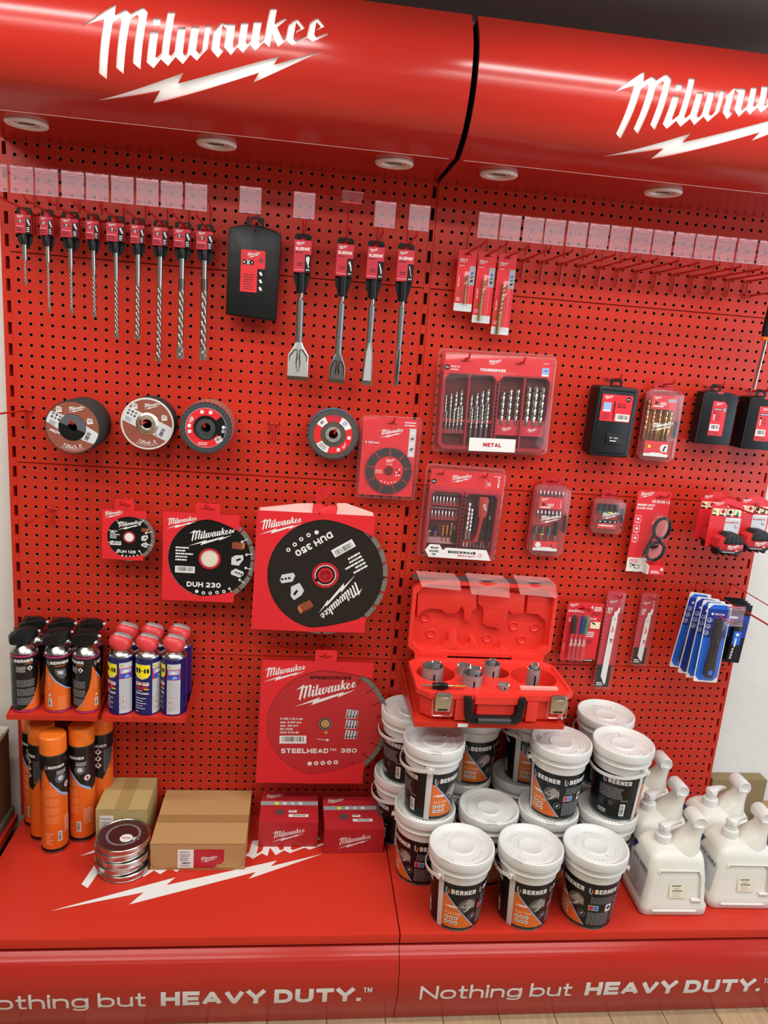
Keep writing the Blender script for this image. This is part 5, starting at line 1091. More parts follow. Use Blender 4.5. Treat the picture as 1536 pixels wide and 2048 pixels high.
# --- tape measures
def tape(label, loc, rz=0):
    t = thing('tape_measure', label, 'tape measure', loc, (0, rad(.6), rad(rz)))
    v, f = fill2d([[(0, -.125), (.090, -.125), (.092, -.012)] + [(.092 - .092 * k / 10, -.012 + .024 * sin(PI * k / 10) * .9) for k in range(1, 10)] + [(0, -.010)], euro(.048, -.013, .020)], .0005)
    b = MB(); b.add([(p[0], -p[2], p[1]) for p in v], f, CRED); cd = b.build('backing_card', t, smooth=0)
    s = Sheet(at_y(-.0007)); s.logo(.020, -.006, .026, WHT, 1)
    for i in range(4): x = .004 + i * .0205; s.rect(x, x + .0185, -.0380, -.0190, mat('print_cream', '#e6dfbd', .5), 1); s.poly([[(x + .001, -.021), (x + .016, -.030), (x + .001, -.030)], circ(x + .009, -.026, .006, 10), circ(x + .009, -.027, .006, 5), [(x + .004, -.034), (x + .009, -.021), (x + .014, -.034)]][i], (GOLD, CRED2, PBLK, GRN)[i], 2); s.rect(x, x + .012, -.0380, -.0345, PBLK, 2)
    s.rect(.044, .087, -.0950, -.0420, LGRY, 1); s.rect(.056, .086, -.0460, -.0430, WHT, 2); s.text('MAGNETIC', .0460, -.0570, .0048, CRED2, 2, bold=.24, w=.038); s.ring(.0770, -.0650, .0032, .0046, PBLK, 2, 12, 100, 350); s.build('print', cd)
    b = MB(); out = [(.018, -.124), (.070, -.130), (.086, -.112), (.086, -.098), (.070, -.086), (.030, -.084), (.018, -.090), (.010, -.106)]
    RBK = mat('tape_red', '#c0262a', .35)
    b.slab([(.012, -.116), (.020, -.126), (.072, -.130), (.086, -.118), (.084, -.100), (.070, -.088), (.030, -.086), (.016, -.094)], -.040, -.002, RBK, bev=.004)
    b.slab([(.026, -.102), (.030, -.084), (.040, -.077), (.066, -.078), (.078, -.087), (.084, -.098), (.082, -.105), (.030, -.106)], -.0435, -.003, RUB, bev=.006, steps=3)
    for k in range(4): b.box(.034 + k * .012, .0348 + k * .012, -.0442, -.0434, -.100, -.082, BLKG)
    b.slab([(.012, -.118), (.020, -.128), (.070, -.134), (.085, -.121), (.085, -.116), (.072, -.125), (.022, -.121), (.016, -.112)], -.0425, -.002, RUB, bev=.002)
    for k in range(4): b.box(.018 + k * .018, .022 + k * .018, -.036, -.006, -.138 + .0, -.128, BLK)
    b.slab([(.074, -.140), (.080, -.140), (.082, -.124), (.076, -.124)], -.030, -.008, BLK)
    tb = b.build('tape_case', t); s = Sheet(at_y(-.0445)); s.logo(.052, -.1120, .034, WHT, 1); s.text('5m', .060, -.1215, .0040, WHT, 1, bold=.22); s.rect(.024, .060, -.1265, -.1238, GRY, 1); s.build('print', tb); return t
tape('tape measure on a red card, back left of the cluster', (1.7830, -.060, .0430)); tape('tape measure on a red card, front one in the middle of the cluster', (1.7890, -.108, .0350)); tape('tape measure on a red card, right one of the cluster', (1.8740, -.092, .0440))
for x, w in ((1.8350, 'front pair of tape measures'), (1.9200, 'right tape measure')):
    h = make_hook('red wire hook with ticket flap carrying the ' + w, 'hooks of the tape measures', L=.225, tz=.055, ticket=False); h.location = (x, 0, .0240)
# --- marker pack
t = thing('marker_pack', 'red blister card of four markers with black, red, blue and green caps', 'markers', (1.4700, -.022, -.2880), (0, rad(1.2), 0))
v, f = fill2d([rrect(0, .1050, -.1760, 0, .006), euro(.046, -.020, .028)], .0004); b = MB(); b.add([(p[0], -p[2], p[1]) for p in v], f, CRED); cd = b.build('backing_card', t, smooth=0)
s = Sheet(at_y(-.0006)); s.logo(.018, -.010, .026, WHT, 1); s.text('INKZALL', .004, -.0300, .0062, WHT, 1, bold=.24, shear=.15, w=.045); s.text('4', .068, -.018, .009, WHT, 1, bold=.22); s.lines(.078, -.012, .024, 3, .0045, WHT, 1, .6, 1); s.lines(.072, -.028, .030, 3, .004, mat('print_maroon'), 1, .35, 2); s.rect(.074, .102, -.076, -.056, mat('print_cream'), 1); s.poly([(.074, -.055), (.086, -.060), (.090, -.066), (.080, -.062)], PBLK, 2)
s.text('CLOG', .070, -.050, .0055, WHT, 1, bold=.24, shear=.15); s.lines(.066, -.086, .026, 3, .006, WHT, 1, .6, 5); s.lines(.066, -.110, .024, 3, .005, mat('print_maroon'), 1, .4, 5); s.rect(.070, .102, -.1755, -.1690, PBLK, 1); s.lines(.072, -.1710, .026, 1, .004, WHT, 2, .6, 1); s.text('FINE', .009, -.046, .005, WHT, 1, rot=-90, bold=.2)
for k in range(6): s.poly([(.004 + k * .0012, -.128 - k * .007), (.008 + k * .0006, -.126 - k * .007), (.007, -.131 - k * .007)], WHT, 1)
s.build('print', cd)
for k, c in enumerate((BLK, CRED2, mat('cap_blue', '#1c2a9a', .4), mat('cap_green', '#1f8f55', .4))):
    b = MB(); b.M = Matrix.Translation((.0215 + k * .0122, -.0085, 0)); cyl(b, 0, 0, -.165, -.090, .0036, CRED, 12, r2=.0052); cyl(b, 0, 0, -.090, -.050, .0056, c, 12); cyl(b, 0, 0, -.050, -.036, .0050, c, 12, r2=.0030); b.box(-.002, .002, -.0085, -.005, -.084, -.040, c); mk = b.build('marker', t)
    s = Sheet(at_y(-.0140)); s.logo(.0215 + k * .0122, -.116, .024, WHT, 1, rot=80); s.build('print', mk)
b = MB(); b.slab(rrect(.014, .066, -.170, -.034, .005), -.0180, -.0008, CLR, bev=.003); b.build('blister', t)
# --- two reciprocating saw blades
for k, (x, z, w, h, lb) in enumerate(((1.5835, -.2550, .0440, .2890, 'longer white saw blade in a narrow red blister, nearer the markers'), (1.6845, -.2555, .0400, .2140, 'shorter white saw blade in a narrow red blister, right of the longer one'))):
    t = thing('saw_blade_pack', lb, 'saw blade', (x, -.018, z), (0, rad(.6), 0)); b = MB(); b.box(0, w, -.001, 0, -h, 0, CRIM); b.box(0, w, -.0013, -.0009, -h, -h * .765, PBLK); cd = b.build('backing_card', t, smooth=0)
    s = Sheet(at_y(-.0015)); s.logo(w * .42, -.030, w * .55, WHT, 1); s.text('5X' if k == 0 else '3X', w * .12, -.056, .009, WHT, 1, bold=.24, w=w * .32); s.lines(w * .12, -.058, w * .3, 2, .004, WHT, 1, .5, 2); s.lines(w * .15, -h + .014, w * .45, 2, .006, WHT, 1, .6, 3); s.build('print', cd)
    b = MB(); bl = [(w * .33, -h * .88), (w * .62, -h + .010), (w * .70, -h + .012), (w * .82, -.084), (w * .80, -.064), (w * .88, -.060), (w * .90, -.046), (w * .80, -.044), (w * .70, -.056), (w * .56, -.058), (w * .54, -.070), (w * .46, -.074)]
    b.slab(bl, -.0060, -.0048, WHT); sb = b.build('blade', t, smooth=0); s = Sheet(at_y(-.0062)); s.logo(w * .62, -.110, .022, CRED, 1, rot=84); s.rect(w * .54, w * .76, -.150, -.139, LGRY, 1); s.rect(w * .54, w * .64, -.1435, -.139, NAVY, 2)
    for q in range(3): s.rect(w * .54, w * .76, -.150 + q * .004, -.1485 + q * .004, CRED, 2)
    s.ring(w * .62, -.080, .003, .004, GRN, 1, 10); s.build('print', sb)
    b = MB(); b.slab(rrect(-.003, w + .003, -h - .003, .003, .005), -.0155, .001, CLR, bev=.002)
    for q in range(int(h / .011)): b.box(-.0040, -.002, -.012, -.003, -h + .006 + q * .011, -h + .0115 + q * .011, CLR2)
    b.build('clamshell', t)
    plain_hook(x + w * .5, z - .012, 'red hook at the top of the %s saw blade pack' % ('longer' if k == 0 else 'shorter'), 'hooks of the clear packs', L=.06, stub=False)
for x, z, w in ((1.5060, .325, 'tall black drill case'), (1.6480, .322, 'gold drill case'), (1.7830, .325, 'small black index case'), (1.9050, .322, 'index case at the picture edge'), (1.3780, .048, 'narrow clear bit case'), (1.5410, .021, 'smallest square clear case'), (1.6830, .024, 'safety glasses card'), (1.5130, -.303, 'marker card')): plain_hook(x, z, 'red hook carrying the ' + w, 'hooks of the clear packs', L=.075, stub=False)
# --- blue knife packs
DBL = mat('knife_blue_deep', '#16328f', .35); KBL = mat('knife_blue', '#1b63cf', .35)
def knife(label, loc, rot, dark):
    t = thing('knife_pack', label, 'utility knife', loc, rot, 'blue carded knives on one hook'); w, h = .066, .226
    v, f = fill2d([rrect(-w / 2, w / 2, -h + .012, .012, .005), euro(0, -.004, .024)], .0005); b = MB(); b.add([(p[0], -p[2], p[1]) for p in v], f, WHT); cd = b.build('backing_card', t, smooth=0)
    s = Sheet(at_y(-.0007)); o = chamf(-w / 2 + .0025, w / 2 - .0025, -h + .017, .008, .012); s.poly(o, DBL if dark else KBL, 1); s.rect(-w / 2 + .0025, w / 2 - .0025, -.085, -.004, DBL, 2); s.disc(-.017, -.018, .0035, WHT, 3, 14); s.text('MEGA STAR', -.010, -.0205, .0048, WHT, 3, bold=.24, w=.026)
    for q in range(3): s.ring(-.021 - q * .0015, -.036 - q * .018, .0052, .0064, WHT, 3, 18); s.poly([(-.023 - q * .0015, -.038 - q * .018), (-.019 - q * .0015, -.033 - q * .018), (-.018 - q * .0015, -.039 - q * .018)], WHT, 3)
    s.ring(.020, -.035, .0052, .0064, WHT, 3, 18); s.disc(.020, -.035, .003, PBLK, 3, 8); s.build('print', cd)
    b = MB(); b.slab([(-.006, -.196), (.010, -.198), (.016, -.180), (.013, -.120), (.016, -.070), (.014, -.036), (.008, -.030), (-.006, -.032), (-.010, -.060), (-.008, -.110), (-.012, -.160), (-.012, -.186)], -.014, -.002, BLK, bev=.004, steps=3); b.slab([(-.003, -.150), (.006, -.150), (.006, -.085), (-.003, -.085)], -.0155, -.013, BLKG, bev=.001); b.slab(rrect(-.004, .008, -.188, -.174, .003), -.0155, -.012, KBL, bev=.001); b.build('knife', t)
    b = MB(); b.slab([(-.014, -.203), (.014, -.203), (.020, -.185), (.019, -.028), (.012, -.024), (-.012, -.024), (-.016, -.05), (-.017, -.185)], -.0185, -.001, CLR, bev=.003); b.build('blister', t); return t
knife('front blue knife card, nearest of the four, knife fully visible', (1.8370, -.150, -.2450), (0, rad(1), rad(-4)), False)
knife('second blue knife card, just behind the front one', (1.8350, -.122, -.2470), (0, rad(3), rad(2)), False)
knife('third blue knife card, its lower edge showing between the others', (1.8340, -.094, -.2490), (0, rad(4.5), rad(-2)), True)
knife('rearmost blue knife card, tilted most to the left', (1.8360, -.050, -.2510), (0, rad(6.5), rad(3)), False)
for k in range(4):
    t = thing('blade_refill_pack', 'black topped blue blade refill card, frontmost, right of the knife cards' if k == 3 else 'black edge of a blade refill card behind the front refill card', 'blade pack', (1.9420, -.045 - k * .013, -.262 - k * .002), (0, rad(3), 0), 'blade refill cards right of the knives')
    v, f = fill2d([[(-.032, -.160), (.032, -.160), (.032, .012), (-.032, .012)], euro(0, -.002, .022)], .0005); b = MB(); b.add([(p[0], -p[2], p[1]) for p in v], f, PBLK); cd = b.build('backing_card', t, smooth=0)
    if k == 3:
        s = Sheet(at_y(-.0007)); s.rect(-.032, .032, -.085, -.020, DBL, 1); s.rect(-.028, -.004, -.030, -.024, WHT, 2); s.build('print', cd)
        b = MB(); b.slab([(-.017, -.150), (.013, -.150), (.013, -.045), (.008, -.034), (-.008, -.034), (-.017, -.045)], -.014, -.001, BLK, bev=.003); bx = b.build('refill_box', t); s = Sheet(at_y(-.0143)); s.rect(-.013, .010, -.102, -.062, KBL, 1); s.disc(-.002, -.072, .005, WHT, 2, 14); s.rect(-.006, -.001, -.108, -.082, WHT, 2)
        for q in range(4): s.ring(-.006 - q * .0005, -.115 - q * .0085, .0015, .0034, WHT, 1, 12)
        s.build('print', bx)
for x, w, L_ in ((1.8380, 'knife cards', .215), (1.9420, 'blade refill cards', .235)):
    h = make_hook('red wire hook with ticket flap carrying the ' + w, 'hooks of the knives', L=L_, tz=.052); h.location = (x, 0, -.2700)
# --- screwdriver hanging at the upper right edge
t = thing('screwdriver', 'screwdriver with black handle and orange collar at the upper right edge', 'screwdriver', (1.8480, -.115, .455), (0, rad(4), 0))
b = MB(); b.lathe([(.001, .125), (.012, .122), (.0150, .105), (.0150, .020), (.0125, .004), (.0120, .0)], BLK, 24, None, True, True); b.build('handle', t)
b = MB(); b.lathe([(.0125, .004), (.0128, -.001), (.0110, -.005)], ORG, 24, None, True, True); b.build('collar', t)
b = MB(); cyl(b, 0, 0, -.125, -.005, .0042, CHR, 12); b.build('shaft', t)
plain_hook(1.8500, .5650, 'red hook at the upper right edge holding the screwdriver', 'hooks of the clear packs', L=.13, stub=False)
# ------------------------------------------------------------------ wordmark printed on the left deck
s = Sheet(lambda u, v, d: (u, v, DECK + d), lay=.0003); 
bl = hit(*A_(165, 1205), CAN, SCAN); br_ = hit(*B_(1425, 572), CAN, SCAN)
lx = lambda p: ((p[0] - LCX) / LW, (p[1] - LCZ) / LW)
a_, b_ = lx(bl), lx(br_); P0, P1 = (.1837, -.3670), (.8233, -.1707)
sc = math.dist(P0, P1) / math.dist(a_, b_); ro = math.atan2(P1[1] - P0[1], P1[0] - P0[0]) - math.atan2(b_[1] - a_[1], b_[0] - a_[0])
cx = P0[0] - sc * (a_[0] * cos(ro) - a_[1] * sin(ro)); cy = P0[1] - sc * (a_[0] * sin(ro) + a_[1] * cos(ro))
s.logo(cx, cy, sc, WHT, 1, rot=math.degrees(ro)); s.build('deck_wordmark', DKL)

# ------------------------------------------------------------------ small shelves
def shelf(label, x0, x1, d, z, grp=None):
    t = thing('metal_shelf', label, 'shelf', (x0, -.0008, z), group=grp); w = x1 - x0
    b = MB(); b.box(0, w, -d, 0, -.0015, 0, RED); b.box(0, w, -d - .0012, -d, -.0125, .0008, RED); b.box(0, w, -d, -d + .004, -.0125, -.0112, RED)
    for q in (0, w - .0012): b.loops([[(q, 0, .030), (q, -.012, .030), (q, -d, .0005), (q, -d, -.012), (q, 0, -.040)], [(q + .0012, 0, .030), (q + .0012, -.012, .030), (q + .0012, -d, .0005), (q + .0012, -d, -.012), (q + .0012, 0, -.040)]], RED)
    b.build('shelf_tray', t, smooth=0); return t
shelf('small red shelf under the black capped spray cans', .0175, .2350, .1485, -.598, 'small red shelves'); shelf('small red shelf under the blue spray cans with red nozzles', .2460, .4530, .1485, -.598, 'small red shelves')
t = shelf('red shelf under the open red hole saw case', 1.0185, 1.3980, .2820, -.5225, 'small red shelves')
b = MB(); b.box(.108, .133, -.2850, -.2835, -.010, -.001, WHT); b.build('price_sticker', t, smooth=0)

# ------------------------------------------------------------------ spray cans
TIN = mat('can_tin', '#b8b5ae', .22, metal=1)
CBK = mat('can_black', '#141214', .22); COR = mat('can_orange', '#e5661f', .25); PINK = mat('can_rim_pink', '#b5306a', .3)
def berner(s, u, z, h, w, l=3):
    s.text('BERNER', u, z, h, WHT, l, bold=.24, w=w)
    s.poly([(u - h * 1.05, z + h * 1.15), (u - h * .8, z + h * 1.15), (u - h * .8, z + h * .2), (u - h * .45, z - h * .2), (u - h * .6, z - h * .35), (u - h * 1.05, z + h * .1)], LBL, l); s.poly([(u - h * .55, z + h * .9), (u - h * .3, z + h * .6), (u - h * .3, z + h * .1), (u - h * .55, z - h * .15), (u - h * .5, z + h * .15)], ORG, l)
def berner_can(label, loc, turn, nz, front=True):
    t = thing('spray_can', label, 'spray can', loc, (0, 0, 0)); R = .0325
    b = MB(); b.lathe([(.028, .001), (R, .0), (R + .0005, .003), (R, .006), (R, .148), (R + .0006, .151), (R, .154), (.031, .157)], CBK, 40, None, True); b.lathe([(R + .0002, .001), (R + .0008, .0035), (R + .0002, .006)], PINK, 40); b.lathe([(R + .0002, .1485), (R + .0007, .1515), (.0318, .1555)], PINK, 40); b.lathe([(.0318, .1555), (.0300, .1600), (.0240, .1680), (.0150, .1740), (.0130, .1760), (.0130, .1790)], TIN, 40, None, False, True); b.build('can_body', t)
    s = Sheet(on_cyl(R, turn), .006); 
    c = [(0.000, .127), (.012, .110), (.030, .085), (.055, .062), (.075, .052), (.075, .008), (-.020, .008), (-.020, .060), (-.012, .090)]
    s.poly([(.000, .130), (.010, .112), (.028, .088), (.048, .070), (.066, .060), (.066, .0075), (-.052, .0075), (-.040, .013), (-.022, .035), (-.008, .070), (-.002, .100)], COR, 1)
    s.poly([(.010, .112), (.028, .088), (.048, .070), (.066, .060), (.066, .056), (.048, .066), (.026, .085), (.009, .108)], LBL, 2); s.rect(-.0985, -.088, .0075, .146, COR, 1)
    berner(s, -.064, .135, .0080, .044); berner(s, .014, .132, .0080, .044); s.rect(.024, .050, .1265, .1280, ORG, 2); s.rect(-.040, -.020, .1305, .1318, ORG, 2)
    s.lines(-.060, .124, .024, 5, .0032, LGRY, 2, .4, 3, .1); s.poly([(-.028, .126), (-.021, .119), (-.028, .112), (-.035, .119)], WHT, 3); s.poly([(-.028, .123), (-.0252, .118), (-.028, .115), (-.0308, .118)], PBLK, 4)
    for q in range(3): s.lines(-.060, .088 - q * .024, .044, 7, .0028, GRY, 2, .35, q, .08)
    s.poly([(.024, .120), (.050, .118), (.052, .100), (.044, .092), (.036, .094), (.026, .106)], DGRY, 2); s.poly([(.030, .115), (.044, .113), (.043, .104), (.033, .106)], LGRY, 3); s.lines(.006, .098, .008, 6, .006, mat('can_peach', '#f3a06a', .4), 3, .5, 2)
    s.barcode(.006, .018, .010, .022, 3, rot=True); s.lines(.030, .044, .028, 8, .0045, mat('can_peach', ''), 3, .4, 4, .3); s.rect(.008, .013, .046, .052, WHT, 3)
    s.build('label', t)
    b = MB(); M = Matrix.Rotation(nz, 4, 'Z'); b.M = M   # wedge trigger cap, pointing to +x
    b.lathe([(.0135, .174), (.0190, .178), (.0200, .186), (.0190, .192)], BLK, 24, None, True, True)
    def sec(x, hw, z0, z1): return [(x, -hw, z0), (x, -hw * .95, z1 - .003), (x, -hw * .6, z1), (x, hw * .6, z1), (x, hw * .95, z1 - .003), (x, hw, z0)]
    b.loops([sec(-.034, .0130, .180, .196), sec(-.026, .0175, .178, .204), sec(-.004, .0180, .178, .2110), sec(.018, .0150, .182, .2125), sec(.031, .008, .193, .2075)], BLK)
    for q in range(7): b.box(-.022 + q * .0055, -.0195 + q * .0055, -.0105, .0105, .2125, .2145, RUB)
    b.build('trigger_cap', t, smooth=40)
    b = MB(); b.M = M; b.tube([(.028, 0, .201), (.037, 0, .2005)], [.0038, .0028], PLW2, 10); b.build('nozzle', t); return t
for k, (x, y, tn, nz, lb) in enumerate([(.0500, -.1060, .050, .45, 'black and orange spray can, front left of its shelf'), (.1290, -.1050, -.022, .4, 'black and orange spray can, front middle of its shelf, mostly orange side'), (.1990, -.1060, .022, -.15, 'black and orange spray can, front right of its shelf, beside the blue can'),
                                         (.0480, -.0350, .04, .1, 'black capped spray can at the back left of the shelf'), (.1190, -.0360, .0, .05, 'black capped spray can at the back middle of the shelf'), (.1900, -.0350, .05, .1, 'black capped spray can at the back right of its shelf, by the blue cans')]):
    berner_can(lb, (x, y, -.5978), -tn / .0325 * 1.0 * -1 if 0 else (tn / .0325) * 1.0, nz)['group'] = 'black capped spray cans'
WBL = mat('can_blue', '#16185c', .2); WRED = mat('nozzle_red', '#d33a3c', .35); WGR = clear('smoke_clip', '#8d8580', .75, .2)
def blue_can(label, loc, turn, tilt=0):
    t = thing('spray_can', label, 'spray can', loc, None, 'blue spray cans with red nozzles'); R = .0325
    b = MB(); b.lathe([(.028, .001), (R, .0), (R + .0004, .003), (R, .006), (R, .1500), (R + .0004, .1525), (.0318, .1545)], WBL, 40, None, True); b.lathe([(.0318, .1545), (.0312, .1580), (.0250, .1650), (.0170, .1700), (.0165, .1730)], TIN, 40, None, False, True); b.build('can_body', t)
    s = Sheet(on_cyl(R, turn), .006); s.poly([(-.020, .138), (.020, .138), (.020, .112), (.014, .104), (0, .099), (-.014, .104), (-.020, .112)], YEL, 1); s.fill([[(-.0206, .1386), (.0206, .1386), (.0206, .1117), (.0143, .1033), (0, .0982), (-.0143, .1033), (-.0206, .1117)], [(-.0196, .1376), (.0196, .1376), (.0196, .1123), (.0137, .1047), (0, .0998), (-.0137, .1047), (-.0196, .1123)]], WHT, 1)
    s.text('WD-40', 0, .116, .0125, PBLK, 2, al='c', bold=.26, w=.036); s.rect(-.018, .018, .082, .091, WHT, 1, .002); s.text('2', 0, .0825, .0085, CRED2, 2, al='c', bold=.22); s.lines(-.016, .089, .012, 1, .006, CRED, 2, .4, 3, 0); s.lines(.004, .089, .012, 1, .006, CRED, 2, .4, 4, 0); s.poly([(-.018, .080), (-.004, .077), (.004, .080), (.018, .079), (.010, .072), (-.014, .073)], CRED2, 1); s.rect(.006, .018, .071, .0735, YEL, 2)
    s.text('SPECIALIST', -.012, .066, .0030, WHT, 1, bold=.22, w=.014); s.text('PROFESSIONNEL', -.018, .0580, .0048, WHT, 1, bold=.24, w=.036); s.lines(-.018, .048, .030, 5, .0070, WHT, 1, .3, 5, .35); s.lines(-.018, .010, .010, 1, .004, WHT, 1, .5, 5)
    u0 = .0265; s.rect(u0, u0 + .034, .0035, .142, LGRY, 1); s.rect(u0 + .002, u0 + .010, .1325, .1375, YEL, 2); s.text('WD-40', u0 + .0025, .1338, .0026, PBLK, 3, w=.007); s.rect(u0, u0 + .034, .0985, .128, CRED, 2); s.rect(u0 + .003, u0 + .031, .114, .126, LBL, 3); s.rect(u0 + .003, u0 + .031, .100, .112, BLU, 3); s.poly([(u0 + .006, .116), (u0 + .014, .124), (u0 + .026, .118), (u0 + .016, .115)], WHT, 4); s.poly([(u0 + .012, .101), (u0 + .018, .110), (u0 + .028, .104)], LBL, 4)
    s.lines(u0 + .002, .095, .030, 22, .0038, GRY, 2, .28, 8, .1)
    for q in range(2): z = .045 - q * .0155; s.poly([(u0 + .010, z + .008), (u0 + .018, z), (u0 + .010, z - .008), (u0 + .002, z)], CRED2, 3); s.poly([(u0 + .010, z + .0068), (u0 + .0168, z), (u0 + .010, z - .0068), (u0 + .0032, z)], WHT, 4); s.rect(u0 + .0092, u0 + .0108, z - .003, z + .004, PBLK, 5)
    s.build('label', t)
    b = MB(); b.M = Matrix.Translation((0, 0, .170)) @ Matrix.Rotation(turn * .0 + rad(200), 4, 'Z'); n = 24
    def ov(x, z, rx, ry, tl=0): return [(x + rx * cos(2 * PI * j / n), ry * sin(2 * PI * j / n), z + tl * rx * cos(2 * PI * j / n)) for j in range(n)]
    b.loops([ov(0, 0, .0215, .0200), ov(.0, .004, .0240, .0210), ov(.001, .010, .0285, .0215, .10), ov(.001, .020, .0290, .0205, .22), ov(-.001, .028, .0250, .0175, .32), ov(-.004, .0335, .0170, .0120, .40)], WRED); b.build('nozzle_cap', t, smooth=60)
    b = MB(); b.M = Matrix.Translation((0, 0, .170)) @ Matrix.Rotation(rad(200), 4, 'Z'); b.loops([ov(-.003, .0280, .0235, .0135, .34), ov(-.005, .0350, .0205, .0110, .38), ov(-.007, .0370, .0130, .0070, .40)], mat('grey_flip_straw', '#8c8583', .25)); b.build('flip_straw', t, smooth=60); return t
for k, (x, y, tn, lb) in enumerate([(.2850, -.1080, .85, 'blue spray can, front left, half of its yellow shield showing'), (.3500, -.1080, .30, 'blue spray can, front middle, yellow shield facing the room'), (.4160, -.1080, 1.35, 'blue spray can, front right, white instruction panel facing the room'),
                                      (.2850, -.0380, .5, 'blue spray can at the back left behind the front blue can'), (.3500, -.0380, .6, 'blue spray can at the back middle, its cap between the front caps'), (.4180, -.0380, 1.5, 'blue spray can at the back right corner of the shelf')]):
    o = blue_can(lb, (x, y, -.5978), -tn * .9)
# turn: label centre faces -y at turn 0; negative turns it to the left
def tall_can(label, loc, turn, shift=0):
    t = thing('spray_can', label, 'spray can', loc, None, 'tall orange capped spray cans'); R = .0325; H = .290
    b = MB(); b.lathe([(.029, .0015), (R - .0005, .0), (R + .0007, .002), (R, .005)], TIN, 36, None, True); b.lathe([(R, .005), (R + .0003, .012), (R, .0125), (R, H - .012), (.0305, H)], CBK, 36, None, False, True); b.lathe([(R + .0003, .0065), (R + .0012, .0085), (R + .0003, .0105)], BLKG, 36); b.build('can_body', t)
    s = Sheet(on_cyl(R, turn), .006)
    s.poly([(-.098, .014), (.098, .014), (.098, .185), (.080, .165), (.050, .150), (.020, .170), (-.004, .205), (-.020, .245), (-.030, .200), (-.055, .150), (-.075, .160), (-.098, .200)], COR, 1)
    s.poly([(.020, .170), (-.004, .205), (-.004, .211), (.022, .176), (.050, .157), (.050, .150)], LBL, 2); berner(s, -.008, .2450, .0075, .040); berner(s, -.085, .2450, .0075, .040); s.rect(-.052, -.022, .170, .236, DGRY, 0.5) 
    s.lines(-.050, .234, .026, 18, .0032, PBLK, 1, .3, 3, .05); s.lines(.012, .236, .030, 3, .0035, WHT, 2, .4, 3)
    s.poly(circ(.022, .215, .014, 20), DGRY, 2); s.poly(circ(.022, .215, .007, 16), LGRY, 3); s.disc(.040, .190, .008, WHT, 3, 20); s.rect(.037, .043, .186, .194, CRED2, 4)
    for q in range(4): s.lines(-.018, .185 - q * .026, .036, 6, .0034, mat('can_peach', ''), 2, .35, q, .06)
    s.lines(.030, .100, .030, 9, .0052, mat('can_peach_light', '#f7c9a6', .4), 2, .4, 9, .35); s.barcode(.012, .034, .011, .030, 3, rot=True); s.lines(-.018, .060, .024, 6, .006, mat('can_peach_light', ''), 2, .35, 7, .5)
    for q in range(3): z = .232 - q * .020; s.poly([(-.066, z + .010), (-.056, z), (-.066, z - .010), (-.076, z)], CRED2, 3); s.poly([(-.066, z + .0085), (-.0575, z), (-.066, z - .0085), (-.0745, z)], WHT, 4); s.poly([(-.068, z - .003), (-.064, z - .003), (-.063, z + .004), (-.066, z + .006), (-.069, z + .003)], PBLK, 5)
    s.build('label', t)
    b = MB(); b.lathe([(.0325, H - .010), (.0325, H + .030), (.0315, H + .035), (.0285, H + .0375), (.0001, H + .0385)], mat('cap_orange', '#ee7420', .3), 36, None, True); b.lathe([(.0326, H - .013), (.0328, H - .009)], mat('can_green_rim', '#1f3a36', .3), 36); b.build('cap', t); return t
for x, y, tn, lb in [(.1230, -.1380, .15, 'tall orange capped spray can standing frontmost, below the black capped cans'), (.0790, -.0890, 1.2, 'tall orange capped spray can behind and left of the frontmost'), (.1800, -.0930, -.55, 'tall spray can with a round picture, right behind the frontmost'), (.2120, -.0340, .9 + 1.2, 'tall spray can at the back showing three hazard diamonds'), (.0440, -.0330, -.8, 'tall orange capped spray can at the back left by the post')]: tall_can(lb, (x, y, DECK + .0003), tn)

# ------------------------------------------------------------------ boxes and tins on the left deck
def carton(name, label, loc, w, d, h, m, rz=0):
    t = thing(name, label, 'box', loc, (0, 0, rad(rz))); b = MB(); b.slab([(0, 0), (w, 0), (w, h), (0, h)], -d, 0, m); return t, b
t, b = carton('cardboard_box', 'smaller plain cardboard box behind the stack of round tins', (.2290, -.0060, DECK + .0003), .1290, .1440, .1180, KRAFT2)
for q in (.030, .085): b.box(q, q + .022, -.1445, -.1438, .1140, .1178, KRAFT2)
b.build('carton', t, smooth=0); s = Sheet(on_top(.1182)); s.poly([(.047, -.144), (.082, -.144), (.082, 0), (.047, 0)], mat('brown_tape_pale', '#a88b55', .35), 1); s.build('parcel_tape', t); s = Sheet(at_y(-.1448)); s.rect(.010, .045, .030, .100, WHT, 1); s.text('50 pcs x', .013, .088, .0050, PBLK, 2); s.lines(.013, .080, .028, 8, .006, DGRY, 2, .35, 3); s.build('label', t)
t, b = carton('cardboard_box', 'wider flat cardboard box with tape across and a red label', (.3835, -.0040, DECK + .0003), .2370, .2270, .0770, KRAFT)
b.slab([(.002, .020), (.016, .008), (.219, .008), (.233, .022), (.2375, .0775), (-.0005, .0775)], -.2290, -.2268, KRAFT); b.box(-.0005, .2375, -.2290, -.0, .0768, .0785, KRAFT); b.build('carton', t, smooth=0)
s = Sheet(on_top(.0787)); s.poly([(-.0005, -.145), (.2375, -.145), (.2375, -.112), (-.0005, -.112)], TAPE, 1); s.build('parcel_tape', t)
s = Sheet(at_y(-.2294)); s.rect(.068, .108, .008, .062, WHT, 1); s.rect(.108, .184, .008, .062, CRED2, 1); s.logo(.146, .034, .044, WHT, 2); s.text('20 pcs x', .074, .052, .0046, PBLK, 2); s.lines(.074, .047, .026, 4, .0050, DGRY, 2, .4, 3); s.barcode(.076, .017, .026, .010, 2, bg=False); s.lines(.074, .015, .028, 1, .004, DGRY, 2, .4, 3); s.poly([(.158, .008), (.184, .008), (.184, .028), (.176, .018), (.168, .020), (.165, .012)], KRAFT, 3); s.build('label', t)
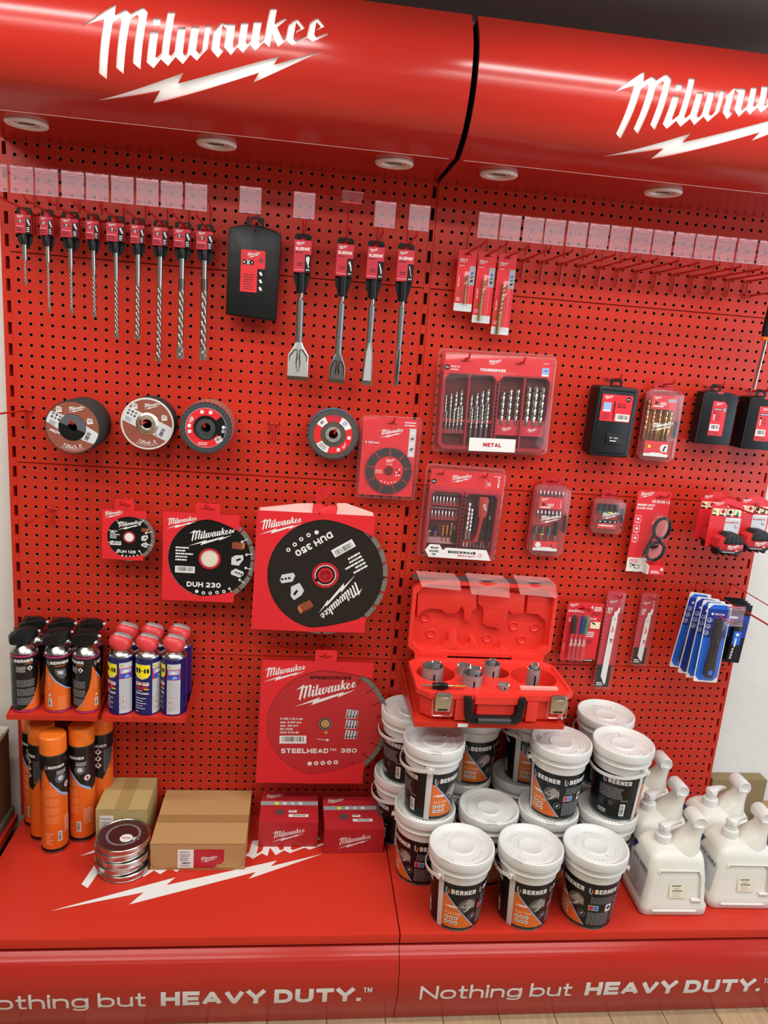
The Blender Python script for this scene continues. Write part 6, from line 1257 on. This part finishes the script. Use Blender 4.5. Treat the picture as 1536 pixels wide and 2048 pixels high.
zz = DECK + .0003; TINM = mat('round_tin', '#c8c5bf', .25, metal=1, noise=.15, nscale=40, stretch=(1, 1, 12))
for k, (dx, dy) in enumerate([(.004, 0), (-.004, .002), (.003, -.002), (-.003, .0), (.002, -.003)]):
    t = thing('round_tin', ['bottom flat round tin of the stack of five', 'second round tin from the bottom of the stack', 'middle round tin of the stack of five', 'fourth round tin, just below the labelled top one', 'top round tin of the stack, brown lid with a white 10x sticker'][k], 'tin', (.3130 + dx, -.2160 + dy, zz), (0, 0, k * .7), 'round tins stacked beside the cardboard boxes'); h = .0190; R = .0650
    b = MB(); b.lathe([(R - .003, 0), (R - .001, .001), (R, .003), (R - .0012, .0045), (R - .0012, .0100), (R, .0110), (R + .0004, h - .002), (R - .001, h - .0004), (R - .0035, h - .0002), (R - .005, h - .002)], TINM, 60, None, True); b.build('tin_body', t, smooth=30)
    b = MB(); b.lathe([(R - .005, h - .002), (R - .009, h - .0022), (.042, h - .0022), (.041, h - .0006), (.039, h - .0006), (.038, h - .0024), (.0001, h - .0024)], mat('tin_lid_brown', '#4a2422', .18) if k == 4 else TINM, 60); lid = b.build('lid', t, smooth=30)
    if k == 4:
        t.rotation_euler = (0, 0, 0); s = Sheet(on_top(h - .0018)); s.ring(0, 0, .0375, .0420, LGRY, 3, 48); s.disc(.010, -.014, .0155, WHT, 3, 28); s.text('10x', .010, -.0175, .0080, CRED2, 4, al='c', bold=.2, w=.021); s.poly([(.027, -.022), (.041, -.019), (.039, -.008), (.026, -.011)], WHT, 3)
        for q in range(5): s.poly([(.0285 + q * .0022, -.020), (.0292 + q * .0022, -.020), (.0286 + q * .0022, -.011), (.0279 + q * .0022, -.011)], PBLK, 4)
        s.build('sticker', lid)
    zz += h + .0002
for k, (x, y, w, rz, lb) in enumerate([(.6495, -.0040, .1590, 0, 'left red sanding disc box, partly under the red blade sleeve'), (.8225, -.0250, .1620, 1.2, 'right red sanding disc box, beside the white buckets')]):
    t, b = carton('sanding_disc_box', lb, (x, y, DECK + .0003), w, .1380 if k == 0 else .1450, .0745, mat('box_red', '#b3262c', .4), rz); d = .1380 if k == 0 else .1450; b.build('carton', t, smooth=0)
    s = Sheet(on_top(.0747)); s.poly([(0, -d * .30), (w, -d * .30), (w, -d * .12 - .012), (0, -d * .12 - .012)], GRY, 1) if 0 else s.rect(0, w, -.062, -.044, GRY, 1); s.logo(.036, -.020, .050, WHT, 1)
    for i, c in enumerate((YEL, WHT, LGRY, WHT)): s.poly([(.038 + i * .022, -.058), (.048 + i * .022, -.060), (.050 + i * .022, -.050), (.040 + i * .022, -.047)], c, 2)
    s.disc(.054, -.092, .0140, mat('sanding_brown', '#5d3a38', .7), 1, 28); s.rect(.078, .100, -.094, -.084, WHT, 1); s.lines(.081, -.086, .016, 1, .006, PBLK, 2, .5, 2); s.rect(.078, .132, -.114, -.102, WHT, 1)
    for i in range(14): s.rect(.090 + i * .0025, .0912 + i * .0025, -.112, -.104, PBLK if i % 3 else DGRY, 2)
    s.lines(.100, -.072, .030, 1, .005, mat('print_maroon'), 1, .5, 2); s.build('top_print', t)
    s = Sheet(at_y(-d - .0003)); s.logo(w * .50, .036, w * .56, WHT, 1); s.poly(circ(w * .5, .0745, .010, 12, 180, 360), CRED2, 1); s.build('front_print', t)

# ------------------------------------------------------------------ open hole saw case
CX0, CX1 = 1.0230, 1.4230; RZ = -.4480; BZ = -.5215
t = thing('tool_case', 'open red plastic hole saw case with black handle on the right shelf', 'tool case', ((CX0 + CX1) / 2, -.165, BZ)); w = (CX1 - CX0) / 2; d0, d1 = -.110, .100; hh = RZ - BZ
def oct_(x, y0, y1, z, c): return [(-x + c, y0, z), (x - c, y0, z), (x, y0 + c, z), (x, y1 - c, z), (x - c, y1, z), (-x + c, y1, z), (-x, y1 - c, z), (-x, y0 + c, z)]
b = MB(); L_ = [oct_(w - .018, d0 + .012, d1 - .006, .0, .022), oct_(w - .014, d0 + .006, d1 - .004, .006, .024), oct_(w - .010, d0 + .003, d1, hh - .018, .028), oct_(w, d0 - .004, d1, hh - .014, .030), oct_(w, d0 - .004, d1, hh, .030), oct_(w - .008, d0 + .006, d1 - .008, hh, .026), oct_(w - .010, d0 + .008, d1 - .010, hh - .006, .026)]
b.loops(L_, CASER, True, False)
# inner floor with deep round wells
fl_out = [(p[0], p[1]) for p in oct_(w - .010, d0 + .008, d1 - .010, 0, .026)]
wells = [circ(-.135, .015, .050, 28), circ(-.055, .020, .034, 20), circ(.020, .030, .032, 20), circ(.125, .005, .060, 30), circ(-.052, -.042, .034, 20)]
fz = hh - .006
v, f = fill2d([fl_out] + [wells[0], wells[3], circ(-.038, .034, .028, 20), circ(.030, .028, .034, 20)], 0); b.add([(p[0], p[1], fz) for p in v], f, CASER)
for W2 in (wells[0], wells[3], circ(-.038, .034, .028, 20), circ(.030, .028, .034, 20)): b.loops([[(p[0], p[1], fz) for p in W2], [(p[0] * .985, p[1] * .985, fz - .045) for p in W2]], CASER, False, True)
b.box(-.060, .050, d0 - .012, d0 + .0, .052, hh - .002, CASER); b.box(-.052, .042, d0 - .006, d0 + .002, .004, .052, CASER)
for q in (-.105, .075): b.box(q, q + .028, d0 - .0045, d0 + .004, .004, hh - .016, CASER)
b.build('case_base', t, smooth=25)
for sx in (-1, 1):
    x = -.139 if sx < 0 else .152
    b = MB(); b.slab([(x - .019, .030), (x + .019, .030), (x + .021, .072), (x + .016, .078), (x - .016, .078), (x - .021, .072)], d0 - .013, d0 - .004, mat('latch_chrome', '#cfccc2', .22, metal=1), bev=.003); b.box(x - .012, x + .012, d0 - .0145, d0 - .012, .062, .068, CHR); b.box(x - .012, x + .012, d0 - .0145, d0 - .012, .034, .037, BLKG)
    b.tube([(x - .024, d0 - .006, .060), (x - .0245, d0 - .007, .020), (x - .020, d0 - .008, .017), (x + .020, d0 - .008, .017), (x + .0245, d0 - .007, .020), (x + .024, d0 - .006, .060)], .0013, CHR); b.build('latch', t)
b = MB(); y = d0 - .022
b.slab([(-.082, .014), (-.070, .000 + .004), (.048, .004), (.060, .014), (.066, hh - .004), (.048, hh - .004), (.044, .030), (.036, .022), (-.058, .022), (-.066, .030), (-.070, hh - .004), (-.088, hh - .004)], y, y + .018, BLK, bev=.003); b.tube([(-.052, y - .001, .014), (.030, y - .001, .014)], .0075, mat('handle_dark', '#2b2b2c', .5), 12); b.build('handle', t)
b = MB()   # lid, standing open
lh = .2120; lt = .042; LY = .102
def lo(x, z0, z1, y, c=.026): return [(px, y, pz) for px, pz in chamf(-x, x, z0, z1, c)]
z0 = hh + .004; z1 = z0 + lh
b.loops([lo(w - .012, z0 + .008, z1 - .008, LY + lt), lo(w - .004, z0 + .002, z1 - .002, LY + lt - .006), lo(w, z0, z1, LY + .012), lo(w, z0, z1, LY), lo(w - .010, z0 + .010, z1 - .010, LY), lo(w - .013, z0 + .013, z1 - .013, LY + .010)], CASER, True, False)
out = chamf(-(w - .013), w - .013, z0 + .013, z1 - .013, .026)
K_ = lambda x, y: (-.2 + (x - 150 + (y - 480) * .045) * .000336 + .000, z1 - (y - 190) * .000356)
fy = LY + .030
b.add([(px, fy, pz) for px, pz in out], [tuple(range(8))], CASER); b.loops([[(px, LY + .010, pz) for px, pz in out], [(px, fy, pz) for px, pz in out]], CASER, False, False)
isl = [[K_(*p) for p in P] for P in (
    [(205, 245), (690, 250), (690, 420), (655, 430), (650, 520), (600, 520), (590, 430), (570, 400), (530, 455), (450, 465), (400, 430), (320, 425), (260, 445), (205, 500)],
    [(700, 250), (1090, 280), (1085, 430), (1000, 450), (960, 420), (940, 500), (905, 580), (860, 560), (800, 555), (750, 530), (755, 460), (740, 400), (700, 370)],
    [(1110, 290), (1330, 300), (1320, 720), (1270, 740), (1290, 600), (1280, 500), (1210, 440), (1110, 435)],
    [(180, 690), (240, 740), (330, 760), (420, 730), (470, 680), (480, 620), (540, 595), (550, 690), (600, 730), (650, 700), (655, 650), (690, 640), (710, 690), (740, 740), (820, 770), (900, 730), (920, 690), (960, 740), (1040, 775), (1240, 780), (1270, 785), (160, 760)])]
for P in isl: b.slab(P, LY + .014, fy + .001, CASER, bev=.003)
for x_, y_ in ((282, 512), (336, 640), (806, 662), (1022, 555), (1198, 560), (1098, 665)):
    px, pz = K_(x_, y_); b.lathe([(.0125, 0), (.0125, .002), (.0110, .004), (.0095, .002), (.0080, .0005), (.0001, .0002)], CASER, 24, Matrix.Translation((px, fy, pz)) @ RX90)
for q in (-.135, .135): b.box(q - .045, q + .045, LY - .006, LY + .008, hh - .004, hh + .010, CASER)
b.build('case_lid', t, smooth=25)
b = MB(); FILM = clear('torn_film', '#e9a7a0', .30, .12)   # torn wrapping film hanging over the lid
for x0, x1, dz in ((-.190, -.085, -.020), (-.055, .050, -.035), (.078, .180, -.030)): b.loops([[(x0, LY + .038, z1 + .014), (x1, LY + .038, z1 + .010), (x1 + .008, LY - .004, z1 + .004), (x1 + .012, LY - .010, z1 + dz), (x0 + .012, LY - .010, z1 + dz + .006), (x0 + .002, LY - .002, z1 + .006)], [(x0, LY + .039, z1 + .0145), (x1, LY + .039, z1 + .0105), (x1 + .008, LY - .003, z1 + .0045), (x1 + .0125, LY - .009, z1 + dz), (x0 + .0125, LY - .009, z1 + dz + .006), (x0 + .002, LY - .001, z1 + .0065)]], FILM)
b.build('torn_film', t, smooth=0)
b = MB(); b.box(-.200, .180, LY + .006, LY + .040, z1 + .0005, z1 + .0045, mat('lid_strap', '#4c4448', .5)); b.build('lid_strip', t, smooth=0)
HS = mat('saw_grey', '#a39c9a', .42, metal=.5, noise=.15, nscale=90)
def hole_saw(label, x, y, z, r, h=.042, lie=False):
    o = thing('hole_saw', label, 'hole saw', (x, y, z), None, 'hole saws in the open case'); n = 48
    b = MB(); top = [(r * cos(2 * PI * j / n), r * sin(2 * PI * j / n), h + (.0022 if j % 2 else 0)) for j in range(n)]; rin = r - .0014
    b.loops([[(p[0], p[1], 0) for p in top], [(p[0], p[1], h - .003) for p in top], top], HS, True, False); b.loops([[(p[0] * rin / r, p[1] * rin / r, p[2]) for p in top], [(p[0] * rin / r, p[1] * rin / r, .003) for p in top]], HS, False, True); b.loops([top, [(p[0] * rin / r, p[1] * rin / r, p[2]) for p in top]], CHR, False, False); b.build('saw_cup', o, smooth=50)
    s = Sheet(on_cyl(r), .004); s.poly([(-.0022, h * .25), (.0022, h * .22), (.0022, h * .75), (-.0022, h * .78)], PBLK, 1); s.build('slot', o); return o
for x, y, z, r, h, lb in [(1.0760, -.1640, -.4800, .0260, .052, 'widest hole saw, at the left of the open case'), (1.0850, -.1570, -.4740, .0105, .052, 'small hole saw nested in the widest one'), (1.1610, -.1500, -.4700, .0165, .040, 'medium hole saw behind the front middle one'), (1.1710, -.2060, -.4740, .0235, .048, 'large hole saw in the front middle of the case'),
                            (1.1780, -.2010, -.4680, .0135, .054, 'hole saw nested inside the front middle one'), (1.2360, -.1480, -.4800, .0200, .056, 'tall hole saw right of the case middle'), (1.2370, -.1430, -.4740, .0080, .058, 'smallest hole saw nested in the tall one'), (1.2480, -.2300, -.4530, .0130, .010, 'low small hole saw near the front rim'), (1.3420, -.1720, -.4800, .0160, .056, 'hole saw standing in the round well at the right'), (1.3440, -.1680, -.4600, .0098, .046, 'slim hole saw nested in the right hand one')]: hole_saw(lb, x, y, z, r * 1.06, h)
o = thing('arbor', 'black arbor with a twist drill lying at the front of the open case', 'drill arbor', (1.0330, -.2440, -.4440)); b = MB(); b.M = Matrix.Rotation(PI / 2, 4, 'Y'); cyl(b, 0, 0, 0, .030, .0022, STLD, 10); cyl(b, 0, 0, .030, .044, .0080, BLK, 12); cyl(b, 0, 0, .044, .060, .0105, BLK, 6); cyl(b, 0, 0, .060, .068, .0070, BLK, 12); b.build('arbor_body', o); b = MB(); b.M = Matrix.Rotation(PI / 2, 4, 'Y'); cyl(b, 0, 0, .066, .080, .0030, STL, 12); flutes(b, .080, .112, .0030, GOLD, 2.0); b.build('pilot_drill', o)
o = thing('foam_strip', 'pale pink strip lying in the right half of the open case', 'strip', (1.2900, -.2350, -.4530)); b = MB(); b.box(0, .098, -.004, .010, 0, .006, mat('pale_pink', '#e8a296', .5)); b.build('strip_body', o, smooth=0)
# ------------------------------------------------------------------ white buckets
def bR(v): return .0620 + (v / .165) * .0125
def make_bucket():
    t = thing('bucket', '', 'bucket', group='white buckets with black labels')
    b = MB(); b.lathe([(.0600, 0), (.0615, .0015), (bR(.004), .004), (bR(.150), .150), (.0790, .151), (.0790, .153), (.0755, .154), (.0760, .176)], PLW2, 56, None, True); b.build('bucket_body', t, smooth=30)
    b = MB(); b.lathe([(.0768, .166), (.0815, .1665), (.0822, .169), (.0822, .183), (.0812, .1865), (.0790, .1880), (.0770, .1875), (.0755, .1855), (.0630, .1855), (.0615, .1868), (.0600, .1868), (.0585, .1850), (.0330, .1850), (.0315, .1868), (.0300, .1880), (.0280, .1878), (.0265, .1868), (.0001, .1866)], LIDW, 72)
    n = 14
    for k in range(n):
        a = rad(-62 + k * 9.5); 
        if k in (6, 7): continue
        for a2 in (a, a + PI): b.loops([[((r) * cos(a2 + da), (r) * sin(a2 + da), z) for r, z in ((.0480, .1852), (.0500, .1870), (.0560, .1870), (.0580, .1852))] for da in (-.035, .035)], LIDW)
    b.tube([(.030, .0, .1865), (.045, .002, .1858), (.0560, .004, .1858), (.062, .010, .1860)], .0012, LIDW, 6); b.box(-.012, .012, -.0822, -.058, .1852, .1880, LIDW, Matrix.Rotation(rad(-35), 4, 'Z')); 
    for v_ in b.v:
        if math.hypot(v_.x, v_.y) < .0745 and v_.z > .17: v_.z -= .0070
    ld = b.build('lid', t, smooth=35)
    HT = rad(-134)
    for sx in (-1, 1): b = MB(); b.box(sx * .0745 - .0035, sx * .0745 + .0035, -.011, .011, .134, .151, PLW2); b.lathe([(.0045, 0), (.0045, .009), (.0065, .010), (.0065, .012)], PLW2, 12, Matrix.Translation((sx * .076, 0, .142)) @ Matrix.Rotation(sx * PI / 2, 4, 'Y'), False, True); b.build('handle_lug', t, smooth=30, rot=(0, 0, HT))
    b = MB(); P = [(.0850 * cos(PI + PI * k / 20), -.0850 * sin(-PI * k / 20) * -1.0, .142 - .016 * sin(PI * k / 20)) for k in range(21)]; b.loops([[(x * f_, y * f_, z + dz) for f_, dz in ((1, .004), (1.02, .004), (1.02, -.004), (1, -.004))] for x, y, z in P], PLW2); b.build('handle', t, smooth=50, rot=(0, 0, HT))
    # wrap label, u in metres round the mean radius
    s = Sheet(on_cyl(bR), .007, vstep=.012)
    BL = mat('label_black', '#0d0d0e', .3, spec=.35); c = 2 * PI * .062; hu = c / 2
    LB_ = lambda a, b_: s.rect(a, b_, .0040, .1280, BL, 1)
    LB_(-.0400, .1950); LB_(-.1945, -.0540)
    s.rect(-.0400, .1950, .0040, .0110, mat('label_green_black', '#0e2320', .25), 2); s.rect(-.1945, -.0540, .0040, .0110, mat('label_green_black', '#0e2320', .25), 2)
    for k in range(0): s.rect(-hu * .82 + k * .0255, -hu * .82 + k * .0255 + .015, .0070, .0082, DGRY, 3)
    # four header wordmarks
    for u in (-.1300, -.0220, .0560, .1340): berner(s, u, .1030, .0120, .055, 3)
    for k in range(9): s.rect(-.036 + k * .0255, -.036 + k * .0255 + .015, .0070, .0082, DGRY, 3)
    # orange field with rising diagonal
    s.poly([(-.0395, .0115), (.040, .0115), (-.0340, .1000), (-.0395, .1000)], mat('label_orange', '#dd6a1e', .3), 2); s.poly([(.0395, .0115), (.0430, .0115), (-.0320, .1000), (-.0350, .1000)], LBL, 3)
    s.text('Profi Clean', -.0320, .0470, .0075, mat('label_peach', '#f6c49a', .4), 3, bold=.14, w=.036); s.rect(-.028, -.006, .0660, .0710, WHT, 3); s.poly([(-.034, .066), (-.030, .066), (-.031, .073)], WHT, 3)
    for i in range(3):
        for j in range(2): x, z = -.0330 + i * .0115, .0340 - j * .0125; s.rect(x, x + .0085, z, z + .0085, WHT, 3, .001); s.poly([(x + .0015, z + .0015), (x + .005, z + .003), (x + .007, z + .0065), (x + .0025, z + .005)], PBLK, 4)
    # clasped hands, grey print
    G1 = mat('hands_grey', '#9b9287', .5); G2 = mat('hands_dark', '#5a544e', .5)
    s.poly([(-.006, .070), (.002, .084), (.010, .090), (.024, .092), (.034, .086), (.036, .076), (.026, .062), (.014, .054), (.004, .060)], G2, 2)
    for k in range(5): s.poly([(.000 + k * .0062, .070 + k * .0018), (.004 + k * .0062, .0735 + k * .0018), (.020 + k * .0035, .0900 - k * .002), (.024 + k * .0028, .0880 - k * .0035), (.012 + k * .0058, .066 - k * .001)], G1, 3)
    for k in range(4): s.poly([(.008 + k * .0050, .0560 + k * .0040), (.012 + k * .0050, .0545 + k * .0040), (.024 + k * .0032, .0660 + k * .0035), (.021 + k * .0032, .0690 + k * .0035)], LGRY if k == 1 else G1, 4)
    s.ring(.0330, .0420, .0078, .0086, GRY, 3, 24); s.poly([(.029, .039), (.034, .038), (.038, .043), (.035, .047), (.031, .044)], GRY, 3)
    # information panel
    s.lines(.050, .092, .060, 5, .0038, GRY, 2, .3, 5, .1); s.rect(.0470, .0700, .0560, .0700, WHT, 2); s.rect(.0480, .0580, .0570, .0690, CRIM, 3); s.rect(.0590, .0690, .0570, .0690, mat('label_blue', '#3d7fc4', .4), 3); s.rect(.0880, .1040, .0520, .0720, WHT, 2); s.disc(.0960, .0630, .0050, NAVY, 3, 18)
    s.lines(.0470, .0500, .058, 12, .0030, GRY, 2, .35, 6, .06); s.lines(.1100, .0900, .052, 22, .0032, GRY, 2, .32, 7, .1)
    s.lines(-.150, .092, .060, 9, .0036, GRY, 2, .32, 8, .1); s.lines(-.150, .056, .016, 5, .0045, DGRY, 2, .4, 9, .2); s.ring(-.118, .048, .0045, .0055, GRY, 2, 5); s.text('10 L', -.150, .022, .0060, WHT, 2, bold=.2) if 0 else s.lines(-.150, .026, .024, 2, .006, LGRY, 2, .6, 3, .1); s.barcode(-.094, .016, .013, .034, 3, rot=True); s.lines(-.094, .060, .02, 1, .004, GRY, 2, .5, 2)
    s.build('label', t)
    return t
bk = None; B1 = DECK + .0003; B2 = B1 + .1915
def bucket(x, y, z, turn, label, lidturn=0):
    global bk
    if bk is None: bk = make_bucket(); o = bk
    else: o = copy_tree(bk)
    o.location = (x, y, z); o.rotation_euler = (0, 0, turn); o['label'] = label; o.scale = (.965, .965, 1.055); return o
for a in [(1.1420, -.3880, B1, -.10, 'front row white bucket, leftmost'), (1.3130, -.3890, B1, -.08, 'front row white bucket, middle, lid tab towards the viewer'), (1.4780, -.3890, B1, -1.15, 'front row white bucket, rightmost, information text facing the viewer'),
          (1.2450, -.2380, B1, .5, 'low white bucket whose bare lid shows behind the front row'), (1.0760, -.2360, B1, -1.15, 'low white bucket at the left, under another bucket'), (1.4060, -.2380, B1, .4, 'low white bucket under the right middle bucket'), (1.5700, -.2380, B1, .9, 'low white bucket beside the white canisters'),
          (1.0370, -.0820, B1, .6, 'low white bucket at the back left against the panel'), (1.2080, -.0820, B1, .3, 'low white bucket at the back under the case shelf'), (1.3720, -.0820, B1, .2, 'low white bucket at the back, in the shade of the shelf'), (1.5850, -.0820, B1, .6, 'low white bucket at the back right'),
          (1.0830, -.2340, B2, .52, 'upper white bucket at the left with a white gap in its label'), (1.4170, -.2340, B2, -.75, 'upper white bucket right of the open case, orange field at its left'), (1.5850, -.2360, B2, 1.30, 'upper white bucket at the right, barcode side facing the viewer'),
          (1.0420, -.0820, B2, .95, 'upper white bucket at the back left, half hidden by the shelf'), (1.2260, -.0820, B2, .05, 'upper white bucket under the case shelf, orange field showing'), (1.3900, -.0820, B2, -.05, 'upper white bucket under the right end of the case shelf'), (1.6000, -.0820, B2, .8, 'upper white bucket at the back right by the panel')]: bucket(*a)

# ------------------------------------------------------------------ pump canisters
def make_jug():
    t = thing('pump_canister', '', 'canister', group='white pump canisters')
    def rr(x0, x1, y0, y1, z, r, n=5, tz=0):
        return [(p[0], p[1], z + tz * (p[0] - x0)) for p in rrect(x0, x1, y0, y1, r, n)]
    b = MB(); b.loops([rr(-.084, .084, -.062, .060, 0, .014), rr(-.088, .088, -.066, .064, .006, .016), rr(-.088, .088, -.066, .064, .026, .016), rr(-.083, .083, -.062, .062, .034, .016), rr(-.077, .080, -.055, .061, .095, .018), rr(-.070, .074, -.047, .060, .140, .020), rr(-.065, .071, -.041, .057, .152, .022), rr(-.054, .066, -.030, .053, .160, .022), rr(-.034, .058, -.016, .046, .165, .020)], JUGM)
    # neck that carries the side cap
    def el(cx, cy, rx, ry, z, n=24): return [(cx + rx * cos(2 * PI * k / n), cy + ry * sin(2 * PI * k / n), z) for k in range(n)]
    b.loops([el(.028, .006, .046, .050, .140), el(.034, .006, .038, .044, .165), el(.045, .004, .024, .034, .185), el(.052, .0, .0175, .026, .204), el(.053, -.004, .0165, .024, .226)], JUGM, False, True)
    # raised frame on the front face
    fy = lambda z: -.0640 + (z - .034) * .142
    b.tube([(.0640, fy(.045) - .001, .045), (.0600, fy(.108) - .001, .108), (.0540, fy(.121) - .001, .121), (-.0480, fy(.121) - .001, .121), (-.0510, fy(.115) - .001, .115)], .0026, JUGM, 8); b.tube([(.040, fy(.046), .044), (.066, fy(.046), .044)], .0045, JUGM, 8); b.tube([(-.060, -.067, .016), (.055, -.067, .016)], .0032, JUGM, 8)
    b.build('canister_body', t, smooth=50)
    b = MB(); M = Matrix.Translation((.053, .012, .232)) @ Matrix.Rotation(PI / 2, 4, 'X'); b.lathe([(.0001, -.020), (.0160, -.020), (.0192, -.015), (.0195, .030), (.0180, .034), (.0165, .0345), (.0145, .0335), (.0001, .0335)], PLW2, 36, M); b.lathe([(.0196, .008), (.0199, .009), (.0196, .010)], PLW2, 36, M); b.build('screw_cap', t, smooth=40)
    b = MB(); b.M = Matrix.Translation((-.022, .008, 0)); b.lathe([(.0240, .156), (.0245, .162), (.0205, .164), (.0200, .182), (.0195, .184), (.0140, .185), (.0138, .198), (.0150, .199), (.0150, .208), (.0135, .211), (.0001, .2115)], PLW2, 32)
    def sp(x, hw, z0, z1): return [(x, -hw, z0), (x, -hw, z1 - .002), (x, -hw * .6, z1), (x, hw * .6, z1), (x, hw, z1 - .002), (x, hw, z0)]
    b.M = Matrix.Translation((-.022, .008, 0)) @ Matrix.Rotation(rad(22), 4, 'Z'); b.loops([sp(-.014, .010, .206, .2125), sp(.006, .0115, .205, .2140), sp(.026, .0085, .206, .2135), sp(.046, .0055, .2035, .2105), sp(.058, .0030, .1990, .2040)], PLW2); b.build('pump', t, smooth=40)
    s = Sheet(lambda u, v, d: (-.0842 + (v - .034) * .118 - d - .0006, -u, v)); s.poly([(-.052, .140), (-.030, .140), (-.046, .118), (-.055, .118)], NAVY, 1); s.rect(-.052, .046, .040, .116, LGRY, 1)
    s.text('TOTAL SOURCE', -.038, .1040, .0085, PBLK, 2, bold=.24, w=.078); s.rect(-.038, .040, .1000, .1010, NAVY, 2); s.lines(-.030, .094, .050, 9, .0052, GRY, 2, .35, 4, .35); s.fill([rrect(-.034, .028, .036, .050, .006), rrect(-.033, .027, .037, .049, .005)], NAVY, 3) if 0 else s.rect(-.030, .028, .0420, .0430, NAVY, 2)
    s.build('side_label', t)
    s = Sheet(lambda u, v, d: (u, fy(v) - d - .0005, v)); s.rect(-.020, .022, .050, .086, mat('sticker_cream', '#e4dbc0', .6), 1); s.lines(-.014, .083, .026, 1, .005, PBLK, 2, .5, 3, .1); s.lines(-.008, .0765, .016, 1, .004, GRY, 2, .5, 3)
    for q in range(14): s.rect(-.012 + q * .0019, -.0110 + q * .0019, .0665, .0715, PBLK if q % 4 else GRY, 2)
    s.lines(-.010, .063, .020, 3, .004, GRY, 2, .25, 6); s.build('price_sticker', t)
    return t
jg = make_jug()
for k, (x, y, rz, lb) in enumerate([(1.7050, -.3400, -.02, 'white pump canister at the front, right beside the buckets'), (1.7280, -.2060, .02, 'white pump canister directly behind the front left one'), (1.7480, -.0720, 0, 'rearmost white pump canister against the panel'), (1.9010, -.3200, -.03, 'white pump canister at the front, cut by the right picture edge'), (1.9200, -.1850, .0, 'white pump canister behind the one at the right edge')]):
    o = jg if k == 0 else copy_tree(jg)
    o.location = (x, y, DECK + .0003); o.rotation_euler = (0, 0, rz); o['label'] = lb

# ------------------------------------------------------------------ things beside the display
t = thing('cardboard_box', 'olive brown cardboard box standing right of the display by the wall', 'box', (2.0150, .038, FLOOR + .001)); b = MB(); b.box(0, .178, -.040, 0, 0, .352, mat('kraft_dim', '#8a7550', .8)); b.build('carton', t, smooth=0)
t = thing('cardboard_box', 'lower brown cardboard box at the far right behind the canisters', 'box', (2.1980, .038, FLOOR + .001)); b = MB(); b.box(0, .40, -.180, 0, 0, .250, mat('kraft_dim', '')); b.box(0, .40, -.182, .0, .250, .254, KRAFT); b.build('carton', t, smooth=0)
t = thing('display_bay', 'edge of a neighbouring red display deck at the far left', 'shop display', (-.020, 0, 0)); b = MB(); b.box(-.60, 0, -.452, -.0006, DECK - .024, DECK, RED); b.box(-.60, -.01, -.44, -.01, FLOOR + .001, DECK - .026, DARK); b.build('deck', t, smooth=0)
t = thing('cardboard_box', 'dark brown open cardboard box at the left edge with crumpled film on top', 'box', (-.0330, -.010, DECK + .028)); b = MB(); b.box(-.45, -.0, -.34, 0, 0, .232, mat('kraft_dark', '#5b4024', .7)); b.box(-.45, .0015, -.3415, .0015, .229, .235, mat('kraft_dim', '')); b.build('carton', t, smooth=0)
R_ = random.Random(5); b = MB(); n = 14; P = [[(-.44 + .44 * i / n, -.33 + .33 * j / n, .236 + .014 * R_.random() * (1 if 0 < i else .3)) for i in range(n + 1)] for j in range(n + 1)]; b.add([p for r in P for p in r], [(j * (n + 1) + i, j * (n + 1) + i + 1, (j + 1) * (n + 1) + i + 1, (j + 1) * (n + 1) + i) for j in range(n) for i in range(n)], clear('crumpled_film', '#f2efe8', .45, .12)); b.build('crumpled_film', t, smooth=0)
t = thing('metal_bar', 'olive grey bar lying under the dark box at the left edge', 'bar', (-.0330, -.005, DECK + .0003)); b = MB(); b.slab(rrect(-.022, .006, 0, .027, .006), -.40, 0, mat('olive_bar', '#5d5847', .4), bev=.003); b.build('bar_body', t)
